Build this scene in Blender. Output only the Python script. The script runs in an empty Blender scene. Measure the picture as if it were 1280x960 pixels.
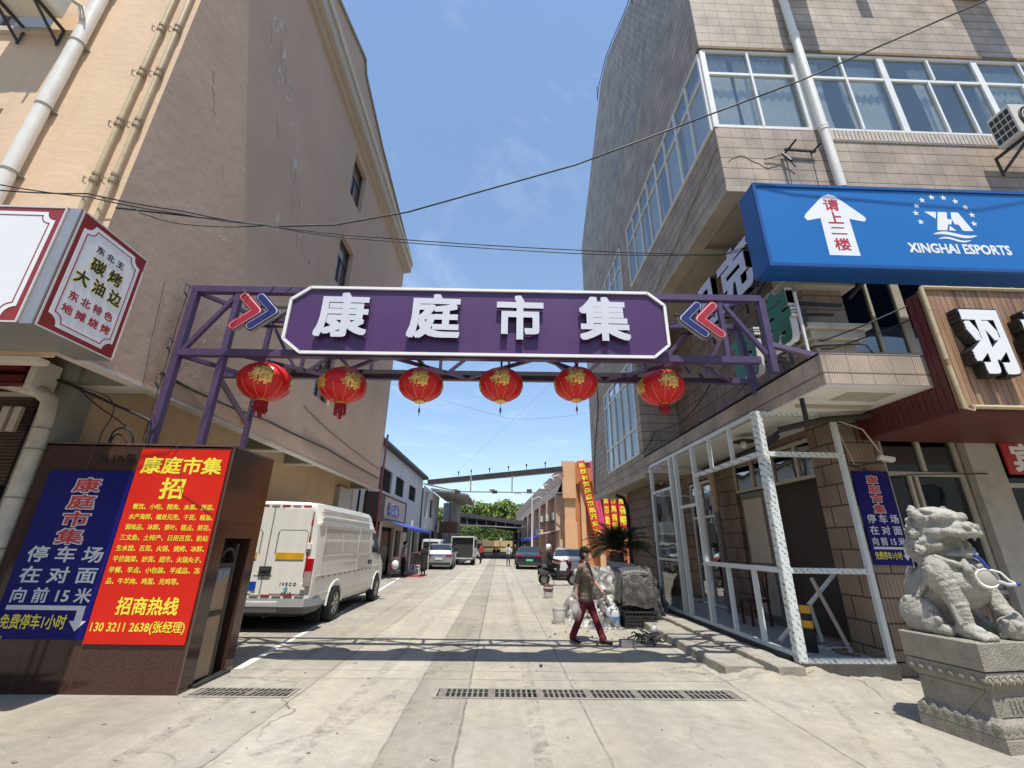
import bpy, bmesh, math, random
from mathutils import Vector as V, Matrix, noise as mnoise
random.seed(7)
SC = bpy.context.scene
COL = SC.collection
R = math.radians

# ------------------------------------------------------------------ camera
cam_d = bpy.data.cameras.new('camera')
cam_d.sensor_width = 36.0
cam_d.lens = 36.0 * 545.0 / 1280.0
cam_d.clip_start = 0.05
cam_d.clip_end = 3000
cam = bpy.data.objects.new('camera', cam_d)
COL.objects.link(cam)
CAMZ = 1.65
_z = V((23, -1483, 545)).normalized()          # zenith in picture space (right, down, forward)
_y = V((-16, 200, 545)); _y = (_y - _z * _y.dot(_z)).normalized()
_x = _y.cross(_z)
if _x.x < 0: _x = -_x
_M = Matrix((_x, _y, _z))
cr, cu_, cb = _M @ V((1, 0, 0)), _M @ V((0, -1, 0)), _M @ V((0, 0, -1))
mw = Matrix((cr, cu_, cb)).transposed().to_4x4()
mw.translation = V((0, 0, CAMZ))
cam.matrix_world = mw
SC.camera = cam

# ------------------------------------------------------------------ sky, sun, exposure
SUN_DIR = V((-0.043, 0.37, -1.0)).normalized()    # direction the light travels
SUN_EL = math.asin(-SUN_DIR.z)
SUN_AZ = math.atan2(-SUN_DIR.x, -SUN_DIR.y)       # clockwise from +Y
w = bpy.data.worlds.new('World'); SC.world = w; w.use_nodes = True
nt = w.node_tree; nt.nodes.clear()
out = nt.nodes.new('ShaderNodeOutputWorld'); bg = nt.nodes.new('ShaderNodeBackground')
sky = nt.nodes.new('ShaderNodeTexSky'); sky.sky_type = 'NISHITA'; sky.sun_disc = False
sky.sun_elevation = SUN_EL; sky.sun_rotation = SUN_AZ
sky.air_density = 1.3; sky.dust_density = 0.2; sky.ozone_density = 1.4; sky.altitude = 10
# thin high cloud veils carried by the sky itself
tc = nt.nodes.new('ShaderNodeTexCoord'); sep = nt.nodes.new('ShaderNodeSeparateXYZ')
nt.links.new(tc.outputs['Generated'], sep.inputs[0])
mx = nt.nodes.new('ShaderNodeMath'); mx.operation = 'MAXIMUM'; mx.inputs[1].default_value = 0.06
nt.links.new(sep.outputs['Z'], mx.inputs[0])
dx = nt.nodes.new('ShaderNodeMath'); dx.operation = 'DIVIDE'; dy = nt.nodes.new('ShaderNodeMath'); dy.operation = 'DIVIDE'
nt.links.new(sep.outputs['X'], dx.inputs[0]); nt.links.new(mx.outputs[0], dx.inputs[1])
nt.links.new(sep.outputs['Y'], dy.inputs[0]); nt.links.new(mx.outputs[0], dy.inputs[1])
cmb = nt.nodes.new('ShaderNodeCombineXYZ'); nt.links.new(dx.outputs[0], cmb.inputs[0]); nt.links.new(dy.outputs[0], cmb.inputs[1])
nz = nt.nodes.new('ShaderNodeTexNoise'); nz.inputs['Scale'].default_value = 1.3; nz.inputs['Detail'].default_value = 9
nz.inputs['Roughness'].default_value = 0.62; nz.inputs['Distortion'].default_value = 0.6
nt.links.new(cmb.outputs[0], nz.inputs['Vector'])
rmp = nt.nodes.new('ShaderNodeMapRange'); rmp.inputs[1].default_value = 0.53; rmp.inputs[2].default_value = 0.80
rmp.inputs[3].default_value = 0.0; rmp.inputs[4].default_value = 0.30
nt.links.new(nz.outputs['Fac'], rmp.inputs[0])
mixc = nt.nodes.new('ShaderNodeMix'); mixc.data_type = 'RGBA'
nt.links.new(rmp.outputs[0], mixc.inputs['Factor']); nt.links.new(sky.outputs[0], mixc.inputs['A'])
mixc.inputs['B'].default_value = (6.5, 7.2, 8.0, 1)
hz = nt.nodes.new('ShaderNodeMapRange'); hz.inputs[1].default_value = 0.0; hz.inputs[2].default_value = 0.55; nt.links.new(sep.outputs['Z'], hz.inputs[0])
tint = nt.nodes.new('ShaderNodeMix'); tint.data_type = 'RGBA'; tint.inputs['A'].default_value = (0.66, 0.72, 0.86, 1); tint.inputs['B'].default_value = (1.03, 1.02, 1.02, 1); nt.links.new(hz.outputs[0], tint.inputs['Factor'])
mul = nt.nodes.new('ShaderNodeMix'); mul.data_type = 'RGBA'; mul.blend_type = 'MULTIPLY'; mul.inputs['Factor'].default_value = 1.0
nt.links.new(mixc.outputs['Result'], mul.inputs['A']); nt.links.new(tint.outputs['Result'], mul.inputs['B']); nt.links.new(mul.outputs['Result'], bg.inputs['Color']); bg.inputs['Strength'].default_value = 0.15
nt.links.new(bg.outputs[0], out.inputs['Surface'])
sun_d = bpy.data.lights.new('sun', 'SUN'); sun_d.energy = 4.5; sun_d.angle = R(0.5); sun_d.color = (1.0, 0.95, 0.86)
sun = bpy.data.objects.new('sun', sun_d); COL.objects.link(sun)
sun.rotation_euler = SUN_DIR.to_track_quat('-Z', 'Y').to_euler()
SC.view_settings.view_transform = 'Standard'; SC.view_settings.look = 'None'
SC.view_settings.exposure = 0.45; SC.view_settings.gamma = 1.0; SC.view_settings.use_curve_mapping = False
SC.cycles.max_bounces = 8; SC.cycles.transparent_max_bounces = 16
SC.cycles.use_denoising = True

# ------------------------------------------------------------------ materials
MATS = {}
def mat(name, col, rough=0.6, metal=0.0, var=0.12, scale=6.0, bump=0.0, bscale=60.0, streak=0.0, spec=0.5,
        world=True, dirt=None, coat=0.0, emit=0.0):
    if name in MATS: return MATS[name]
    m = bpy.data.materials.new(name); m.use_nodes = True
    n = m.node_tree; N = n.nodes; L = n.links
    b = N['Principled BSDF']; b.inputs['Roughness'].default_value = rough; b.inputs['Metallic'].default_value = metal
    b.inputs['Specular IOR Level'].default_value = spec
    if coat: b.inputs['Coat Weight'].default_value = coat; b.inputs['Coat Roughness'].default_value = 0.05
    if world:
        g = N.new('ShaderNodeNewGeometry'); vec = g.outputs['Position']
    else:
        g = N.new('ShaderNodeTexCoord'); vec = g.outputs['Object']
    no = N.new('ShaderNodeTexNoise'); no.inputs['Scale'].default_value = scale; no.inputs['Detail'].default_value = 6
    no.inputs['Roughness'].default_value = 0.6
    L.new(vec, no.inputs['Vector'])
    cr = N.new('ShaderNodeValToRGB')
    cr.color_ramp.elements[0].position = 0.3; cr.color_ramp.elements[1].position = 0.72
    cr.color_ramp.elements[0].color = (*[max(0, c * (1 - var)) for c in col], 1)
    cr.color_ramp.elements[1].color = (*[min(1, c * (1 + var)) for c in col], 1)
    L.new(no.outputs['Fac'], cr.inputs['Fac'])
    last = cr.outputs['Color']
    if streak > 0:
        mp = N.new('ShaderNodeMapping'); mp.inputs['Scale'].default_value = (5, 5, 0.35); L.new(vec, mp.inputs['Vector'])
        n2 = N.new('ShaderNodeTexNoise'); n2.inputs['Scale'].default_value = 1.0; n2.inputs['Detail'].default_value = 5
        L.new(mp.outputs[0], n2.inputs['Vector'])
        r2 = N.new('ShaderNodeMapRange'); r2.inputs[1].default_value = 0.52; r2.inputs[2].default_value = 0.8
        r2.inputs[3].default_value = 0; r2.inputs[4].default_value = streak
        L.new(n2.outputs['Fac'], r2.inputs[0])
        mi = N.new('ShaderNodeMix'); mi.data_type = 'RGBA'; L.new(r2.outputs[0], mi.inputs['Factor']); L.new(last, mi.inputs['A'])
        mi.inputs['B'].default_value = (*(dirt or [c * 0.35 for c in col]), 1); last = mi.outputs['Result']
    L.new(last, b.inputs['Base Color'])
    if bump > 0:
        n3 = N.new('ShaderNodeTexNoise'); n3.inputs['Scale'].default_value = bscale; n3.inputs['Detail'].default_value = 4
        L.new(vec, n3.inputs['Vector'])
        bu = N.new('ShaderNodeBump'); bu.inputs['Strength'].default_value = bump; bu.inputs['Distance'].default_value = 0.02
        L.new(n3.outputs['Fac'], bu.inputs['Height']); L.new(bu.outputs[0], b.inputs['Normal'])
    r3 = N.new('ShaderNodeMapRange'); r3.inputs[3].default_value = max(0.02, rough - 0.08); r3.inputs[4].default_value = min(1, rough + 0.1)
    L.new(no.outputs['Fac'], r3.inputs[0]); L.new(r3.outputs[0], b.inputs['Roughness'])
    if emit: b.inputs['Emission Color'].default_value = (*col, 1); b.inputs['Emission Strength'].default_value = emit
    MATS[name] = m
    return m

def glass_mat(name, tint=(0.55, 0.62, 0.66), refl=0.3, world=True):
    if name in MATS: return MATS[name]
    m = bpy.data.materials.new(name); m.use_nodes = True
    n = m.node_tree; N = n.nodes; L = n.links; N.clear()
    o = N.new('ShaderNodeOutputMaterial'); mix = N.new('ShaderNodeMixShader'); t = N.new('ShaderNodeBsdfTransparent'); g = N.new('ShaderNodeBsdfGlossy')
    t.inputs['Color'].default_value = (*tint, 1); g.inputs['Roughness'].default_value = 0.03; g.inputs['Color'].default_value = (0.80, 0.80, 0.78, 1)
    geo = N.new('ShaderNodeNewGeometry'); no = N.new('ShaderNodeTexNoise'); no.inputs['Scale'].default_value = 1.4
    L.new(geo.outputs['Position'], no.inputs['Vector'])
    bu = N.new('ShaderNodeBump'); bu.inputs['Strength'].default_value = 0.06; bu.inputs['Distance'].default_value = 0.1
    L.new(no.outputs['Fac'], bu.inputs['Height']); L.new(bu.outputs[0], g.inputs['Normal'])
    lw = N.new('ShaderNodeFresnel'); lw.inputs['IOR'].default_value = 1.5
    ma = N.new('ShaderNodeMath'); ma.operation = 'MULTIPLY_ADD'; ma.inputs[1].default_value = 0.32; ma.inputs[2].default_value = refl; ma.use_clamp = True
    L.new(lw.outputs[0], ma.inputs[0]); L.new(ma.outputs[0], mix.inputs['Fac'])
    L.new(t.outputs[0], mix.inputs[1]); L.new(g.outputs[0], mix.inputs[2]); L.new(mix.outputs[0], o.inputs['Surface'])
    MATS[name] = m
    return m

def tile_mat(name, c1, c2, mortar, bw=0.6, rh=0.3, ms=0.012, rib=0.055, ribamt=0.35, rough=0.65, bump=0.5, offset=0.5, rowline=1.0):
    """ribbed facing tiles in running bond, laid along x+y and z"""
    if name in MATS: return MATS[name]
    m = bpy.data.materials.new(name); m.use_nodes = True
    n = m.node_tree; N = n.nodes; L = n.links; b = N['Principled BSDF']; b.inputs['Roughness'].default_value = rough
    g = N.new('ShaderNodeNewGeometry'); s = N.new('ShaderNodeSeparateXYZ'); L.new(g.outputs['Position'], s.inputs[0])
    ad = N.new('ShaderNodeMath'); L.new(s.outputs['X'], ad.inputs[0]); L.new(s.outputs['Y'], ad.inputs[1])
    c = N.new('ShaderNodeCombineXYZ'); L.new(ad.outputs[0], c.inputs[0]); L.new(s.outputs['Z'], c.inputs[1])
    br = N.new('ShaderNodeTexBrick'); br.offset = offset
    br.inputs['Scale'].default_value = 1.0; br.inputs['Brick Width'].default_value = bw; br.inputs['Row Height'].default_value = rh
    br.inputs['Mortar Size'].default_value = ms; br.inputs['Mortar Smooth'].default_value = 0.2
    br.inputs['Color1'].default_value = (*c1, 1); br.inputs['Color2'].default_value = (*c2, 1); br.inputs['Mortar'].default_value = (*mortar, 1)
    L.new(c.outputs[0], br.inputs['Vector'])
    fr = N.new('ShaderNodeMath'); fr.operation = 'WRAP'; fr.inputs[1].default_value = rh; fr.inputs[2].default_value = 0.0; L.new(s.outputs['Z'], fr.inputs[0])
    rl = N.new('ShaderNodeMapRange'); rl.inputs[1].default_value = 0.012; rl.inputs[2].default_value = 0.03; rl.inputs[3].default_value = rowline; rl.inputs[4].default_value = 1.0; L.new(fr.outputs[0], rl.inputs[0])
    wv = N.new('ShaderNodeTexWave'); wv.bands_direction = 'X'; wv.inputs['Scale'].default_value = 0.314 / rib; wv.inputs['Distortion'].default_value = 1.2
    wv.inputs['Detail'].default_value = 2; wv.inputs['Detail Scale'].default_value = 3
    L.new(c.outputs[0], wv.inputs['Vector'])
    no = N.new('ShaderNodeTexNoise'); no.inputs['Scale'].default_value = 1.6; no.inputs['Detail'].default_value = 7; L.new(g.outputs['Position'], no.inputs['Vector'])
    mr = N.new('ShaderNodeMapRange'); mr.inputs[1].default_value = 0.3; mr.inputs[2].default_value = 0.75; mr.inputs[3].default_value = 0.62; mr.inputs[4].default_value = 1.14
    L.new(no.outputs['Fac'], mr.inputs[0])
    wr = N.new('ShaderNodeMapRange'); wr.inputs[3].default_value = 1 - ribamt; wr.inputs[4].default_value = 1.0; L.new(wv.outputs['Fac'], wr.inputs[0])
    mu = N.new('ShaderNodeMath'); mu.operation = 'MULTIPLY'; L.new(mr.outputs[0], mu.inputs[0]); L.new(wr.outputs[0], mu.inputs[1])
    mu2 = N.new('ShaderNodeMath'); mu2.operation = 'MULTIPLY'; L.new(mu.outputs[0], mu2.inputs[0]); L.new(rl.outputs[0], mu2.inputs[1])
    hs = N.new('ShaderNodeHueSaturation'); L.new(br.outputs['Color'], hs.inputs['Color']); L.new(mu2.outputs[0], hs.inputs['Value'])
    L.new(hs.outputs[0], b.inputs['Base Color'])
    ma = N.new('ShaderNodeMath'); ma.operation = 'MULTIPLY_ADD'; L.new(br.outputs['Fac'], ma.inputs[0]); ma.inputs[1].default_value = -2.0; L.new(wv.outputs['Fac'], ma.inputs[2])
    bu = N.new('ShaderNodeBump'); bu.inputs['Strength'].default_value = bump; bu.inputs['Distance'].default_value = 0.012
    L.new(ma.outputs[0], bu.inputs['Height']); L.new(bu.outputs[0], b.inputs['Normal'])
    MATS[name] = m
    return m

# ------------------------------------------------------------------ mesh builder
_TX = {}
def text_mesh(txt, bold, res):
    k = (txt, bold, res)
    if k in _TX: return _TX[k]
    cu = bpy.data.curves.new('lettering', 'FONT'); cu.body = txt; cu.extrude = 0.5; cu.resolution_u = res
    cu.align_x = 'LEFT'
    o = bpy.data.objects.new('lettering', cu); COL.objects.link(o)
    dg = bpy.context.evaluated_depsgraph_get()
    me = bpy.data.meshes.new_from_object(o.evaluated_get(dg))
    vs = [v.co.copy() for v in me.vertices]; fs = [tuple(p.vertices) for p in me.polygons]
    bpy.data.objects.remove(o); bpy.data.curves.remove(cu); bpy.data.meshes.remove(me)
    if bold:                     # heavier strokes: the glyph struck several times round a small circle, each a hair deeper
        base, bf = vs, fs; vs = []; fs = []; k = 8 if bold > .012 else 4
        for i in range(k + 1):
            ox, oy = ([(1, 1), (-1, 1), (-1, -1), (1, -1), (1, 0), (-1, 0), (0, 1), (0, -1), (0, 0)] if k == 8 else [(1, 1), (-1, 1), (-1, -1), (1, -1), (0, 0)])[i]; r = bold; n0 = len(vs)
            vs += [V((p.x + r * ox, p.y + r * oy, p.z - .012 * i if p.z > 0 else p.z)) for p in base]; fs += [tuple(q + n0 for q in f) for f in bf]
    x0 = min(v.x for v in vs); x1 = max(v.x for v in vs); y0 = min(v.y for v in vs); y1 = max(v.y for v in vs)
    _TX[k] = (vs, fs, x0, x1, y0, y1)
    return _TX[k]

class MB:
    def __init__(s): s.v = []; s.f = []; s.m = []; s.mi = 0
    def add(s, vs, fs):
        o = len(s.v); s.v += [V(p) for p in vs]; s.f += [tuple(i + o for i in f) for f in fs]; s.m += [s.mi] * len(fs); return s
    def box(s, x0, x1, y0, y1, z0, z1):
        return s.add([(x0, y0, z0), (x1, y0, z0), (x1, y1, z0), (x0, y1, z0), (x0, y0, z1), (x1, y0, z1), (x1, y1, z1), (x0, y1, z1)],
                     [(0, 3, 2, 1), (4, 5, 6, 7), (0, 1, 5, 4), (1, 2, 6, 5), (2, 3, 7, 6), (3, 0, 4, 7)])
    def obox(s, c, a, b, d):
        c, a, b, d = V(c), V(a), V(b), V(d)
        return s.add([c - a - b - d, c + a - b - d, c + a + b - d, c - a + b - d, c - a - b + d, c + a - b + d, c + a + b + d, c - a + b + d],
                     [(0, 3, 2, 1), (4, 5, 6, 7), (0, 1, 5, 4), (1, 2, 6, 5), (2, 3, 7, 6), (3, 0, 4, 7)])
    def bar(s, p, q, w, h=None, up=(0, 0, 1)):
        p, q = V(p), V(q); h = h or w; d = q - p; t = d.normalized(); up = V(up)
        if abs(t.dot(up)) > 0.98: up = V((0, 1, 0))
        a = t.cross(up).normalized(); b = a.cross(t).normalized()
        return s.obox((p + q) / 2, d / 2, a * w / 2, b * h / 2)
    def tube(s, p, q, r, r2=None, n=10, cap=True):
        return s.path([p, q], r, n, r2)
    def path(s, pts, r, n=8, r2=None, radii=None):
        pts = [V(p) for p in pts]; k = len(pts); vs = []; fs = []
        prev = None
        for i, p in enumerate(pts):
            t = (pts[min(i + 1, k - 1)] - pts[max(i - 1, 0)]).normalized()
            if prev is None:
                up = V((0, 0, 1)) if abs(t.z) < 0.95 else V((0, 1, 0)); a = t.cross(up).normalized()
            else:
                a = (prev - t * prev.dot(t)).normalized()
            prev = a; b = t.cross(a)
            rr = radii[i] if radii else (r if r2 is None else r + (r2 - r) * i / (k - 1))
            for j in range(n):
                an = 2 * math.pi * j / n; vs.append(p + a * (rr * math.cos(an)) + b * (rr * math.sin(an)))
        for i in range(k - 1):
            for j in range(n):
                j2 = (j + 1) % n; fs.append((i * n + j, i * n + j2, (i + 1) * n + j2, (i + 1) * n + j))
        fs.append(tuple(range(n))[::-1]); fs.append(tuple((k - 1) * n + j for j in range(n)))
        return s.add(vs, fs)
    def poly(s, pts, ext):
        pts = [V(p) for p in pts]; e = V(ext); n = len(pts)
        return s.add(pts + [p + e for p in pts], [tuple(range(n)), tuple(range(2 * n - 1, n - 1, -1))] + [(i, i + n, (i + 1) % n + n, (i + 1) % n) for i in range(n)])
    def sphere(s, c, rx, ry=None, rz=None, u=16, v=10, rot=None):
        ry = ry or rx; rz = rz or rx; c = V(c); vs = []; fs = []
        for i in range(1, v):
            th = math.pi * i / v
            for j in range(u):
                ph = 2 * math.pi * j / u
                q = V((rx * math.sin(th) * math.cos(ph), ry * math.sin(th) * math.sin(ph), rz * math.cos(th)))
                vs.append(c + (rot @ q if rot else q))
        t = V((0, 0, rz)); t = rot @ t if rot else t
        vs += [c + t, c - t]; a = len(vs) - 2
        for i in range(v - 2):
            for j in range(u):
                j2 = (j + 1) % u; fs.append((i * u + j, (i + 1) * u + j, (i + 1) * u + j2, i * u + j2))
        for j in range(u):
            j2 = (j + 1) % u; fs.append((a, j, j2)); fs.append((a + 1, (v - 2) * u + j2, (v - 2) * u + j))
        return s.add(vs, fs)
    def lathe(s, prof, c=(0, 0, 0), n=24, axis='Z', cap=True):
        c = V(c); vs = []; fs = []; k = len(prof)
        for (r, z) in prof:
            for j in range(n):
                an = 2 * math.pi * j / n; x, y = r * math.cos(an), r * math.sin(an)
                vs.append(c + (V((x, y, z)) if axis == 'Z' else V((x, z, y)) if axis == 'Y' else V((z, x, y))))
        for i in range(k - 1):
            for j in range(n):
                j2 = (j + 1) % n; fs.append((i * n + j, i * n + j2, (i + 1) * n + j2, (i + 1) * n + j))
        if cap: fs.append(tuple(range(n))); fs.append(tuple((k - 1) * n + j for j in range(n)))
        return s.add(vs, fs)
    def grid(s, fn, nu, nv):
        vs = [fn(i / nu, j / nv) for j in range(nv + 1) for i in range(nu + 1)]
        fs = [(j * (nu + 1) + i, j * (nu + 1) + i + 1, (j + 1) * (nu + 1) + i + 1, (j + 1) * (nu + 1) + i) for j in range(nv) for i in range(nu)]
        return s.add(vs, fs)
    def wall(s, o, u, v, U, W, holes, n, depth):
        """sheet of wall with real openings and reveals; n points out"""
        o, u, v, n = V(o), V(u), V(v), V(n)
        us = sorted({0, U, *[max(0, min(U, a)) for h in holes for a in h[:2]]}); vs_ = sorted({0, W, *[max(0, min(W, a)) for h in holes for a in h[2:]]})
        P = lambda a, b, d=0: o + u * a + v * b - n * d
        for i in range(len(us) - 1):
            for j in range(len(vs_) - 1):
                cu, cv = (us[i] + us[i + 1]) / 2, (vs_[j] + vs_[j + 1]) / 2
                if any(h[0] < cu < h[1] and h[2] < cv < h[3] for h in holes): continue
                s.add([P(us[i], vs_[j]), P(us[i + 1], vs_[j]), P(us[i + 1], vs_[j + 1]), P(us[i], vs_[j + 1])], [(0, 1, 2, 3)])
        for (a, b, c, d) in holes:
            for (p, q) in (((a, c), (b, c)), ((b, c), (b, d)), ((b, d), (a, d)), ((a, d), (a, c))):
                s.add([P(*p), P(*q), P(*q, depth), P(*p, depth)], [(0, 1, 2, 3)])
        return s
    def text(s, txt, c, u, v, w, h=None, d=0.004, bold=0.0, res=2, fn=None):
        vs, fs, x0, x1, y0, y1 = text_mesh(txt, bold, res)
        c, u, v = V(c), V(u), V(v); n = u.cross(v)
        sx = w / (x1 - x0) if w else h / (y1 - y0)
        sy = h / (y1 - y0) if h else sx
        o = []
        for p in vs:
            a, b, e = (p.x - (x0 + x1) / 2) * sx, (p.y - (y0 + y1) / 2) * sy, (p.z + 0.5) * d
            o.append(fn(a, b, e) if fn else c + u * a + v * b + n * e)
        return s.add(o, fs)
    def build(s, smooth=None, bev=0.0, merge=False):
        used = sorted({i for f in s.f for i in f})
        if len(used) < len(s.v): mp = {i: k for k, i in enumerate(used)}; s.v = [s.v[i] for i in used]; s.f = [tuple(mp[i] for i in f) for f in s.f]
        me = bpy.data.meshes.new('mesh')
        if bev or merge:
            bm = bmesh.new(); vv = [bm.verts.new(p) for p in s.v]; bm.verts.ensure_lookup_table()
            for f, mi in zip(s.f, s.m):
                try: ff = bm.faces.new([vv[i] for i in f]); ff.material_index = mi
                except ValueError: pass
            if merge: bmesh.ops.remove_doubles(bm, verts=bm.verts, dist=1e-4)
            bmesh.ops.recalc_face_normals(bm, faces=bm.faces)
            if bev:
                es = [e for e in bm.edges if len(e.link_faces) == 2 and e.calc_face_angle(0) > 0.6]
                bmesh.ops.bevel(bm, geom=es, offset=bev, segments=2, profile=0.6, affect='EDGES', clamp_overlap=True)
            bm.to_mesh(me); bm.free()
        else:
            me.from_pydata([tuple(p) for p in s.v], [], s.f)
            me.polygons.foreach_set('material_index', s.m)
        if smooth is not None:
            me.polygons.foreach_set('use_smooth', [True] * len(me.polygons))
            me.set_sharp_from_angle(angle=R(smooth))
        me.update()
        return me

def wloc(o):
    p = V((0, 0, 0))
    while o: p += o.location; o = o.parent
    return p
def tag(o, label=None, cat=None, group=None, kind=None):
    if label: o['label'] = label
    if cat: o['category'] = cat
    if group: o['group'] = group
    if kind: o['kind'] = kind
    return o
def obj(name, mb, m, parent=None, smooth=None, bev=0.0, merge=False, label=None, cat=None, group=None, kind=None):
    me = mb.build(smooth, bev, merge) if isinstance(mb, MB) else mb
    for x in (m if isinstance(m, (list, tuple)) else [m]): me.materials.append(x)
    o = bpy.data.objects.new(name, me); COL.objects.link(o)
    if parent:
        o.parent = parent; off = wloc(parent)
    else:
        xs = [v.co for v in me.vertices]
        lo = V([min(v[i] for v in xs) for i in range(3)]); hi = V([max(v[i] for v in xs) for i in range(3)])
        off = V(((lo.x + hi.x) / 2, (lo.y + hi.y) / 2, lo.z)); o.location = off
        if kind in ('structure',): o.location = (0, 0, 0); off = V((0, 0, 0))
    if off.length > 0: me.transform(Matrix.Translation(-off))
    return tag(o, label, cat, group, kind)
def thing(name, label, cat, loc=(0, 0, 0), group=None, rz=0.0):
    o = bpy.data.objects.new(name, None); COL.objects.link(o); o.location = loc; o.rotation_euler = (0, 0, rz)
    o.empty_display_size = 0.2
    return tag(o, label, cat, group)
def copy_tree(o, loc=None, rz=None, label=None, parent=None, group=None):
    c = o.copy(); COL.objects.link(c)
    if parent: c.parent = parent
    if loc is not None: c.location = loc
    if rz is not None: c.rotation_euler = (0, 0, rz)
    if label: c['label'] = label
    if group: c['group'] = group
    for ch in list(o.children): copy_tree(ch, parent=c)
    return c
def gable(pts, x, t): return pts
X_, Y_, Z_ = V((1, 0, 0)), V((0, 1, 0)), V((0, 0, 1))
def window(parent, o, u, v, n, wd, ht, vx, hz, bar=0.05, dep=0.06, fm=None, gm=None, name='window', pane=True):
    """framed window: vx / hz are the bar positions (fractions, may carry a (pos, from, to) span)"""
    o, u, v, n = V(o), V(u), V(v), V(n); mb = MB()
    def rect(a0, a1, b0, b1, d0, d1):
        c = o + u * (a0 + a1) / 2 + v * (b0 + b1) / 2 + n * (d0 + d1) / 2
        mb.obox(c, u * (a1 - a0) / 2, v * (b1 - b0) / 2, n * (d1 - d0) / 2)
    h = bar
    rect(0, wd, 0, h, 0, dep); rect(0, wd, ht - h, ht, 0, dep); rect(0, h, h, ht - h, 0, dep); rect(wd - h, wd, h, ht - h, 0, dep)
    for a in vx:
        a, f0, f1, bw = (a if isinstance(a, tuple) else (a, 0, 1, bar))
        rect(a * wd - bw / 2, a * wd + bw / 2, max(h, f0 * ht), min(ht - h, f1 * ht), 0.004, dep + 0.006)
    for a in hz:
        rect(h, wd - h, a * ht - h / 2, a * ht + h / 2, 0.002, dep - 0.004)
    f = obj(name, mb, fm, parent)
    if pane:
        p = MB(); c = o + u * wd / 2 + v * ht / 2 + n * dep * 0.4
        p.obox(c, u * (wd / 2 - 0.01), v * (ht / 2 - 0.01), n * 0.004)
        obj('pane', p, gm, f)
    return f
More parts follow.
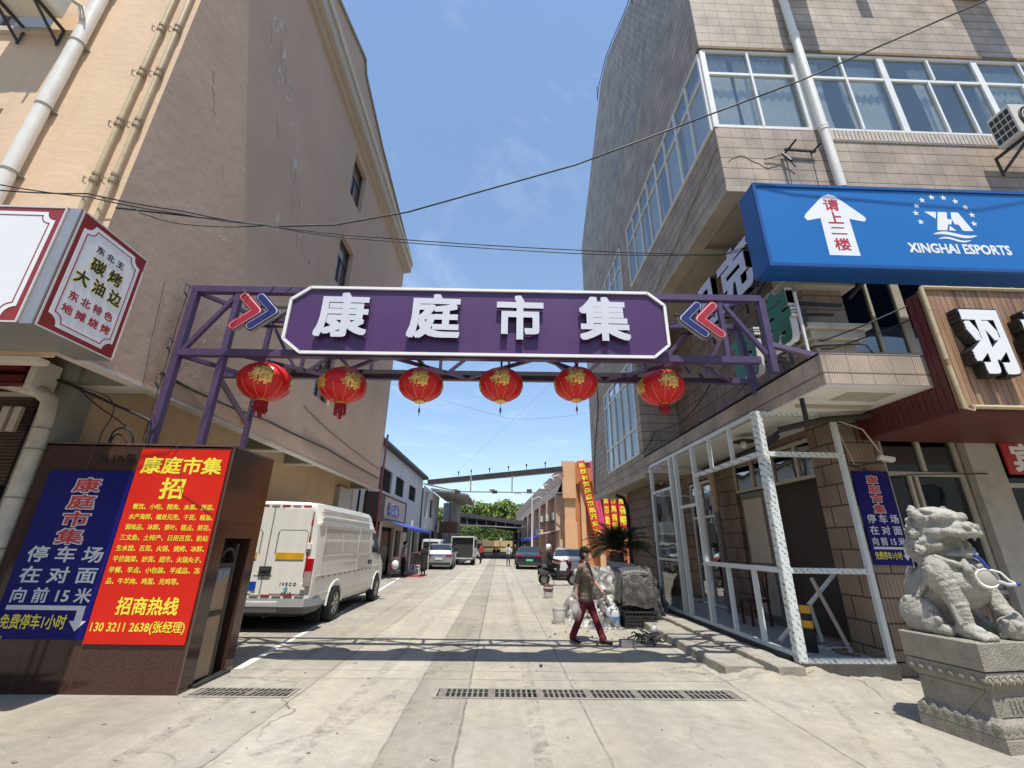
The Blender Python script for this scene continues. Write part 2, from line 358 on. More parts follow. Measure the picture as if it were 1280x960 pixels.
# ------------------------------------------------------------------ colours used all over
def concrete_ground():
    m = bpy.data.materials.new('yard_concrete'); m.use_nodes = True
    n = m.node_tree; N = n.nodes; L = n.links; b = N['Principled BSDF']; b.inputs['Roughness'].default_value = 0.85
    g = N.new('ShaderNodeNewGeometry'); s = N.new('ShaderNodeSeparateXYZ'); L.new(g.outputs['Position'], s.inputs[0])
    def math_(op, a, bb=None, c=None):
        q = N.new('ShaderNodeMath'); q.operation = op
        for i, t in enumerate((a, bb, c)):
            if t is None: continue
            if isinstance(t, (int, float)): q.inputs[i].default_value = t
            else: L.new(t, q.inputs[i])
        return q.outputs[0]
    def noise(scale, detail=6, rough=0.6, dist=0.0, vec=None):
        q = N.new('ShaderNodeTexNoise'); q.inputs['Scale'].default_value = scale; q.inputs['Detail'].default_value = detail
        q.inputs['Roughness'].default_value = rough; q.inputs['Distortion'].default_value = dist
        L.new(vec or g.outputs['Position'], q.inputs['Vector']); return q.outputs['Fac']
    def mrange(f, a, c, lo, hi):
        q = N.new('ShaderNodeMapRange'); q.inputs[1].default_value = a; q.inputs[2].default_value = c; q.inputs[3].default_value = lo; q.inputs[4].default_value = hi
        L.new(f, q.inputs[0]); return q.outputs[0]
    # poured strips of slightly different concrete
    xx = math_('ADD', s.outputs['X'], math_('MULTIPLY', math_('SUBTRACT', noise(3.0), 0.5), 0.05))
    rp = N.new('ShaderNodeValToRGB'); rp.color_ramp.interpolation = 'CONSTANT'
    edges = [(-100, .88), (-3.4, .96), (-2.25, 1.12), (-0.95, .86), (-0.33, 1.02), (0.95, 0.97), (3.0, 1.06), (5.2, .97)]
    e = rp.color_ramp.elements
    e[0].position = 0.0; e[1].position = 0.999
    for i, (x, t) in enumerate(edges):
        p = min(1, max(0, (x + 8) / 16)); el = e[0] if i == 0 else e.new(p); el.position = p if i else 0.0; el.color = (t, t, t, 1)
    e[-1].color = (.97, .97, .97, 1)
    L.new(math_('DIVIDE', math_('ADD', xx, 8.0), 16.0), rp.inputs['Fac'])
    tone = math_('MULTIPLY', rp.outputs['Color'], mrange(noise(0.55, 10, 0.68), 0.32, 0.68, 0.80, 1.14))
    tone = math_('MULTIPLY', tone, mrange(noise(6, 10, 0.78), 0.32, 0.72, 0.80, 1.10))
    mp = N.new('ShaderNodeMapping'); mp.inputs['Scale'].default_value = (3.0, 0.10, 1); L.new(g.outputs['Position'], mp.inputs['Vector'])
    tone = math_('MULTIPLY', tone, mrange(noise(1.0, 5, 0.6, 0, mp.outputs[0]), 0.35, 0.7, 0.88, 1.06))     # tyre wear along the lane
    tone = math_('MULTIPLY', tone, mrange(noise(1.1, 5, 0.65, 1.8), 0.58, 0.72, 1.0, 0.72))     # stains
    tone = math_('MULTIPLY', tone, mrange(noise(38, 3, 0.6), 0.60, 0.78, 1.0, 0.62))
    tone = math_('MULTIPLY', tone, mrange(noise(90, 2, 0.5), 0.3, 0.7, 0.86, 1.10))
    tone = math_('MULTIPLY', tone, mrange(noise(2.3, 6, 0.7, 0.8), 0.60, 0.66, 1.0, 1.16))           # gravelly specks
    # joints along and across
    jn = None
    for xi in (-2.25, -0.95, -0.33, 0.95, 3.0):
        c = math_('COMPARE', xx, xi, 0.011); jn = c if jn is None else math_('MAXIMUM', jn, c)
    yy = math_('ADD', s.outputs['Y'], math_('MULTIPLY', math_('SUBTRACT', noise(2.0), 0.5), 0.06))
    for yi in (6.62, 7.02, 12.4, 18.3, 24.0, 31.0, 39.0, 48.0):
        jn = math_('MAXIMUM', jn, math_('COMPARE', yy, yi, 0.011))
    far = math_('GREATER_THAN', s.outputs['Y'], -40.0)
    jn = math_('MULTIPLY', jn, far)
    tone = math_('MULTIPLY', tone, mrange(math_('MULTIPLY', jn, mrange(noise(3.3), 0.35, 0.6, 0.35, 1.0)), 0, 1, 1.0, 0.55))
    # cracks
    vo = N.new('ShaderNodeTexVoronoi'); vo.feature = 'DISTANCE_TO_EDGE'; vo.inputs['Scale'].default_value = 0.55
    nv = N.new('ShaderNodeTexNoise'); nv.inputs['Scale'].default_value = 1.7; nv.inputs['Detail'].default_value = 6
    L.new(g.outputs['Position'], nv.inputs['Vector'])
    vm = N.new('ShaderNodeMix'); vm.data_type = 'RGBA'; vm.inputs['Factor'].default_value = 0.35; L.new(g.outputs['Position'], vm.inputs['A']); L.new(nv.outputs['Color'], vm.inputs['B'])
    L.new(vm.outputs['Result'], vo.inputs['Vector'])
    ck = math_('MULTIPLY', mrange(vo.outputs['Distance'], 0.0, 0.006, 1.0, 0.0), mrange(noise(0.45, 2), 0.5, 0.6, 0.0, 1.0))
    tone = math_('MULTIPLY', tone, mrange(ck, 0, 1, 1.0, 0.62))
    col = N.new('ShaderNodeMix'); col.data_type = 'RGBA'; col.blend_type = 'MULTIPLY'; col.inputs['Factor'].default_value = 1.0
    hue = N.new('ShaderNodeMix'); hue.data_type = 'RGBA'; hue.inputs['A'].default_value = (0.40, 0.36, 0.285, 1); hue.inputs['B'].default_value = (0.385, 0.355, 0.295, 1)
    L.new(mrange(noise(0.8, 4), 0.4, 0.6, 0, 1), hue.inputs['Factor'])
    L.new(hue.outputs['Result'], col.inputs['A']); L.new(tone, col.inputs['B']); L.new(col.outputs['Result'], b.inputs['Base Color'])
    bu = N.new('ShaderNodeBump'); bu.inputs['Strength'].default_value = 0.9; bu.inputs['Distance'].default_value = 0.014
    hh = math_('ADD', noise(14, 8, 0.7), math_('MULTIPLY', noise(120, 2), 0.35))
    hh = math_('SUBTRACT', hh, math_('MULTIPLY', math_('MAXIMUM', jn, ck), 1.5))
    L.new(hh, bu.inputs['Height']); L.new(bu.outputs[0], b.inputs['Normal'])
    return m

M = {}
M['ground'] = concrete_ground()
M['old_concrete'] = mat('old_concrete', (0.30, 0.275, 0.23), 0.9, var=0.22, scale=5, bump=0.5, bscale=30, streak=0.35)
M['dark_concrete'] = mat('dark_concrete', (0.075, 0.068, 0.06), 0.9, var=0.3, scale=4, bump=0.4, bscale=40)
M['iron'] = mat('cast_iron', (0.20, 0.18, 0.15), 0.75, 0.1, var=0.35, scale=20, bump=0.3)
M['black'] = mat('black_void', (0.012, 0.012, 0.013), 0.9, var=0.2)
M['white_line'] = mat('worn_white_paint', (0.62, 0.61, 0.57), 0.8, var=0.16, scale=9, streak=0.0, bump=0.2)
M['black_cable'] = mat('black_cable', (0.02, 0.02, 0.021), 0.6, var=0.1)

# ground, one sheet with a little unevenness near the camera
g = MB()
g.add([(-600, -200, 0), (600, -200, 0), (600, 1500, 0), (-600, 1500, 0)], [(0, 1, 2, 3)])
obj('ground', g, M['ground'], kind='structure')
# worn painted parking line on the left of the lane
ln = MB(); pl = [(-3.52, 7.0), (-3.83, 11.66), (-4.2, 16.2), (-4.95, 24.0)]
for i in range(3):
    (x0, y0), (x1, y1) = pl[i], pl[i + 1]; wd = 0.055
    ln.add([(x0 - wd, y0, 0.004), (x0 + wd, y0, 0.004), (x1 + wd, y1, 0.004), (x1 - wd, y1, 0.004)], [(0, 1, 2, 3)])
ln.add([(-6.0, 9.75, 0.004), (-3.9, 9.75, 0.004), (-3.9, 9.83, 0.004), (-6.0, 9.83, 0.004)], [(0, 1, 2, 3)])
obj('road_marking', ln, M['white_line'], kind='structure')

def tyre_mat():
    m = bpy.data.materials.new('tyre_rubber_trace'); m.use_nodes = True; n = m.node_tree; N = n.nodes; N.clear(); L = n.links
    o = N.new('ShaderNodeOutputMaterial'); mix = N.new('ShaderNodeMixShader'); t = N.new('ShaderNodeBsdfTransparent'); d = N.new('ShaderNodeBsdfDiffuse'); d.inputs['Color'].default_value = (.10, .09, .08, 1)
    g = N.new('ShaderNodeNewGeometry'); q = N.new('ShaderNodeTexNoise'); q.inputs['Scale'].default_value = 7; q.inputs['Detail'].default_value = 8; q.inputs['Roughness'].default_value = .75; L.new(g.outputs['Position'], q.inputs['Vector'])
    r = N.new('ShaderNodeMapRange'); r.inputs[1].default_value = .46; r.inputs[2].default_value = .7; r.inputs[3].default_value = 0; r.inputs[4].default_value = .34; L.new(q.outputs['Fac'], r.inputs[0]); L.new(r.outputs[0], mix.inputs['Fac']); L.new(t.outputs[0], mix.inputs[1]); L.new(d.outputs[0], mix.inputs[2]); L.new(mix.outputs[0], o.inputs['Surface']); return m
tm = MB()
for (pts, wd) in (([(2.2, 2.6), (3.0, 4.0), (3.6, 5.2), (4.05, 6.3)], .07), ([(2.75, 2.6), (3.5, 4.0), (4.0, 5.0), (4.3, 5.6)], .07), ([(-1.7, 2), (-1.6, 5), (-1.5, 9), (-1.5, 18), (-1.5, 34)], .16), ([(-3.0, 2.0), (-2.95, 5), (-2.9, 9), (-2.85, 18), (-2.8, 34)], .16), ([(1.9, 7.5), (1.75, 12), (1.6, 20), (1.5, 34)], .15), ([(.4, 2), (.4, 5), (.45, 12), (.4, 20), (.3, 34)], .15), ([(-4.6, 2.6), (-3.0, 3.4), (-1.5, 5.0), (-.7, 7.5), (-.5, 11)], .14)):
    qq = []
    for i in range(len(pts) - 1):
        for k in range(8): u = k / 8; qq.append(V((pts[i][0] + (pts[i + 1][0] - pts[i][0]) * u, pts[i][1] + (pts[i + 1][1] - pts[i][1]) * u, .004)))
    for i in range(len(qq) - 1):
        d = (qq[i + 1] - qq[i]).normalized(); s_ = V((d.y, -d.x, 0)) * wd / 2
        tm.add([qq[i] - s_, qq[i] + s_, qq[i + 1] + s_, qq[i + 1] - s_], [(0, 1, 2, 3)])
obj('road_tyre_trace', tm, tyre_mat(), kind='structure')

def grate(x0, x1, y0, y1, label, slant=0.0):
    t = thing('drain_grate', label, 'drain grate', ((x0 + x1) / 2, (y0 + y1) / 2, 0), group='drain grates across the entrance')
    p = MB(); p.add([(x0, y0, 0.004), (x1, y0, 0.004), (x1, y1, 0.004), (x0, y1, 0.004)], [(0, 1, 2, 3)]); obj('channel', p, M['black'], t)
    f = MB()
    for (a, b, c, d) in ((x0 - .03, x1 + .03, y0 - .03, y0), (x0 - .03, x1 + .03, y1, y1 + .03), (x0 - .03, x0, y0, y1), (x1, x1 + .03, y0, y1)): f.box(a, b, c, d, 0.001, 0.012)
    obj('frame', f, M['old_concrete'], t)
    b = MB(); n = int((x1 - x0) / 0.062)
    for i in range(n):
        x = x0 + (i + .5) * (x1 - x0) / n
        b.obox((x, (y0 + y1) / 2, 0.011), (0.0115, 0, 0), (slant * 0.5, (y1 - y0) / 2, 0), (0, 0, 0.005))
        if i % 9 == 0: b.obox((x + .03, (y0 + y1) / 2, 0.0125), (0.02, 0, 0), (0, (y1 - y0) / 2, 0), (0, 0, 0.005))
    b.box(x0, x1, (y0 + y1) / 2 - .008, (y0 + y1) / 2 + .008, 0.0125, 0.0155)
    obj('bars', b, M['iron'], t)
grate(-0.68, 2.85, 5.9, 6.2, 'long cast iron drain grate lying across the middle of the lane')
grate(-3.45, -2.35, 5.87, 6.14, 'short drain grate at the foot of the brown granite kiosk', 0.06)

# two long concrete step slabs beside the glazing frame
def slab(x0, x1, y0, y1, z0, z1, label, jag):
    mb = MB(); n = 26; rng = random.Random(jag)
    def fn(side):
        return
    L_ = []
    for i in range(n + 1):
        y = y0 + (y1 - y0) * i / n; j = rng.uniform(-.018, .018) if 0 < i < n else 0
        L_.append((y, j, rng.uniform(-.01, .01)))
    vs = []; fs = []
    for (y, j, k) in L_:
        vs += [(x0 + j, y, z0), (x0 + j + .012, y, z1 - .015 + k), (x0 + j + .03, y, z1 + k), (x1 + k, y, z1 + k * .5), (x1, y, z0)]
    for i in range(n):
        for q in range(4): fs.append((i * 5 + q, (i + 1) * 5 + q, (i + 1) * 5 + q + 1, i * 5 + q + 1))
    fs.append((0, 1, 2, 3, 4)); fs.append(tuple(n * 5 + q for q in (4, 3, 2, 1, 0)))
    mb.add(vs, fs)
    obj('step_slab', mb, M['old_concrete'], smooth=30, label=label, cat='step', group='concrete step slabs')
slab(3.12, 3.68, 6.85, 11.2, 0, 0.13, 'lower broken concrete step slab nearest the lane', 3)
slab(3.66, 4.02, 6.5, 11.6, 0.0, 0.2, 'upper concrete step slab against the plinth of the white frame', 5)
# cement spill at the end of the steps
sp = MB()
def spill(u, v):
    x = 2.9 + 2.6 * u; y = 5.5 + 1.7 * v; e = max(0, 1 - ((u - .48) ** 2 + (v - .66) ** 2) * 4.4) ** .8
    return V((x, y, -0.02 + 0.19 * e * (0.75 + 0.7 * mnoise.noise(V((x * 2.2, y * 2.2, 1)))) + .03 * e * mnoise.noise(V((x * 9, y * 9, 4))) + .012 * e * mnoise.noise(V((x * 25, y * 25, 4)))))
sp.grid(spill, 90, 60)
obj('cement_spill', sp, M['ground'], smooth=180, label='rough heap of spilled cement at the end of the concrete steps', cat='cement heap')
# ================================================================== LEFT APARTMENT BUILDING
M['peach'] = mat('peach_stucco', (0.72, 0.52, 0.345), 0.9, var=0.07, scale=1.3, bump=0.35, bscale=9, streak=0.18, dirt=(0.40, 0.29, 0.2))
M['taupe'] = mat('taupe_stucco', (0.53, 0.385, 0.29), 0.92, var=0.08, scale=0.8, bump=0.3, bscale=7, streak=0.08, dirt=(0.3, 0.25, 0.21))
M['trim'] = mat('cream_trim', (0.50, 0.44, 0.36), 0.8, var=0.08, scale=3, streak=0.2)
M['brown_in'] = mat('ochre_plaster', (0.56, 0.40, 0.25), 0.9, var=0.1, scale=1.2, streak=0.2, bump=0.2, bscale=10)
M['grey_rib'] = mat('grey_green_paint', (0.25, 0.24, 0.2), 0.85, var=0.14, scale=3, streak=0.25)
M['white_trim'] = mat('white_trim', (0.62, 0.57, 0.5), 0.7, var=0.08, scale=4, streak=0.15)
M['alu_dark'] = mat('dark_window_frame', (0.10, 0.10, 0.10), 0.5, 0.2, var=0.15)
M['glass'] = glass_mat('window_glass', (0.84, 0.87, 0.87), 0.04)
M['glass_dark'] = glass_mat('dark_glass', (0.32, 0.36, 0.38), 0.14)
M['pvc'] = mat('white_pvc_pipe', (0.74, 0.71, 0.64), 0.45, var=0.07, scale=4, streak=0.12)
M['beige_pipe'] = mat('beige_gas_pipe', (0.50, 0.40, 0.24), 0.5, var=0.12, scale=6, streak=0.15)
M['dark_metal'] = mat('dark_metal', (0.05, 0.048, 0.047), 0.55, 0.4, var=0.2)
M['curtain'] = mat('pale_curtain', (0.62, 0.62, 0.6), 0.9, var=0.1, scale=3)

bl = thing('apartment_building', 'tall peach and taupe stucco building on the left of the lane', 'building', (-9, 11, 0))
XW, YF, YB, ZT = -5.2, 4.78, 19.1, 15.2
# street side upper wall with three windows
win_y = (11.45, 12.62); wz = ((5.44, 7.12), (9.15, 10.85), (12.5, 14.2))
sw = MB()
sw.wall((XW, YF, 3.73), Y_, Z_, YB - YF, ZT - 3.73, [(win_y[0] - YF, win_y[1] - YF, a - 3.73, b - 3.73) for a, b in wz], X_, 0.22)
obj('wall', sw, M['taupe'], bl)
for a, b in wz:
    window(bl, (XW - .2, win_y[0], a), Y_, Z_, X_, win_y[1] - win_y[0], b - a, [(0.5, 0, .64, .05)], [0.64], 0.05, 0.06, M['alu_dark'], M['glass'])
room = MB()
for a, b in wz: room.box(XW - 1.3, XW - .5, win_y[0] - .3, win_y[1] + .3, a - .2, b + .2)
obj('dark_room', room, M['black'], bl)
# hole marks and chips in the render
chips = MB(); rng = random.Random(4)
for k in range(90):
    if k < 62:
        t = rng.random(); y = 6.3 + t * 4.2 + rng.gauss(0, .12); z = 12.6 - t * 4.6 + rng.gauss(0, .18)
    else:
        y = rng.uniform(5.7, 9); z = rng.uniform(4.2, 12)
        if k % 3: continue
    s_ = rng.uniform(.012, .05) * (2.2 if k % 6 == 0 else 1.1); pts = []
    for q in range(7):
        a = q / 7 * 2 * math.pi; rr = s_ * rng.uniform(.5, 1.2); pts.append((XW + .001, y + rr * math.cos(a) * .7, z + rr * math.sin(a) * 1.7))
    chips.poly(pts, (.004, 0, 0))
obj('plaster_chip', chips, mat('exposed_render', (0.60, 0.55, 0.5), 0.95, var=0.3, scale=30), bl)
crk = MB(); r2 = random.Random(11)
for k in range(22):
    t_ = r2.random(); y = 6.2 + t_ * 3.4 + r2.gauss(0, .25); z = 12.9 - t_ * 4.4 + r2.gauss(0, .3); l = r2.uniform(.12, .5); p = []
    if k > 18: y = 5.3 + r2.random() * 1.0; z = 9.6 - (y - 5.3) * 1.6 + r2.gauss(0, .15); l = r2.uniform(.2, .6)
    for i in range(7): p.append((XW + .001, y + l * i / 6 * r2.uniform(.3, .5), z - l * i / 6 * r2.uniform(.85, 1.15)))
    crk.path(p, r2.uniform(.002, .005), 4)
obj('plaster_crack', crk, mat('crack_shadow', (0.22, 0.16, 0.13), 0.95), bl)
# front wall
fw = MB(); XL = -17
fw.wall((XL, YF, 3.6), X_, Z_, XW - XL, ZT - 3.6, [(-9.4 - XL, -7.36 - XL, 9.2 - 3.6, 10.95 - 3.6), (-9.4 - XL, -7.36 - XL, 5.9 - 3.6, 7.5 - 3.6)], -Y_, 0.2)
obj('wall', fw, M['peach'], bl)
for z in (9.2, 5.9):
    window(bl, (-9.4, YF + .18, z), X_, Z_, -Y_, 2.04, 1.7, [.5], [.68], .06, .06, M['alu_dark'], M['glass'])
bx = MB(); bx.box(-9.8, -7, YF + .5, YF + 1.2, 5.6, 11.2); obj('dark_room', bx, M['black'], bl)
ws = MB(); ws.box(-9.5, -7.26, YF - .06, YF + .02, 9.1, 9.2); obj('window_sill', ws, M['trim'], bl)
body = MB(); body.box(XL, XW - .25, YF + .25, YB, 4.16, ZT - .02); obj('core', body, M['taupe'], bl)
back = MB(); back.box(XW - .25, XW, YB - .05, YB, 3.73, ZT - .02); obj('rear_wall', back, M['taupe'], bl)
# cornice, pediment and roof
co = MB()
co.box(XL, XW + .36, YF - .36, YB + .35, ZT - .02, ZT + .22); co.box(XL, XW + .30, YF - .30, YB + .3, ZT - .42, ZT - .02)
co.box(XL, XW + .14, YF - .14, YB + .16, ZT - .56, ZT - .42)
obj('cornice', co, M['trim'], bl, bev=.02)
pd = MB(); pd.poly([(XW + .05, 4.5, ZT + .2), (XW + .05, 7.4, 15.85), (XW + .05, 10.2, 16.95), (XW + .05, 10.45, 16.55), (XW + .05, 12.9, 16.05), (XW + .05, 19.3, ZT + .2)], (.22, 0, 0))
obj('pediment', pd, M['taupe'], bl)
pc = MB()
pp = [(4.5, ZT + .2), (7.4, 15.85), (10.2, 16.95), (10.45, 16.55), (12.9, 16.05), (19.3, ZT + .2)]
for i in range(5): pc.bar((XW + .16, pp[i][0], pp[i][1] + .04), (XW + .16, pp[i + 1][0], pp[i + 1][1] + .04), .34, .09)
obj('coping', pc, M['grey_rib'], bl)
# underside: ledge beam, ribs, recessed ground floor
so = MB(); so.box(XL, XW - .15, YF + .02, YB - .05, 4.12, 4.155); obj('soffit', so, M['grey_rib'], bl)
lb = MB(); lb.box(XW - .15, XW - .004, YF + .005, YB - .05, 3.73, 4.12); obj('ledge_beam', lb, M['taupe'], bl)
tr = MB(); tr.box(XW - .16, XW + .025, YF - .02, YB, 3.69, 3.728); tr.box(XL, XW - .16, YF - .03, YF + .12, 3.54, 3.599); obj('ledge_trim', tr, M['white_trim'], bl)
for y in (6.11, 10.55, 12.56, 18.45):
    rb = MB(); rb.box(-6.25, XW - .15, y, y + .18, 3.72, 4.12); r_ = obj('rib', rb, M['grey_rib'], bl)
    rt = MB(); rt.box(-6.25, XW - .16, y - .012, y + .2, 3.68, 3.719); obj('rib_trim', rt, M['white_trim'], r_)
gf = MB(); gf.box(XL, -6.17, 6.35, YB - .1, 0, 4.12); obj('ground_floor_wall', gf, M['brown_in'], bl)
pr = MB(); pr.box(-6.52, -6.14, 6.05, 6.4, 0, 4.12); obj('corner_pillar', pr, M['grey_rib'], bl)
fb = MB(); fb.box(XL, -6.17, 6.1, 6.3, 3.55, 4.12); obj('front_beam', fb, M['trim'], bl)
sh = MB(); sh.box(XL, -6.7, 6.2, 6.28, 2.3, 3.55)
for i in range(26): sh.box(XL, -6.7, 6.175, 6.2, 2.32 + i * .047, 2.35 + i * .047)
obj('roller_shutter', sh, mat('rusty_shutter', (0.075, 0.045, 0.035), 0.7, .2, var=.35, scale=3, streak=.4), bl)
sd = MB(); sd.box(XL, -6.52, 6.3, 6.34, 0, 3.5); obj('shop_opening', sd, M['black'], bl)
wp = MB(); wp.box(-10, -6.8, 6.12, 6.16, 0.0, 2.28); obj('plywood_panel', wp, mat('plywood', (0.26, 0.16, 0.085), .8, var=.2, scale=3), bl)
lt_ = MB()
for k in range(2): lt_.box(-6.95 + k * .16, -6.85 + k * .16, 6.0, 6.05, 3.0, 3.35)
obj('hanging_tube', lt_, M['trim'], bl)

# pipes on the front
t = thing('drainpipe', 'thick white drainpipe running down the sunny peach front wall', 'pipe', (-6.66, 4.67, 4.9))
p = MB(); p.tube((-6.65, 4.66, 4.95), (-6.65, 4.66, 15.1), .085, n=18); obj('pipe', p, M['pvc'], t, smooth=40)
for z in (5.5, 6.2, 7.4, 8.75, 10.1, 11.6, 13.1):
    p = MB(); p.tube((-6.65, 4.66, z), (-6.65, 4.66, z + .035), .092, n=18); p.box(-6.75, -6.55, 4.70, 4.78, z, z + .02); obj('collar', p, M['grey_rib'], t, smooth=40)
def gaspipe(x, label):
    t = thing('gas_pipe', label, 'pipe', (x, 4.72, 5.0), group='beige gas pipes')
    p = MB(); p.tube((x, 4.71, 5.0), (x, 4.71, 15.1), .034, n=12); obj('pipe', p, M['beige_pipe'], t, smooth=40)
    for z in (6.13, 7.15, 8.19, 9.2, 10.4, 11.9, 13.4):
        c = MB(); c.tube((x, 4.71, z), (x, 4.71, z + .05), .05, n=12); c.tube((x, 4.71, z + .11), (x, 4.71, z + .15), .046, n=12)
        c.box(x - .012, x + .012, 4.68, 4.79, z + .06, z + .1); c.path([(x - .05, 4.66, z + .02), (x - .09, 4.66, z + .05), (x - .085, 4.67, z - .04), (x - .05, 4.68, z - .06)], .009, 5)
        obj('clamp', c, M['beige_pipe'] if z > 9.5 else mat('grimy_clamp', (.3, .24, .16), .6, .2, var=.3), t, smooth=40)
gaspipe(-5.56, 'beige gas pipe with clamps, the one nearer the white drainpipe')
gaspipe(-5.31, 'beige gas pipe with clamps, the one nearer the building corner')
# insulated pipe under the shop sign
t = thing('insulated_pipe', 'wrapped white pipe bending down beside the dark roller shutter', 'pipe', (-6.75, 4.95, 0))
p = MB(); p.path([(-7.6, 5.7, 3.75), (-6.75, 5.82, 3.62), (-6.35, 5.85, 3.52), (-6.19, 5.85, 3.40), (-6.15, 5.85, 3.15), (-6.13, 5.85, 0.3), (-6.13, 5.85, 0)], .09, 16); obj('pipe', p, mat('wrap_tape', (.50, .45, .37), .7, var=.18, scale=8, bump=.5, bscale=14), t, smooth=50)
for z in (3.0, 2.72, 2.1, 1.5): p = MB(); p.tube((-6.14, 5.85, z), (-6.14, 5.85, z + .02), .096, n=16); obj('strap', p, M['grey_rib'], t, smooth=40)
# red awning case over the shutter
t = thing('awning_case', 'dark red folded awning case above the roller shutter', 'awning', (-8.4, 5.8, 3.6))
p = MB(); p.box(-12, -6.5, 5.7, 6.0, 3.62, 3.72); p.box(-12, -6.5, 5.62, 6.0, 3.78, 3.92); p.box(-12, -6.45, 5.66, 6.0, 3.56, 3.6); obj('case', p, mat('maroon_metal', (.12, .012, .012), .5, .2, var=.2), t, bev=.01)
p = MB(); p.obox((-6.40, 5.85, 3.74), (.05, 0, 0), (0, .16, 0), (0, 0, .2)); obj('end_cap', p, M['white_trim'], t)
p = MB(); p.sphere((-6.95, 5.6, 3.72), .05); obj('knob', p, M['white_trim'], t, smooth=40)

# air conditioners: one unit, copied
M['ac_white'] = mat('ac_cream_metal', (0.60, 0.57, 0.49), 0.5, var=0.08, scale=5, streak=0.2, world=False)
M['ac_dark'] = mat('ac_grille_dark', (0.03, 0.03, 0.03), 0.6, var=0.2, world=False)
def make_ac():
    t = thing('air_conditioner', 'tmp', 'air conditioner')
    p = MB(); p.box(-.42, .42, -.30, .02, 0.02, .60); obj('case', p, M['ac_white'], t, bev=.018)
    p = MB(); p.lathe([(.0, -.303), (.245, -.303), (.255, -.32), (.262, -.302)], (-.09, 0, .31), 28, 'Y'); obj('fan_well', p, M['ac_dark'], t, smooth=30)
    g_ = MB()
    for r in (.06, .10, .14, .18, .22): 
        g_.path([(-.09 + r * math.cos(a * math.pi / 12), -.325, .31 + r * math.sin(a * math.pi / 12)) for a in range(25)], .006, 5)
    for a in range(6): g_.tube((-.09, -.327, .31), (-.09 + .25 * math.cos(a * math.pi / 3), -.327, .31 + .25 * math.sin(a * math.pi / 3)), .005, n=5)
    g_.tube((-.09, -.335, .31), (-.09, -.32, .31), .04, n=12)
    obj('fan_grille', g_, M['ac_white'], t, smooth=40)
    s_ = MB()
    for i in range(4):
        for j in range(4): s_.box(-.426, -.419, -.27 + i * .07, -.215 + i * .07, .07 + j * .125, .165 + j * .125)
    obj('side_vent', s_, M['ac_dark'], t)
    f = MB()
    for x in (-.3, .3):
        f.bar((x, -.36, 0), (x, .18, 0), .04, .035); f.bar((x, -.33, -.01), (x, .18, -.30), .03, .03); f.bar((x, .18, .02), (x, .18, -.34), .035, .02)
    obj('bracket', f, M['dark_metal'], t)
    return t
ac = make_ac(); ac.location = (-7.38, 4.57, 9.18); ac['label'] = 'air conditioner on brackets beside the white drainpipe, casting a long shadow'; ac['group'] = 'outdoor air conditioners'
hose = MB()
for k in range(3): hose.path([(-6.82, 4.5 - .03 * k, 9.46), (-6.68 + .03 * k, 4.5, 9.36), (-6.66 + .04 * k, 4.55, 9.18), (-6.74, 4.7, 9.11 + .05 * k), (-6.8, 4.74, 9.36)], .014, 6)
obj('hose', hose, M['white_trim'], ac, smooth=60)

# ------------------------------------------------------------------ corner shop sign (box with two faces)
M['sign_white'] = mat('sign_acrylic_white', (0.78, 0.79, 0.80), 0.35, var=0.03, scale=2)
M['sign_red'] = mat('sign_deep_red', (0.27, 0.024, 0.022), 0.4, var=0.08, scale=3)
M['alu'] = mat('aluminium_edge', (0.36, 0.37, 0.38), 0.4, 0.5, var=0.08, scale=4)
M['alu_pale'] = mat('pale_aluminium', (0.66, 0.64, 0.6), 0.4, 0.2, var=0.06, scale=4)
M['ink'] = mat('black_ink', (0.02, 0.02, 0.02), 0.5, var=0.05)
M['ink_yellow'] = mat('yellow_outline', (0.75, 0.62, 0.06), 0.5, var=0.05)
M['ink_red'] = mat('red_ink', (0.42, 0.02, 0.03), 0.5, var=0.05)
ss = thing('shop_sign', 'white box shop sign with red scalloped corners on the left building corner', 'shop sign', (-6.8, 4.4, 3.66))
SX, SY0, SY1, SZ0, SZ1 = -4.75, 4.03, 4.99, 3.66, 5.10
p = MB(); p.box(-9.6, SX, SY0, SY1 if False else 4.75, SZ0, SZ1); p.box(SX - .42, SX - .0005, 4.75, SY1, SZ0, SZ1); obj('case', p, M['alu'], ss)
def notched(w, h, m_, r, seg=7):
    """rectangle inset by m_ with scooped corners of radius r"""
    pts = []
    x0, x1, y0, y1 = m_, w - m_, m_, h - m_
    for (cx, cy, a0) in ((x0, y0, 90), (x1, y0, 180), (x1, y1, 270), (x0, y1, 0)):
        for i in range(seg + 1):
            a = R(a0 - 90 * i / seg); pts.append((cx + r * math.cos(a), cy + r * math.sin(a)))
    return pts
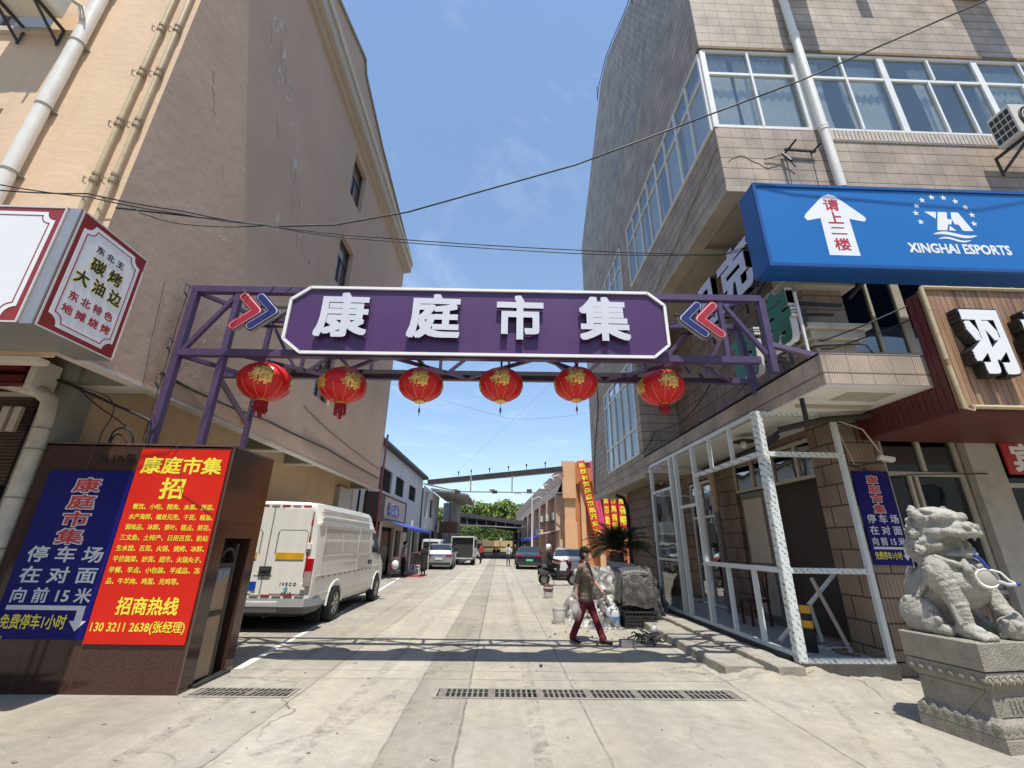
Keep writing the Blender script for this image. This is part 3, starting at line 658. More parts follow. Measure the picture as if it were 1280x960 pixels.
def face(o, u, v, w, h, name, texts):
    o, u, v = V(o), V(u), V(v); n = u.cross(v); P = lambda a, b, d: o + u * a + v * b + n * d
    pl = MB(); pl.obox(P(w / 2, h / 2, .006), u * w / 2, v * h / 2, n * .006); fc = obj(name, pl, M['sign_red'], ss)
    e = MB()
    for (a, b, c, d) in ((0, w, 0, .018), (0, w, h - .018, h), (0, .018, .018, h - .018), (w - .018, w, .018, h - .018)): e.obox(P((a + b) / 2, (c + d) / 2, .012), u * (b - a) / 2, v * (d - c) / 2, n * .008)
    obj('edge_strip', e, M['alu_pale'], fc)
    pw = MB(); pw.poly([P(a, b, .013) for a, b in notched(w, h, .075, .11)], n * .004); obj('white_panel', pw, M['sign_white'], fc)
    ol = MB(); q = notched(w, h, .125, .10)
    for i in range(len(q)): ol.bar(P(*q[i], .0185), P(*q[(i + 1) % len(q)], .0185), .010, .004, up=n)
    obj('border_line', ol, M['sign_red'], fc)
    for (txt, cx, cy, hh, ww, m_, nm, bold) in texts:
        tx = MB(); tx.text(txt, P(cx * w, cy * h, .0175 if nm != 'outline' else .0165), u, v, ww * w, hh * h, .004 if nm != 'outline' else .0025, bold); obj('lettering', tx, m_, fc)
face((-9.6, SY0, SZ0), X_, Z_, 9.6 + SX - .13, SZ1 - SZ0, 'front_face', [])
T = []
face((SX, SY0 + .02, SZ0), Y_, Z_, SY1 - SY0 - .02, SZ1 - SZ0, 'lane_face',
     [('东 北 王', .5, .79, .062, .40, M['ink'], 'l', .015),
      ('碳 烤', .52, .655, .13, .46, M['ink_yellow'], 'outline', .05), ('碳 烤', .52, .655, .12, .44, M['ink'], 'l', .018),
      ('大 油 边', .5, .50, .13, .66, M['ink_yellow'], 'outline', .05), ('大 油 边', .5, .50, .12, .64, M['ink'], 'l', .018),
      ('东 北 特 色', .5, .33, .075, .60, M['ink_red'], 'l', .018), ('地 摊 烧 烤', .5, .215, .075, .64, M['ink_red'], 'l', .018)])

# ------------------------------------------------------------------ granite kiosk with its notice boards
M['granite'] = mat('brown_granite', (0.060, 0.030, 0.023), 0.10, var=0.35, scale=38, spec=0.4)
M['granite_dark'] = mat('granite_edge', (0.11, 0.07, 0.055), 0.35, var=0.3, scale=30)
kk = thing('granite_kiosk', 'polished brown granite gate kiosk with a narrow doorway at its side', 'kiosk', (-4.8, 6.45, 0))
KX0, KX1, KY0, KY1, KZ = -6.05, -3.58, 5.9, 6.98, 2.82
p = MB(); p.box(KX0, KX1 - .32, KY0 + .02, KY1, 0, KZ - .02); obj('core', p, M['granite'], kk)
p = MB(); p.wall((KX0, KY0, 0), X_, Z_, KX1 - KX0, KZ, [], -Y_, .02); p.box(KX0, KX1, KY0, KY1, KZ - .02, KZ); obj('front_panel', p, M['granite'], kk)
p = MB(); p.wall((KX1, KY0, 0), Y_, Z_, KY1 - KY0, KZ - .02, [(.25, .88, 0.03, 1.67)], X_, .32); p.box(KX1 - .32, KX1 - .002, KY1 - .02, KY1, 0, KZ - .02); obj('side_panel', p, M['granite'], kk)
p = MB()
for x in (KX0 + .62, KX0 + 1.27): p.box(x, x + .006, KY0 - .003, KY0, 0, KZ)
p.box(KX1 - .012, KX1 + .004, KY0 - .005, KY0 + .012, 0, KZ); p.box(KX0, KX1 + .004, KY0 - .006, KY0 + .03, KZ, KZ + .025); p.box(KX1 - .02, KX1 + .006, KY0, KY1, KZ, KZ + .025)
p.box(KX1, KX1 + .003, KY0, KY1, 1.9, 1.906)
obj('joint_trim', p, M['granite_dark'], kk)
d = MB(); d.box(KX1 - .07, KX1 - .035, KY0 + .29, KY0 + .60, .06, 1.36); dr = obj('door', d, mat('tan_door', (.30, .20, .12), .35, var=.12, scale=5), kk)
p = MB(); p.box(KX1 - .034, KX1 - .02, KY0 + .29, KY0 + .60, .74, .80); p.box(KX1 - .075, KX1 - .02, KY0 + .26, KY0 + .289, .03, 1.60); p.box(KX1 - .075, KX1 - .02, KY0 + .601, KY0 + .65, .03, 1.60); p.box(KX1 - .034, KX1 - .02, KY0 + .29, KY0 + .60, 1.30, 1.36)
p.path([(KX1 - .03, KY0 + .45 + .13 * math.cos(a * math.pi / 10), 1.44 + .10 * math.sin(a * math.pi / 10)) for a in range(11)], .02, 6); obj('door_frame', p, M['dark_metal'], dr)
p = MB(); p.box(KX1 - .034, KX1 - .03, KY0 + .33, KY0 + .41, 1.16, 1.28); p.box(KX1 - .034, KX1 - .03, KY0 + .44, KY0 + .56, 1.2, 1.28); obj('sticker', p, mat('pale_blue_sticker', (.12, .25, .42), .4), dr)
p = MB(); p.box(KX1 - .31, KX1 - .30, KY0 + .26, KY0 + .87, .04, 1.66); obj('dark_recess', p, M['black'], kk)
p = MB(); p.box(KX1 - .25, KX1 + .05, KY0 + .25, KY1 - .12, 0.0, .035); obj('sill', p, M['dark_metal'], kk)
p = MB(); p.text('3118号', (-5.08, KY0 - .0045, 2.63), X_, Z_, .50, .15, .004, .01); obj('lettering', p, mat('tarnished_gold_letters', (.05, .038, .028), .3, .5), kk)

M['blue_vinyl'] = mat('blue_vinyl', (0.006, 0.005, 0.13), 0.45, var=0.08, scale=2, spec=0.2)
M['red_vinyl'] = mat('red_vinyl', (0.60, 0.022, 0.012), 0.5, var=0.06, scale=2, spec=0.15)
M['vinyl_white'] = mat('vinyl_white', (0.60, 0.61, 0.65), 0.4, var=0.03)
M['vinyl_yellow'] = mat('vinyl_yellow', (0.85, 0.72, 0.06), 0.4, var=0.03)
M['vinyl_red'] = mat('vinyl_red_letters', (0.52, 0.03, 0.03), 0.4, var=0.03)
def parking_board(x0, x1, z0, z1, y, label, name='parking_sign'):
    t = thing(name, label, 'notice board', ((x0 + x1) / 2, y, z0), group='blue parking notices')
    w, h = x1 - x0, z1 - z0
    p = MB(); p.box(x0, x1, y - .02, y, z0, z1); obj('board', p, M['blue_vinyl'], t)
    P = lambda a, b, d: V((x0 + a * w, y - .02 - d, z0 + b * h))
    o = MB(); r_ = MB()
    for i, ch in enumerate('康庭市集'):
        b = .905 - i * .108
        o.text(ch, P(.5, b, .0005), X_, Z_, .335 * w, .103 * h, .003, .055); r_.text(ch, P(.5, b, .002), X_, Z_, .30 * w, .09 * h, .003, .022)
    obj('letter_outline', o, M['vinyl_white'], t); obj('red_lettering', r_, M['vinyl_red'], t)
    q = MB(); q.text('停 车 场', P(.52, .475, .0005), X_, Z_, .84 * w, .095 * h, .003, .018); q.text('在 对 面', P(.52, .355, .0005), X_, Z_, .84 * w, .095 * h, .003, .018)
    q.text('向 前 15 米', P(.52, .24, .0005), X_, Z_, .86 * w, .085 * h, .003, .018)
    q.box(x0 + .08 * w, x0 + .93 * w, y - .0235, y - .0205, z0 + .158 * h, z0 + .183 * h)
    q.poly([P(.85, .159, .0005), P(.93, .159, .0005), P(.93, .10, .0005), P(.98, .10, .0005), P(.89, .045, .0005), P(.80, .10, .0005), P(.85, .10, .0005)][::-1], (0, -.003, 0))
    obj('white_lettering', q, M['vinyl_white'], t)
    q = MB(); q.text('免费停车1小时', P(.42, .095, .0005), X_, Z_, .70 * w, .08 * h, .003, .012); obj('yellow_lettering', q, M['vinyl_yellow'], t)
parking_board(-5.86, -4.785, .54, 2.47, KY0 - .004, 'blue parking notice in the shade on the granite kiosk')
pb = thing('recruitment_poster', 'sunlit red market poster with yellow Chinese text on the granite kiosk', 'poster', (-4.2, KY0, .5))
PX0, PX1, PZ0, PZ1 = -4.775, -3.615, .50, 2.775
p = MB(); p.box(PX0, PX1, KY0 - .022, KY0 - .004, PZ0, PZ1); obj('board', p, M['red_vinyl'], pb)
tx = MB(); pw, ph = PX1 - PX0, PZ1 - PZ0
def L(txt, a, b, wd, hh, bold=.012): tx.text(txt, (PX0 + a * pw, KY0 - .0222, PZ0 + b * ph), X_, Z_, wd * pw, hh * ph, .003, bold)
L('康庭市集', .5, .905, .89, .098, .022); L('招', .46, .775, .26, .118, .022)
for i, (s_, wd, cx) in enumerate((('餐饮、小吃、猪肉、水果、蔬菜、', .88, .53), ('水产海鲜、螺丝贝壳、干货、粮油、', .90, .53), ('调味品、冰鲜、茶叶、糕点、鲜花、', .91, .53), ('三文鱼、土特产、日用百货、奶站', .93, .52),
     ('生水饺、百货、火锅、烧烤、冰鲜、', .92, .51), ('平价蔬菜、炒货、超市、火锅丸子、', .92, .51), ('早餐、早点、小包装、半成品、冻', .94, .51), ('品、牛羊肉、鸡蛋、光鸡等。', .74, .42))):
    L(s_, cx, .674 - i * .0545, wd, .031, .012)
L('招商热线', .54, .175, .62, .085, .02); L('130 3211 2638(张经理)', .5, .075, .93, .062, .012)
obj('yellow_lettering', tx, M['vinyl_yellow'], pb)

# folding table with papers in the shade
t = thing('folding_table', 'old steel folding table with loose papers at the shaded left edge', 'table', (-6.4, 5.15, 0))
p = MB(); p.box(-7.4, -5.62, 4.85, 5.5, .66, .70); obj('tabletop', p, M['dark_metal'], t)
for x, y in ((-7.3, 4.92), (-5.72, 4.92), (-7.3, 5.43), (-5.72, 5.43)):
    p = MB(); p.tube((x, y, 0), (x, y, .66), .017); obj('leg', p, M['alu'], t, smooth=40)
p = MB(); p.obox((-6.1, 5.1, .709), (.2, .05, 0), (-.05, .14, 0), (0, 0, .004)); obj('paper_sheet', p, M['vinyl_white'], label='loose white sheet of paper on the old folding table', cat='paper')
p = MB(); p.tube((-5.5, 5.55, 0), (-5.45, 5.6, .62), .014); obj('steel_rod', p, M['alu'], label='thin steel rod leaning between the table and the kiosk', cat='rod', smooth=40)
# ================================================================== PURPLE ENTRANCE GANTRY
M['purple'] = mat('purple_paint', (0.074, 0.046, 0.108), 0.45, 0.0, var=0.14, scale=7, streak=0.25, dirt=(0.06, 0.035, 0.08))
M['purple_board'] = mat('purple_sign_board', (0.078, 0.03, 0.115), 0.35, var=0.06, scale=1.5)
M['letter_white'] = mat('white_letter_metal', (0.60, 0.61, 0.68), 0.4, var=0.03, scale=3)
M['frame_white'] = mat('white_border', (0.80, 0.79, 0.78), 0.4, var=0.04, scale=3)
gz = lambda x: 0.0113 * x
G0, G1 = 6.1, 7.1; ZT_, ZB_ = 5.41, 4.325
gt = thing('entrance_gantry', 'purple steel truss gantry spanning the lane between the two buildings', 'gantry', (0, 6.6, 0))
def mem(name, segs, wdt, parent=gt, m=None):
    p = MB()
    for a, b in segs: p.bar(a, b, wdt, up=(0, 1, 0.01))
    return obj(name, p, m or M['purple'], parent)
def gp(x, y, z): return (x, y, z + gz(x))
XLp, XRp = -4.87, 4.16
mem('post', [(gp(XLp, G0, 2.86), gp(XLp, G0, ZT_ + .04))], .10)
mem('post', [(gp(-4.19, G0, 2.86), gp(-4.19, G0, ZT_ - .05))], .085)
mem('post', [(gp(XLp, G1, 2.86), gp(XLp, G1, ZT_))], .10)
mem('post', [((-4.19, G1, 2.86), gp(-4.19, G1, ZT_))], .07)
mem('top_chord', [(gp(XLp - .05, G0, ZT_), gp(XRp, G0, ZT_))], .105); mem('top_chord', [(gp(XLp - .05, G1, ZT_ + .02), gp(XRp + .2, G1, ZT_ + .02))], .09)
mem('bottom_chord', [(gp(XLp - .04, G0, ZB_), gp(XRp - .2, G0, ZB_))], .105); mem('bottom_chord', [(gp(XLp - .05, G1, ZB_ + .03), gp(XRp + .2, G1, ZB_ + .03))], .09)
# uprights of both faces
for x in (-3.5, -2.3, -1.1, .1, 1.3, 2.5): mem('upright', [(gp(x, G1, ZB_), gp(x, G1, ZT_))], .05)
for x in (2.45, 3.47): mem('upright', [(gp(x, G0, ZB_), gp(x, G0, ZT_))], .07)
mem('upright', [(gp(XRp, G0, ZB_ - .2), gp(XRp, G0, ZT_))], .10); mem('upright', [((4.45, G1, 4.15), gp(4.3, G1, ZT_))], .10)
# diagonals
mem('diagonal', [(gp(-4.8, G0, ZB_ + .06), gp(-4.2, G0, ZT_ - .05))], .06)
xs = [-4.2, -3.5, -2.3, -1.1, .1, 1.3, 2.5, 3.47, 4.1]
for i in range(len(xs) - 1):
    a, b = (ZB_, ZT_) if i % 2 else (ZT_, ZB_)
    mem('diagonal', [(gp(xs[i], G1, a), gp(xs[i + 1], G1, b))], .05)
mem('diagonal', [(gp(3.5, G0, ZT_ - .05), gp(4.1, G0, ZB_ + .1))], .06)
mem('diagonal', [(gp(2.5, G0, ZB_ + .05), gp(3.45, G0, ZT_ - .06))], .06)
# ties between the two faces: top and bottom lacing
for x in (XLp, XRp + .05):
    for z in (ZT_, ZB_): mem('tie', [(gp(x, G0 + .05, z), gp(x, G1 - .05, z))], .085)
mem('tie', [(gp(XLp, G0, ZT_ - .03), gp(-4.2, G1, ZT_ - .03))], .06); mem('tie', [(gp(XLp, G0, ZB_ - .03), gp(-4.2, G1, ZB_ - .03))], .06)
tx_ = [-4.1, -2.95, -1.8, -.62, .56, 1.75, 2.95, 4.0]
for x in tx_[1:-1]: mem('tie', [(gp(x, G0 + .05, ZT_ + .01), gp(x, G1 - .04, ZT_ + .01))], .06)
for i in range(len(tx_) - 1):
    y0, y1 = (G0 + .04, G1 - .04) if i % 2 else (G1 - .04, G0 + .04)
    mem('lacing', [(gp(tx_[i], y0, ZT_ + .015), gp(tx_[i + 1], y1, ZT_ + .015))], .04)
    mem('lacing', [(gp(tx_[i], y1, ZB_ + .015), gp(tx_[i + 1], y0, ZB_ + .015))], .05)
# stays to the buildings
mem('stay', [(gp(XLp, G1, ZB_), (-5.17, 8.7, 3.88))], .08)
mem('stay', [(gp(XRp + .1, G1, ZB_ + .02), (4.36, 8.2, 4.25))], .075)
mem('stay', [(gp(XRp + .2, G1, ZB_ + .02), (4.50, 7.0, 4.1))], .075)
mem('stay', [(gp(XRp, G0, ZB_ + .28), (5.2, 5.75, 4.16))], .075)
p = MB(); p.box(-4.98, -4.76, 6.0, 6.2, 2.845, 2.865); p.box(-4.28, -4.1, 6.02, 6.18, 2.845, 2.865); obj('base_plate', p, M['purple'], gt)
# black conduit and straps on the gantry
p = MB(); p.bar(gp(-4.05, G1 - .1, ZB_ + .08), gp(4.0, G1 - .1, ZB_ + .08), .06, .075); p.path([(-4.1, 6.98, 4.28), (-4.14, 6.95, 3.9), (-4.1, 6.95, 3.72), (-3.9, 6.96, 3.62)], .03, 8)
obj('conduit', p, M['black_cable'], gt)
p = MB()
for z in (5.36, 4.42, 3.85): 
    p.path([(-4.93, 6.04, z), (-4.99, 6.0, z + .05), (-4.96, 5.98, z - .12), (-4.93, 6.02, z - .18), (-4.98, 6.03, z - .1)], .012, 5)
p.path([(-4.95, 6.05, 5.4), (-4.965, 6.04, 4.8), (-4.95, 6.05, 3.9), (-4.95, 6.05, 2.9)], .006, 5)
obj('wire_tie', p, M['black_cable'], gt)

# name board
nb = thing('name_board', 'long purple octagonal name board with four large white characters, on the gantry', 'sign board', (-.36, 6.0, 4.28))
oc = [(-3.02, 4.30), (2.28, 4.30), (2.52, 4.50), (2.52, 5.19), (2.27, 5.41), (-3.03, 5.41), (-3.30, 5.19), (-3.30, 4.52)]
pt = lambda x, z, y: (x, y, z + gz(x) + .005)
p = MB(); p.poly([pt(x, z, 5.995) for x, z in oc], (0, .05, 0)); obj('board', p, M['purple_board'], nb)
p = MB(); p2 = MB()
for i in range(8):
    a, b = oc[i], oc[(i + 1) % 8]
    p.bar(pt(*a, 5.975), pt(*b, 5.975), .042, .03, up=(0, 1, 0))
obj('border', p, M['frame_white'], nb)
for ch, x, wd in (('康', -2.46, .79), ('庭', -1.07, .80), ('市', .24, .72), ('集', 1.54, .78)):
    p = MB(); p.text(ch, (x, 5.915, 4.915 + gz(x)), X_, Z_, wd, .76, .005, .03, 3)
    q = MB(); q.text(ch, (x, 5.955, 4.915 + gz(x)), X_, Z_, wd, .76, .039, .03, 3)
    s_ = obj('letter_side', q, mat('letter_return', (.035, .03, .045), .5, .2), nb); obj('letter', p, M['letter_white'], nb)
p = MB()
for x in (-2.5, -.4, 1.7): p.bar(pt(x, 4.5, 6.045), pt(x, 4.5, 6.06), .04)
obj('bracket', p, M['dark_metal'], nb)

# chevron lights
M['chev_red'] = mat('chevron_red', (0.36, 0.015, 0.03), 0.4, var=0.04); M['chev_blue'] = mat('chevron_blue', (0.012, 0.018, 0.13), 0.4, var=0.04)
def chevrons(cx, cz, dirn, order, label):
    t = thing('chevron_sign', label, 'chevron sign', (cx, 5.9, cz - .3), group='pairs of chevron signs')
    for k, mname in enumerate(order):
        x = cx + (k - .5) * .25; a, b, c = V((x - .13 * dirn, 0, .235)), V((x + .10 * dirn, 0, .0)), V((x - .19 * dirn, 0, -.25))
        def stroke(wd, y0, y1):
            mb = MB()
            for (p_, q_) in ((a, b), (b, c)):
                d = (q_ - p_).normalized(); nn = V((-d.z, 0, d.x)); seg = []
                for s_ in range(9): an = math.pi / 2 + math.pi * s_ / 8; seg.append(p_ + d * (math.cos(an) * wd) + nn * (math.sin(an) * wd))
                for s_ in range(9): an = -math.pi / 2 + math.pi * s_ / 8; seg.append(q_ + d * (math.cos(an) * wd) + nn * (math.sin(an) * wd))
                off = .0015 if p_ is b else 0
                mb.poly([V((v_.x, y0 - off, cz + v_.z)) for v_ in seg], (0, y1 - y0 + off, 0))
            return mb
        col = M['chev_red'] if mname == 'r' else M['chev_blue']
        base = obj('chevron', stroke(.074, 5.87, 5.935), [mat('chevron_case', (.30, .27, .26), .5)], t)
        obj('rim', stroke(.077, 5.862, 5.869), col, base); obj('line', stroke(.058, 5.856, 5.862), M['frame_white'], base); obj('fill', stroke(.047, 5.848, 5.856), col, base)
    p = MB(); p.bar((cx - .3, 6.01, cz + .15), (cx + .35, 6.01, cz + .15), .03); p.bar((cx - .25, 6.01, cz - .18), (cx + .35, 6.01, cz - .18), .03)
    if dirn > 0: p.tube((cx - .42, 6.02, cz + .46), (cx - .15, 5.98, cz + .2), .01, n=6)
    for zz in (.15, -.18): p.bar((cx - .1, 5.97, cz + zz), (cx - .1, 6.06, cz + zz), .03); p.bar((cx + .1, 5.97, cz + zz), (cx + .1, 6.06, cz + zz), .03)
    obj('support', p, M['dark_metal'], t)
chevrons(-3.69, 4.88, 1, 'rb', 'red and blue chevrons pointing right, beside the start of the purple board')
chevrons(2.98, 4.94, -1, 'br', 'blue and red chevrons pointing left, beside the end of the purple board')

# ------------------------------------------------------------------ lanterns
M['lantern'] = mat('lantern_red_silk', (0.60, 0.006, 0.008), 0.45, var=0.07, scale=6, world=False)
M['gold'] = mat('gold_foil', (0.80, 0.52, 0.13), 0.33, 0.55, var=0.22, scale=22, world=False)
M['gold_thread'] = mat('pink_gold_thread', (0.75, 0.32, 0.20), 0.5, var=0.1, world=False)
M['fringe'] = mat('dark_red_fringe', (0.36, 0.012, 0.02), 0.7, var=0.3, scale=40, world=False)
def make_lantern(a=.375, b=.285, rot=0.0):
    t = thing('red_lantern', 'tmp', 'lantern')
    m_ = MB(); NU, NV = 72, 26
    def fn(u, v):
        ph = 2 * math.pi * u; th = .22 + (math.pi - .44) * v
        rr = 1 - .012 * abs(math.sin(ph * 12)) ** .5 * math.sin(th)
        return V((a * rr * math.sin(th) ** .9 * math.cos(ph), a * rr * math.sin(th) ** .9 * math.sin(ph), b * math.cos(th)))
    m_.grid(fn, NU, NV); obj('body', m_, M['lantern'], t, smooth=70)
    g_ = MB()
    for k in range(12):
        ph = 2 * math.pi * (k + .5) / 12 + rot
        pts = []
        for i in range(9):
            th = 1.75 + 1.12 * i / 8; pts.append((a * 1.003 * math.sin(th) ** .9 * math.cos(ph), a * 1.003 * math.sin(th) ** .9 * math.sin(ph), b * 1.003 * math.cos(th)))
        g_.path(pts, .0035, 4)
    obj('rib_line', g_, M['gold_thread'], t)
    c = MB(); c.lathe([(.085, b - .012), (.09, b + .02), (.05, b + .035)], n=20); obj('cap', c, M['gold'], t, smooth=40)
    c = MB(); c.lathe([(.09, -b + .01), (.095, -b - .025), (.07, -b - .03)], n=20); obj('cap', c, M['gold'], t, smooth=40)
    h = MB(); h.tube((0, 0, b + .03), (0, 0, b + .13), .006, n=6); h.path([(.02 * math.cos(i), .0, b + .14 + .02 * math.sin(i)) for i in range(7)], .005, 5); obj('hook', h, M['dark_metal'], t)
    for k in range(4):
        ph0 = -math.pi / 2 + rot + k * math.pi / 2
        f = MB()
        def fn2(u, v, e):
            ph = ph0 + u / (a * .98); th = math.pi / 2 - .06 - v / b * .95
            r = 1.004 + e
            return V((a * r * math.sin(th) ** .9 * math.cos(ph), a * r * math.sin(th) ** .9 * math.sin(ph), b * r * math.cos(th)))
        f.text('福', (0, 0, 0), X_, Z_,    .275, .27, .006, .03, 2, fn2)
        # flower sprays round the character
        r2 = random.Random(k * 3 + 1)
        for q in range(44):
            an = r2.uniform(0, 6.28); rad = r2.uniform(.10, .17); s_ = r2.uniform(.007, .019)
            cx, cy = rad * math.cos(an), rad * .9 * math.sin(an) - .02
            f.add([fn2(cx + s_ * math.cos(j * 1.2566), cy + s_ * math.sin(j * 1.2566), .004) for j in range(5)], [(0, 1, 2, 3, 4)])
        obj('gold_character', f, M['gold'], t)
    return t
def fringe(t, b, full):
    f = MB(); r2 = random.Random(9)
    if full:
        for k in range(34):
            an = 2 * math.pi * k / 34; r0 = .085; r1 = r0 * r2.uniform(.8, 1.25); z = -b - .03
            f.path([(r0 * math.cos(an), r0 * math.sin(an), z), (r1 * math.cos(an), r1 * math.sin(an), z - r2.uniform(.13, .2))], .009, 4, .006)
        f.path([(0, 0, -b), (0.01, 0, -b - .27)], .022, 6, .03)
        obj('tassel', f, M['fringe'], t)
    else:
        f.tube((0, 0, -b), (0, 0, -b - .12), .003, n=5); f.lathe([(.008, -b - .12), (.016, -b - .15), (.02, -b - .2)], n=8); f.tube((0, 0, -b - .2), (0, 0, -b - .26), .006, n=5)
        obj('bell', f, mat('small_brass_bell', (.16, .11, .07), .4, .6, world=False), t, smooth=40)
lan = [(331, 'f', 'with long fringe under the left chevrons', 1.10, .35), (428, 'f', 'with long fringe under the first white character', 1.03, .75),
       (526, 'b', 'with tiny bell under the second white character', .98, .1), (626, 'b', 'with tiny bell under the third white character', .98, .0),
       (720, 'b', 'with tiny bell under the fourth white character', .98, -.15), (826, 's', 'with short fringe nearest the tiled building', 1.02, .05)]
LX = [-3.75, -2.53, -1.30, -.03, 1.17, 2.55]; LZ = [3.995, 3.965, 4.005, 4.035, 4.08, 4.055]
base_l = {}
for i, (px, kind, lab, sc, rot) in enumerate(lan):
    key = kind
    if key not in base_l:
        t = make_lantern(); fringe(t, .285, kind in 'fs'); base_l[key] = t
    else:
        t = copy_tree(base_l[key])
    t.location = (LX[i], 6.55, LZ[i]); sc *= .95; t.scale = (sc, sc, sc); t.rotation_euler = (random.uniform(-.04, .04), random.uniform(-.05, .05), rot)
    t['label'] = 'red lantern with gold characters ' + lab; t['group'] = 'red lanterns under the gantry'
    if kind == 's':
        for ch in t.children:
            if ch.name.startswith('tassel'): ch.scale = (1, 1, .85)
for x, z in zip(LX, LZ):
    p = MB(); p.bar((x, G0, ZB_ + gz(x) + .02), (x, G1, ZB_ + gz(x) + .05), .03); obj('hanging_bar', p, M['purple'], gt)
# ================================================================== RIGHT TILED BUILDING
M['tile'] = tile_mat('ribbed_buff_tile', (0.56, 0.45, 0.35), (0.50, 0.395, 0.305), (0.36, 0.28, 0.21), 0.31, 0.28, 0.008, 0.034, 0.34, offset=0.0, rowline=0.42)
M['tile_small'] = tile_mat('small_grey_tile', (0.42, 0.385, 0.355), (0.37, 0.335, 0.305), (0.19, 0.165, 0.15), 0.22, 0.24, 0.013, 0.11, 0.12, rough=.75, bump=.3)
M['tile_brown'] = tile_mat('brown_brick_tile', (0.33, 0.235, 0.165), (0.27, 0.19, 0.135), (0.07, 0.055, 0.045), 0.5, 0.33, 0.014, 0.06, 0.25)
M['beam'] = mat('stained_concrete_beam', (0.42, 0.37, 0.29), 0.9, var=0.16, scale=3, streak=0.25, bump=.25, bscale=14)
M['soffit'] = mat('dull_soffit', (0.40, 0.36, 0.29), 0.9, var=0.12, scale=1.5, streak=0.2)
M['soffit_white'] = mat('pale_soffit', (0.72, 0.70, 0.64), 0.85, var=0.07, scale=2)
M['win_white'] = mat('white_window_frame', (0.74, 0.73, 0.69), 0.45, var=0.05, scale=5)
M['rust_edge'] = mat('rusty_tile_edge', (0.20, 0.13, 0.07), 0.85, var=0.3, scale=9)
tb = thing('tiled_building', 'tall buff tiled building with white window strips on the right of the lane', 'building', (9, 13, 0))
XR, Y1, Z8, ZE = 4.4, 6.75, 8.5, 17.9
YE = 21.03
# lane-side upper bay wall with window strips, and the lower bay
p = MB(); strips = [(6.80, 12.92), (13.9, 20.2)]
p.wall((XR, Y1, Z8), Y_, Z_, YE - Y1, 15.7 - Z8, [(a - Y1, b - Y1, 10.08 - Z8, 12.48 - Z8) for a, b in strips], -X_, .12); obj('wall', p, M['tile'], tb)
p = MB(); p.poly([(XR + .001, Y1, 15.7), (XR + .001, YE, 15.7), (XR + .001, YE, ZE), (XR + .001, 14.6, 22.7), (XR + .001, 13.4, 22.6), (XR + .001, Y1, 18.6)], (.2, 0, 0)); obj('gable', p, M['tile_small'], tb)
p = MB(); rr = random.Random(2)
pts = [(XR - .02, 7.5, 19.3), (XR - .02, 9.5, 20.5), (XR - .03, 10.6, 20.95), (XR - .06, 12.2, 21.9), (XR - .05, 13.4, 22.6), (XR - .06, 14.9, 22.75), (XR - .08, 15.2, 22.2)]
p.path(pts, .018, 5); p.path([(XR, 15.0, 22.6), (XR - .1, 15.05, 22.95), (XR - .1, 15.1, 22.2)], .015, 5); p.path([(XR - .01, 10.0, 20.2), (XR - .05, 10.02, 20.6)], .02, 5)
obj('lightning_wire', p, M['dark_metal'], tb)
p = MB(); p.wall((XR, 13.3, 3.80), Y_, Z_, YE - 13.3, Z8 - 3.80, [(13.62 - 13.3, 17.8 - 13.3, 4.38 - 3.8, 7.7 - 3.8)], -X_, .14); obj('wall', p, M['tile'], tb)
p = MB(); p.wall((XR, 13.3, 3.8), X_, Z_, 1.3, Z8 - 3.8, [], -Y_, .1); obj('bay_end_wall', p, M['tile'], tb)
p = MB(); p.box(XR + .02, 5.6, 13.32, YE, 3.72, 3.80); p.box(XR, XR + .18, 13.3, YE, 3.64, 3.795); obj('bay_soffit', p, M['beam'], tb)
for a, b in strips:
    n_ = 8
    f = window(tb, (XR + .02, a, 10.08), Y_, Z_, -X_, b - a, 2.4, [(i / n_, 0, 1, .06 if i % 2 == 0 else .04) for i in range(1, n_)], [.68], .055, .07, M['win_white'], M['glass'])
window(tb, (XR + .03, 13.62, 4.38), Y_, Z_, -X_, 4.18, 3.32, [(i / 5, 0, 1, .05) for i in range(1, 5)], [.27, .82], .055, .07, M['win_white'], M['glass'])
p = MB()
for a, b in strips: p.box(XR - .03, XR + .1, a - .02, b, 12.48, 12.535)
p.box(XR - .03, 16, Y1 - .035, Y1 + .1, 12.58, 12.66)
obj('window_head', p, M['rust_edge'], tb)
# curtains and dim rooms behind the glass
def curtain(o, u, w_, h_, n, seed, amp=.017):
    r2 = random.Random(seed); ph = r2.uniform(0, 6); fq = r2.uniform(18, 42); gt_ = r2.uniform(-3, 3)
    mb = MB(); o, u, n = V(o), V(u), V(n)
    mb.grid(lambda a, b: o + u * (w_ * (a + .10 * gt_ * (a - .5) * math.sin(b * 3.1) )) + Z_ * (b * h_) + n * (amp * (math.sin(a * w_ * fq + ph + gt_ * b * 4 * (a - .5)) + .6 * mnoise.noise(V((a * w_ * 9, b * 1.5, seed))))), max(12, int(w_ * 26)), 4)
    return mb
cs_ = MB()
for k, (y, wd) in enumerate(((6.95, 1.4), (8.6, .9), (9.9, 1.3), (11.5, 1.2), (14.2, 1.2), (16.5, .8), (18.4, 1.2))):
    q = curtain((XR + .17, y, 10.1), Y_, wd, 2.3, X_, k); cs_.add(q.v, q.f)
for k, (x, wd, h_) in enumerate(((4.55, .55, 2.4), (5.25, 1.2, 2.4), (6.85, .45, 2.35), (7.75, .8, 2.3), (9.45, .45, 2.3), (11.0, 1.2, 2.3))):
    q = curtain((x, Y1 + .19, 10.14), X_, wd, h_, Y_, k + 20); cs_.add(q.v, q.f)
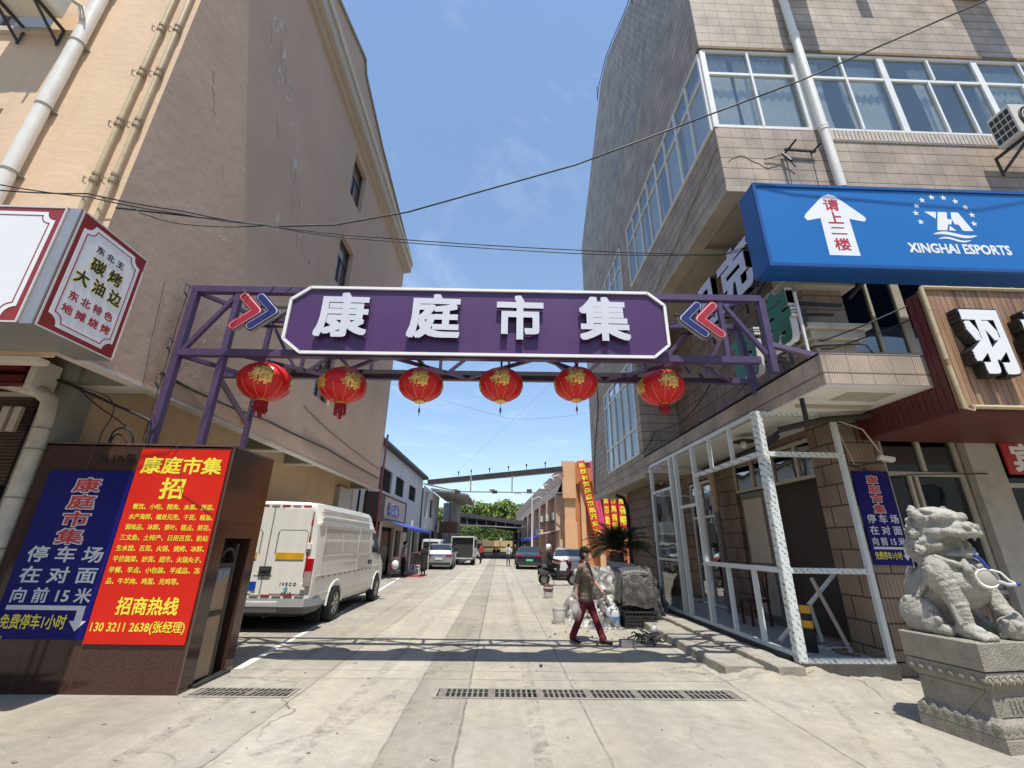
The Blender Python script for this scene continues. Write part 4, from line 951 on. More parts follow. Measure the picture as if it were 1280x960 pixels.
for k, (y, wd) in enumerate(((13.8, .8), (15.2, .6), (16.8, .9))):
    q = curtain((XR + .2, y, 4.4), Y_, wd, 3.2, X_, k + 40); cs_.add(q.v, q.f)
obj('curtain', cs_, M['curtain'], tb, smooth=180)
dim = mat('dim_room', (0.32, 0.33, 0.33), .9, var=.25, scale=.8)
p = MB(); p.wall((XR + 1.6, Y1 + 1.4, Z8), Y_, Z_, YE - Y1 - 1.5, 15 - Z8, [], -X_, .1); p.wall((XR + .2, Y1 + 1.5, Z8), X_, Z_, 11.4, 15 - Z8, [], -Y_, .1); p.box(XR + .13, 16, Y1 + .13, YE, 9.9, 10.0); p.box(XR + .13, 16, Y1 + .13, YE, 12.7, 12.8)
p.wall((XR + 1.15, 13.4, 3.9), Y_, Z_, 7.5, 4.5, [], -X_, .1)
obj('dim_room', p, dim, tb)
# sunny front upper wall
p = MB(); p.wall((XR, Y1, Z8), X_, Z_, 12.0, ZE - Z8, [(.05, 12.0, 10.12 - Z8, 12.58 - Z8)], -Y_, .12); obj('wall', p, M['tile'], tb)
fx = [(4.45, 6.56), (6.74, 8.66), (8.66, 10.92), (10.92, 13.1), (13.1, 15.4)]
for i, (a, b) in enumerate(fx):
    sash = [(.5, .0, 1, .05)] if i < 2 else [(.5, .70, 1, .05), (.42, 0, .68, .05), (.72, 0, .68, .05)]
    window(tb, (a, Y1 + .07, 10.12), X_, Z_, -Y_, b - a, 2.46, sash, [.68], .07, .07, M['win_white'], M['glass'])
p = MB(); p.box(6.56, 6.74, Y1 - .005, Y1 + .2, 10.12, 12.58); obj('window_pier', p, M['win_white'], tb)
p = MB(); p.box(XR - .01, XR + .06, Y1 - .015, Y1 + .07, 10.1, 12.5); obj('corner_post', p, M['win_white'], tb)
p = MB()
for i in range(64): p.box(6.80 + i * .088, 6.872 + i * .088, Y1 - .03, Y1 + .005, 9.83, 10.11)
p.box(6.8, 12.5, Y1 - .02, Y1 + .05, 9.80, 9.828)
obj('sill_course', p, mat('pale_sill_tile', (.50, .43, .36), .7, var=.2, scale=7), tb)
p = MB()
for x in (7.05, 11.75): p.box(x - .5, x + .35, 5.75, 6.72, 14.9, 15.6)
p.box(8.7, 9.0, 6.3, 6.72, 15.2, 15.4)
obj('unseen_shadow_block', p, M['beam'], tb)  # blocks out of view above, added for the shadows they cast on the front
p = MB(); p.box(XR + .25, 16, Y1 + .25, YE, 15.2, ZE - .1); obj('core', p, M['tile'], tb)
p = MB(); p.box(XR - .03, 16, Y1 - .12, Y1 + .1, ZE, ZE + .25); obj('cornice', p, M['beam'], tb)
# underside of the upper bays
p = MB(); p.box(XR + .36, 16, Y1 + .02, 13.3, Z8 - .005, Z8 + .05); obj('soffit', p, M['soffit'], tb)
p = MB(); p.box(XR, XR + .36, Y1, 13.3, Z8 - .14, Z8 - .002); p.box(XR + .36, 16, Y1, Y1 + .35, Z8 - .14, Z8 - .002); p.box(XR + .36, 5.6, 8.6, 8.85, Z8 - .12, Z8 - .006); obj('edge_beam', p, M['beam'], tb)
# recessed second floor: lane wall, front wall with windows
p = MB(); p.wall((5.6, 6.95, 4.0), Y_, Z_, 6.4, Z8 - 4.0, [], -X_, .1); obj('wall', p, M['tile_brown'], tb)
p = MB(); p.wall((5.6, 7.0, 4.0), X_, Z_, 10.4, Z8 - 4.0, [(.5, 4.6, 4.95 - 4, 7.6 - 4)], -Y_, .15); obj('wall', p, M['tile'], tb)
window(tb, (6.1, 7.1, 4.95), X_, Z_, -Y_, 4.1, 2.65, [(.2, 0, 1, .05), (.34, 0, 1, .16), (.5, 0, 1, .05), (.75, 0, 1, .05)], [], .07, .06, mat('aged_frame', (.40, .36, .29), .6, var=.1), M['glass_dark'])
p = MB(); p.box(6.0, 11, 7.7, 7.8, 4.6, 8.2); p.box(6.0, 11, 7.16, 7.7, 4.3, 4.93); obj('dark_room', p, mat('very_dim_room', (.03, .028, .025), .9, var=.3), tb)
p = MB(); p.box(5.3, 6.0, 6.6, 7.3, 4.2, Z8 - .2); obj('corner_column', p, M['tile'], tb)
for grp in (((6.0, 6.2, .16), (6.2, 6.27, .22)), ((5.0, 5.16, .12), (5.16, 5.24, .2), (4.92, 5.0, .05))):
    p = MB()
    for z0, z1, e in grp: p.box(5.3 - e, 6.0 + e, 6.6 - e, 7.3, z0, z1 - .002)
    obj('cornice', p, mat('grimy_moulding', (.46, .43, .36), .85, var=.18, scale=4, streak=.45), tb)
# balcony slab and parapet over the enclosure
p = MB(); p.wall((XR, 5.45, 3.77), Y_, Z_, 7.85, .46, [], -X_, .1); p.wall((XR, 5.45, 3.77), X_, Z_, 11, .46, [], -Y_, .1); p.box(XR, 15, 5.45, 5.47, 4.229, 4.231); p.box(XR, XR + .15, 5.47, 13.3, 4.2, 4.231)
obj('balcony_parapet', p, M['tile'], tb)
p = MB(); p.box(XR + .01, 16, 5.46, 6.9, 3.75, 3.80); p.box(XR + .01, 5.72, 6.9, 13.32, 3.75, 3.80); sfo = obj('balcony_soffit', p, M['soffit_white'], tb)
p = MB(); p.box(4.9, 5.6, 5.72, 6.1, 3.742, 3.7495); p.box(XR + .15, 5.7, 6.3, 6.36, 3.70, 3.7495); obj('soffit_panel', p, M['soffit'], sfo)
# ground floor: lane wall inside the enclosure, front wall
GW = 5.7
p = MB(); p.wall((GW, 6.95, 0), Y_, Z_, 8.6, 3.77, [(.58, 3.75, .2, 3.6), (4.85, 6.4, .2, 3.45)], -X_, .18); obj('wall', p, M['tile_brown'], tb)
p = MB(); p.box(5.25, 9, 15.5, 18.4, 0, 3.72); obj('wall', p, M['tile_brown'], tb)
p = MB(); p.path([(5.22, 18.3, 0), (5.2, 18.35, 3.0), (5.1, 18.4, 3.5), (4.8, 18.5, 3.62)], .08, 8); obj('downpipe', p, M['dark_metal'], tb, smooth=40)
window(tb, (GW + .08, 7.53, 2.88), Y_, Z_, -X_, 3.17, .72, [.25, .5, .75], [], .06, .06, M['trim'], M['glass_dark'])
window(tb, (GW + .08, 11.8, .2), Y_, Z_, -X_, 1.55, 3.2, [.5], [.7], .06, .06, M['win_white'], M['glass_dark'])
d = MB(); d.box(GW + .05, GW + .1, 9.6, 10.6, .2, 2.85); dr = obj('door', d, mat('green_grey_door', (.16, .16, .13), .6, var=.15), tb)
d = MB(); d.box(GW + .03, GW + .049, 9.72, 10.48, .35, 1.2); d.box(GW + .03, GW + .049, 9.72, 10.48, 1.35, 2.7); obj('door_panel', d, M['trim'], dr)
p = MB(); p.box(GW + .24, GW + .28, 7.4, 10.9, .19, 3.7); obj('dark_interior_sheet', p, mat('painted_dim_interior', (.055, .042, .034), .8, var=.2, scale=1), tb)  # dark sheet added inside the opening, the interior's gloom put into its colour
p = MB(); p.box(6.2, 16, 7.6, 7.7, 0, 3.7); p.box(7.6, 7.7, 7.2, 15, 0, 3.7); obj('dark_shop_room', p, mat('shop_dark', (.035, .03, .025), .9, var=.3), tb)
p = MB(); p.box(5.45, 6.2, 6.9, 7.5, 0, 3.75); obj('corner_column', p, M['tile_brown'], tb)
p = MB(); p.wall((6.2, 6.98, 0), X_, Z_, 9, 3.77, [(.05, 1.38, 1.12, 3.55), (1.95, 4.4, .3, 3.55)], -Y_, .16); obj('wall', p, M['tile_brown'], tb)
p = MB(); p.box(7.6, 8.12, 6.86, 7.1, 0, 3.76); obj('concrete_post', p, mat('pitted_concrete_post', (.42, .39, .34), .85, var=.14, scale=5, streak=.4, bump=.4, bscale=18), tb)
window(tb, (6.24, 7.06, 1.12), X_, Z_, -Y_, 1.34, 2.43, [(.3, 0, .69, .05), (.38, 0, .69, .05), (.52, .72, 1, .06)], [.70], .07, .07, mat('beige_alu_frame', (.46, .43, .36), .5, var=.08), M['glass_dark'])
window(tb, (8.15, 7.06, .3), X_, Z_, -Y_, 2.45, 3.2, [.35, .7], [.74], .07, .07, MATS['beige_alu_frame'], M['glass_dark'])
p = MB(); p.box(6.22, 7.62, 6.92, 7.08, 1.06, 1.115); obj('window_sill', p, M['alu'], tb)
film = mat('window_film', (.11, .09, .065), .5, var=.15, scale=3)
p = MB(); p.box(6.3, 6.93, 7.045, 7.05, 2.9, 3.45); p.box(6.96, 7.52, 7.045, 7.05, 2.9, 3.45); f = obj('window_film', p, film, tb)
p = MB(); p.text('农 产', (6.52, 7.044, 3.16), X_, Z_, .36, .10, .002, .01); p.text('副 产 品', (6.62, 7.044, 3.03), X_, Z_, .46, .09, .002, .01)
for k in range(3): p.path([(6.40 + .1 * k + .05 * math.cos(a * .45), 7.042, 3.3 + .06 * math.sin(a * .45)) for a in range(15)], .006, 4)
obj('film_lettering', p, mat('faded_white_film', (.30, .26, .21), .6), f)
p = MB(); p.text('经', (7.24, 7.043, 3.2), X_, Z_, .40, .42, .002, .05); obj('film_letter_outline', p, mat('faded_pale_film', (.42, .40, .36), .6), f)
p = MB(); p.text('经', (7.24, 7.040, 3.2), X_, Z_, .36, .38, .002, .02); obj('film_letter', p, mat('faded_navy_film', (.06, .065, .10), .6), f)
p = MB(); p.text('农', (GW + .07, 7.95, 3.3), -Y_, Z_, .2, .2, .002, .01); p.text('副产品', (GW + .07, 7.95, 3.05), -Y_, Z_, .4, .12, .002, .01); p.path([(GW + .065, 7.95 + .13 * math.cos(a * .42), 3.3 + .17 * math.sin(a * .42)) for a in range(16)], .008, 4); obj('film_lettering', p, MATS['faded_white_film'], f)
p = MB(); p.tube((6.66, 6.62, 8.4), (6.66, 6.62, 18), .085, n=18)
for z in (9.95, 12.95, 12.87, 10.03): p.tube((6.66, 6.62, z), (6.66, 6.62, z + .06), .097, n=18)
obj('drainpipe', p, M['pvc'], label='white drainpipe crossing the sunny tiled front of the right building', cat='pipe', smooth=40)
# little bracket left on the wall
p = MB(); p.bar((5.75, 6.68, 9.45), (6.4, 6.68, 9.42), .04); p.bar((5.8, 6.75, 9.43), (5.8, 6.4, 9.4), .03); p.bar((6.35, 6.75, 9.43), (6.35, 6.45, 9.4), .03); p.tube((5.7, 6.7, 9.35), (5.72, 6.55, 9.0), .03); p.path([(5.3, 6.72, 9.2), (5.5, 6.7, 9.25), (5.7, 6.66, 9.3), (5.9, 6.7, 9.0)], .012, 5)
obj('wall_bracket', p, M['dark_metal'], label='rusty empty bracket fixed to the tiles above the blue sign', cat='bracket')
crk = MB()
r2 = random.Random(3); crk.path([(4.55 + i * .09, Y1 - .003, 9.15 + .15 * math.sin(i * .5) + r2.uniform(-.03, .03)) for i in range(13)], .007, 4); crk.path([(XR - .003, 6.8 + i * .22, 9.55 - i * .05 + r2.uniform(-.06, .06)) for i in range(20)], .012, 4)
obj('tile_crack', crk, MATS['crack_shadow'], tb)
a2 = copy_tree(ac, (10.52, 6.38, 9.3), 0, 'cream air conditioner with round fan on the tiled front above the blue sign')
a2.scale = (1.3, 1.3, 1.3)
a3 = copy_tree(ac, (5.25, 14.2, 1.75), -math.pi / 2, 'air conditioner with dark fan behind the far panes of the white frame')
for ch in list(a2.children) + list(a3.children):
    if ch.name.startswith('hose'): bpy.data.objects.remove(ch)

# ------------------------------------------------------------------ blue sign
M['sign_blue'] = mat('sign_blue_panel', (0.004, 0.135, 0.42), 0.4, var=0.04, scale=1)
M['sign_blue_edge'] = mat('sign_blue_edge', (0.004, 0.07, 0.27), 0.4, var=0.08, scale=2)
bs = thing('blue_sign', 'large bright blue sign box with a white arrow and star emblem over the upper floor', 'shop sign', (7, 6.0, 5.96))
BX0, BX1, BY, BZ0, BZ1 = 4.30, 11.5, 5.9, 5.97, 7.69
p = MB(); p.box(BX0, BX1, BY, BY + .42, BZ0, BZ1); obj('case', p, M['sign_blue_edge'], bs, bev=.015)
p = MB(); p.box(BX0 + .05, BX1, BY - .006, BY, BZ0 + .06, BZ1 - .06); obj('panel', p, M['sign_blue'], bs)
p = MB(); p.box(BX0, BX1, BY - .03, BY - .001, BZ1 - .06, BZ1); p.box(BX0, BX1, BY - .03, BY - .001, BZ0, BZ0 + .06); p.box(BX0, BX0 + .05, BY - .03, BY - .001, BZ0 + .06, BZ1 - .06); obj('frame', p, M['sign_blue_edge'], bs)
yb = BY - .0062
def pl2(mb, pts, d=.003): mb.poly([(x, yb, z) for x, z in pts], (0, -d, 0))
p = MB(); arrow = [(5.36, 6.22), (5.88, 6.22), (5.88, 6.98), (6.14, 6.93), (6.18, 7.0), (6.14, 7.06), (5.74, 7.47), (5.64, 7.50), (5.52, 7.46), (5.13, 7.05), (5.10, 6.98), (5.14, 6.92), (5.38, 6.98)]
pl2(p, arrow); obj('arrow', p, M['sign_white'], bs)
p = MB()
for i, ch in enumerate('请上二楼'): p.text(ch, (5.63, yb - .0032, 7.27 - i * .275), X_, Z_, .27, .25 if ch != '二' else .15, .002, .02)
obj('arrow_lettering', p, M['ink_red'], bs)
p = MB(); cx, cz = 7.60, 7.02
for i in range(10):
    a = R(200 - i * 24.5); sx, sz = cx + .50 * math.cos(a), cz + .10 + .40 * math.sin(a)
    if i == 9 or i == 0: sz -= .02
    pts = []
    for k in range(10):
        rr = .062 if k % 2 == 0 else .026; an = R(90 + k * 36); pts.append((sx + rr * math.cos(an), sz + rr * math.sin(an)))
    pl2(p, pts)
def E(x, z): return (cx + x, cz + z)
pl2(p, [E(-.34, .17), E(-.13, .17), E(-.18, .02)]); pl2(p, [E(-.10, .17), E(.06, .17), E(.02, .02), E(.10, .02), E(.06, -.09), E(-.04, -.09) , E(-.06, -.22), E(-.23, -.22)][:5] + [E(0, -.09), E(-.06, -.22), E(-.23, -.22)])
pl2(p, [E(.13, .17), E(.26, .17), E(.40, -.22), E(.22, -.22), E(.18, -.09), E(.12, -.09), E(.10, .02)]); pl2(p, [E(.02, -.12), E(.10, -.22), E(-.02, -.22)])
def wave(z0, x0, x1, t_):
    up = []; dn = []
    for i in range(13):
        u = i / 12; x = x0 + (x1 - x0) * u; zz = z0 + .035 * math.sin(u * 2 * math.pi) ; th = t_ * math.sin(math.pi * min(1, u * 1.0)) ** .6
        up.append(E(x, zz + th / 2)); dn.append(E(x, zz - th / 2))
    pl2(p, up + dn[1:-1][::-1])
wave(-.31, -.34, .44, .07); wave(-.41, -.28, .30, .045)
obj('emblem', p, M['sign_white'], bs)
p = MB(); p.text('XINGHAI ESPORTS', (7.63, yb, 6.42), X_, Z_, 1.76, .20, .003, .03); obj('lettering', p, M['sign_white'], bs)
p = MB()
for x in (4.7, 6.5, 8.5): p.bar((x, 6.3, 6.3), (x, 7.0, 6.1), .05); p.bar((x, 6.3, 7.4), (x, 6.8, 7.4), .05)
obj('bracket', p, M['dark_metal'], bs)

# ------------------------------------------------------------------ channel letters of the pharmacy on the lane side
M['green'] = mat('green_letter_face', (0.008, 0.13, 0.06), 0.4, var=0.06); M['lilac'] = mat('grey_lilac_letter_face', (0.52, 0.54, 0.68), 0.5, var=0.05)
M['ret_white'] = mat('white_letter_return', (0.66, 0.64, 0.62), 0.5, var=0.06); M['ret_dark'] = mat('dark_letter_return', (0.06, 0.065, 0.07), 0.5, .3, var=0.2)
def channel(ch, y, z, wd, hh, face_m, ret_m, label, cat='letter sign', name='channel_letter', grp=None):
    t = thing(name, label, cat, (4.8, y, z - hh / 2), group=grp)
    p = MB(); p.text(ch, (4.87, y, z), -Y_, Z_, wd, hh, .12, .045, 3); obj('letter_return', p, ret_m, t)
    p = MB(); p.text(ch, (4.749, y, z), -Y_, Z_, wd * .985, hh * .985, .006, .04, 3); obj('letter_face', p, face_m, t)
    p = MB(); p.bar((4.9, y, z - hh / 2 - .3), (4.9, y, z + hh / 2), .04); p.bar((4.9, y + wd * .3, z), (5.6, y + wd * .3, z), .04); p.bar((4.9, y - wd * .3, z), (5.6, y - wd * .3, z), .04); obj('bracket', p, M['dark_metal'], t)
channel('房', 6.68, 5.40, .86, 1.06, M['green'], M['ret_white'], 'large green channel letter with white sides, nearest to the balcony corner')
channel('药', 7.75, 5.2, .86, 1.0, M['green'], M['ret_white'], 'green channel letter half hidden behind the purple truss')
channel('克', 7.62, 7.0, 1.28, 1.22, M['lilac'], M['ret_dark'], 'lilac grey channel letter beside the blue sign box')
channel('坦', 9.06, 7.0, 1.28, 1.2, M['lilac'], M['ret_dark'], 'lilac grey channel letter behind the top of the purple truss')
p = MB(); p.bar((4.86, 6.22, 4.2), (4.86, 6.22, 5.7), .035); obj('sign_post', p, M['ret_white'], label='thin white upright beside the large green letter', cat='post')
p = MB(); p.bar((5.0, 6.4, 5.6), (5.6, 6.2, 5.45), .05); p.path([(5.0, 7, 5.1), (5.4, 6.5, 4.95), (5.9, 6.2, 5.1), (6.6, 6.0, 5.4)], .012, 5); p.path([(5.0, 7, 5.0), (5.5, 6.5, 4.8), (6.2, 6.2, 5.0), (6.9, 6.0, 5.3)], .012, 5); p.path([(4.9, 7, 4.9), (5.3, 6.45, 4.83), (5.9, 6.3, 4.8), (6.2, 6.5, 4.7)], .016, 5)
obj('loose_cable', p, M['black_cable'], label='slack black cables strung under the blue sign to the windows', cat='cable')

# ------------------------------------------------------------------ wooden restaurant sign
def plank_mat(name, c1, c2, width, axis='X', rough=.55):
    m = bpy.data.materials.new(name); m.use_nodes = True
    n = m.node_tree; N = n.nodes; L = n.links; b = N['Principled BSDF']; b.inputs['Roughness'].default_value = rough
    g = N.new('ShaderNodeNewGeometry'); s = N.new('ShaderNodeSeparateXYZ'); L.new(g.outputs['Position'], s.inputs[0])
    dv = N.new('ShaderNodeMath'); dv.operation = 'DIVIDE'; L.new(s.outputs[axis], dv.inputs[0]); dv.inputs[1].default_value = width
    fl = N.new('ShaderNodeMath'); fl.operation = 'FLOOR'; L.new(dv.outputs[0], fl.inputs[0])
    wn = N.new('ShaderNodeTexWhiteNoise'); wn.noise_dimensions = '1D'; L.new(fl.outputs[0], wn.inputs['W'])
    mp = N.new('ShaderNodeMapping'); mp.inputs['Scale'].default_value = (9, 9, .8); L.new(g.outputs['Position'], mp.inputs['Vector'])
    no = N.new('ShaderNodeTexNoise'); no.inputs['Scale'].default_value = 2; no.inputs['Detail'].default_value = 8; L.new(mp.outputs[0], no.inputs['Vector'])
    ad = N.new('ShaderNodeMath'); ad.operation = 'MULTIPLY_ADD'; L.new(wn.outputs['Value'], ad.inputs[0]); ad.inputs[1].default_value = .5; L.new(no.outputs['Fac'], ad.inputs[2])
    cr = N.new('ShaderNodeValToRGB'); cr.color_ramp.elements[0].position = .35; cr.color_ramp.elements[1].position = 1.05
    cr.color_ramp.elements[0].color = (*c1, 1); cr.color_ramp.elements[1].color = (*c2, 1); L.new(ad.outputs[0], cr.inputs['Fac'])
    L.new(cr.outputs['Color'], b.inputs['Base Color'])
    return m
M['plank'] = plank_mat('weathered_brown_boards', (.16, .08, .045), (.36, .215, .125), .08)
M['maroon'] = mat('maroon_boards', (.085, .012, .014), .5, var=.2, scale=4); M['maroon_soffit'] = mat('maroon_soffit', (.10, .016, .012), .5, var=.15, scale=2)
M['bamboo'] = mat('cream_bamboo', (.48, .40, .24), .45, var=.12, scale=5)
ws = thing('wooden_sign', 'brown board restaurant sign with bamboo edging and large white brush characters', 'shop sign', (7.2, 5.9, 3.36))
WX0, WX1, WY0, WY1, WZ0, WZ1 = 5.90, 10.5, 5.2, 6.85, 3.36, 5.14
p = MB(); n_ = int((WX1 - WX0) / .08)
for i in range(n_): p.box(WX0 + i * .08 + .004, WX0 + (i + 1) * .08 - .004, WY0, WY0 + .03, WZ0 + .01, WZ1)
p.box(WX0, WX1, WY0 + .02, WY0 + .05, WZ0 + .01, WZ1); obj('board_front', p, M['plank'], ws)
p = MB(); n_ = 17
for i in range(n_): p.box(WX0 - .02, WX0 + .02, WY0 + .05 + i * .095, WY0 + .05 + (i + 1) * .095 - .008, WZ0, WZ1 - .03 if i < 2 else 3.74)
p.box(WX0 - .01, WX0 + .03, WY0 + .05, 5.44, WZ0, WZ1 - .03); p.box(WX0 - .01, WX0 + .03, 5.44, WY1, WZ0, 3.74); obj('board_side', p, M['maroon'], ws)
p = MB(); p.box(WX0 - .02, WX1, WY0 + .02, WY1, WZ0 - .04, WZ0 + .005); obj('soffit', p, M['maroon_soffit'], ws)
p = MB(); p.box(WX0, WX1, WY0 + .05, 5.44, WZ1 - .08, WZ1 - .03); obj('top_board', p, M['maroon'], ws)
p = MB()
def pole(a, b, r=.027):
    a, b = V(a), V(b); L_ = (b - a).length; k = max(2, int(L_ / .32)); pts = []; rad = []
    for i in range(k + 1):
        q = a.lerp(b, i / k); pts += [q]; rad += [r]
    p.path(pts, r, 10)
    for i in range(1, k): p.tube(a.lerp(b, i / k - .006), a.lerp(b, i / k + .006), r * 1.13, n=10)
pole((WX0 + .02, WY0 - .02, WZ0 + .0), (WX0 + .0, WY0 - .02, 3.95)); pole((WX0 + .0, WY0 - .02, 4.05), (WX0 + .0, WY0 - .02, WZ1 + .02)); pole((WX0, WY0 - .02, WZ1 + .02), (WX1, WY0 - .02, WZ1 + .02)); pole((WX0 + .1, WY0 - .02, WZ0 + .03), (WX1, WY0 - .02, WZ0 + .03))
p.path([(WX0 + .02, WY0 - .03, WZ0 + .0), (WX0 + .1, WY0 - .05, WZ0 - .03), (WX0 + .12, WY0 - .05, WZ0 + .05)], .012, 6)
obj('bamboo_edging', p, M['bamboo'], ws, smooth=40)
for ch, x, z, wd, hh in (('羽', 6.42, 4.27, .54, .94), ('美', 7.26, 4.27, .62, .94)):
    q = MB(); q.text(ch, (x, WY0 - .002, z), X_, Z_, wd * 1.07, hh * 1.05, .14, .06, 4); s_ = obj('letter_case', q, mat('black_letter_case', (.02, .02, .02), .35, var=.1), ws)
    q = MB(); q.text(ch, (x, WY0 - .143, z), X_, Z_, wd, hh, .008, .042, 4); obj('letter', q, M['sign_white'], s_)
rs = thing('red_notice', 'red hanging notice with a white character under the wooden sign', 'notice board', (8.6, 6.84, 2.83))
p = MB(); p.box(8.16, 9.4, 6.82, 6.85, 2.82, 3.36); obj('board', p, mat('notice_red', (.42, .02, .02), .4, var=.06), rs)
p = MB(); p.text('宾', (8.50, 6.8195, 3.09), X_, Z_, .46, .46, .003, .03); p.text('馆', (9.05, 6.8195, 3.09), X_, Z_, .46, .46, .003, .03); obj('lettering', p, M['sign_white'], rs)
parking_board(5.605, 6.19, 1.44, 2.83, 6.895, 'blue parking notice on the tiled column behind the stone lion')
# lamp on a bent arm
t = thing('wall_lamp', 'small white lamp on a bent arm over the blue notice on the column', 'lamp', (5.75, 6.8, 2.9))
p = MB(); p.path([(5.35, 6.9, 3.72), (5.55, 6.75, 3.6), (5.75, 6.62, 3.45), (5.95, 6.62, 3.05)], .012, 6); p.path([(5.55, 6.9, 3.55), (5.7, 6.9, 2.95)], .012, 6); obj('arm', p, M['trim'], t, smooth=40)
p = MB(); p.obox((5.98, 6.6, 2.98), (.10, -.02, -.02), (.02, .06, 0), (.01, 0, .035)); obj('lamp_head', p, M['win_white'], t, bev=.012)
p = MB(); p.path([(5.9, 6.6, 2.95), (5.7, 6.85, 2.9), (5.55, 6.88, 2.93), (6.2, 6.88, 2.75), (6.7, 6.9, 2.8), (7.8, 6.84, 2.82)], .01, 5); obj('cable', p, M['black_cable'], t)

# ------------------------------------------------------------------ white glazing frame (unfinished porch) in front of the shop
def film_mat():
    m = mat('film_wrapped_profile', (0.64, 0.68, 0.66), 0.4, var=0.05, scale=3)
    n = m.node_tree; N = n.nodes; L = n.links; b = N['Principled BSDF']
    g = N.new('ShaderNodeNewGeometry'); mp = N.new('ShaderNodeMapping'); mp.inputs['Rotation'].default_value = (R(28), R(35), R(30)); mp.inputs['Scale'].default_value = (1, 1, 1); L.new(g.outputs['Position'], mp.inputs['Vector'])
    wv = N.new('ShaderNodeTexWave'); wv.inputs['Scale'].default_value = 4.6; wv.inputs['Distortion'].default_value = .6; L.new(mp.outputs[0], wv.inputs['Vector'])
    no = N.new('ShaderNodeTexNoise'); no.inputs['Scale'].default_value = 34; no.inputs['Detail'].default_value = 2; L.new(g.outputs['Position'], no.inputs['Vector'])
    a = N.new('ShaderNodeMath'); a.operation = 'GREATER_THAN'; a.inputs[1].default_value = .72; L.new(wv.outputs['Fac'], a.inputs[0])
    c = N.new('ShaderNodeMath'); c.operation = 'GREATER_THAN'; c.inputs[1].default_value = .52; L.new(no.outputs['Fac'], c.inputs[0])
    d = N.new('ShaderNodeMath'); d.operation = 'MULTIPLY'; L.new(a.outputs[0], d.inputs[0]); L.new(c.outputs[0], d.inputs[1])
    e = N.new('ShaderNodeMath'); e.operation = 'MULTIPLY'; e.inputs[1].default_value = .8; L.new(d.outputs[0], e.inputs[0])
    mi = N.new('ShaderNodeMix'); mi.data_type = 'RGBA'; L.new(e.outputs[0], mi.inputs['Factor'])
    src = b.inputs['Base Color'].links[0].from_socket; L.new(src, mi.inputs['A']); mi.inputs['B'].default_value = (.07, .08, .13, 1); L.new(mi.outputs['Result'], b.inputs['Base Color'])
    return m
M['film'] = film_mat(); M['frame_alu'] = mat('white_frame_profile', (0.60, 0.65, 0.64), 0.4, var=0.06, scale=4)
en = thing('glazed_porch', 'unfinished white glazing frame with film wrapped corner post standing on a dark plinth', 'porch', (4.8, 9, 0))
EX, EY0, EY1, EXR = 4.17, 6.8, 12.1, 5.47
p = MB(); p.box(EX - .06, EXR, EY0 - .06, EY0 + .16, 0, .18); p.box(EX - .06, EX + .16, EY0 + .16, EY1 + .1, 0, .24); obj('plinth', p, M['dark_concrete'], en)
p = MB(); p.box(EX + .1, GW, EY0 + .1, 15.5, .17, .19); obj('porch_floor', p, mat('grey_floor_tile', (.36, .36, .37), .35, var=.1, scale=3), en)
p = MB(); p.bar((EX, EY0, .18), (EX, EY0, 3.76), .135, .135); obj('corner_post', p, M['film'], en, bev=.025)
def fb(name, a, b, w_=.06, m_=None):
    q = MB(); q.bar(a, b, w_, w_, up=(0, 0, 1) if abs(V(b).z - V(a).z) < .01 else (0, 1, 0)); return obj(name, q, m_ or M['frame_alu'], en)
for nm, z, w_ in (('bottom_rail', .215, .06), ('middle_rail', 1.35, .075), ('top_rail', 3.73, .06)):
    fb(nm, (EX, EY0 + .07, z + (.05 if z < .3 else 0)), (EX, 9.3 if nm == 'middle_rail' else EY1, z + (.05 if z < .3 else 0)), w_, M['film'] if nm == 'x' else None); fb(nm, (EX + .07, EY0, z), (EXR, EY0, z), w_, M['film'])
fb('transom_rail', (EX, EY0 + .07, 3.08), (EX, 9.3, 3.08), .075, M['film']); fb('transom_rail', (EX + .07, EY0, 3.06), (EXR, EY0, 3.06), .075, M['film'])
fb('transom_rail', (EX, 9.4, 2.5), (EX, 10.3, 2.5)); fb('transom_rail', (EX, 10.7, 3.0), (EX, EY1, 3.0)); fb('middle_rail', (EX, 10.7, 1.36), (EX, EY1, 1.36))
for y in (7.63, 8.48): fb('glazing_bar', (EX, y, .29), (EX, y, 1.31), .065)
for y in (7.72, 8.55): fb('glazing_bar', (EX, y, 3.12), (EX, y, 3.7), .06)
for y in (9.35, 10.35, 10.68, EY1): fb('mullion', (EX, y, .25), (EX, y, 3.7), .085)
fb('mullion', (EXR - .035, EY0, .2), (EXR - .035, EY0, 3.7), .07)
fb('far_rail', (EX, EY1, 3.7), (GW, EY1, 3.7)); fb('far_rail', (EX, EY1, 2.95), (GW, EY1, 2.95), .04); fb('far_rail', (EX, EY1, .4), (GW, EY1, .4), .05); 
p = MB()
for (y0, y1, z0, z1) in ((10.72, EY1 - .04, .3, 1.3), (10.72, EY1 - .04, 1.42, 2.95)): p.box(EX - .004, EX + .004, y0, y1, z0, z1)
obj('pane', p, glass_mat('clear_porch_glass', (.86, .88, .88), .05), en)
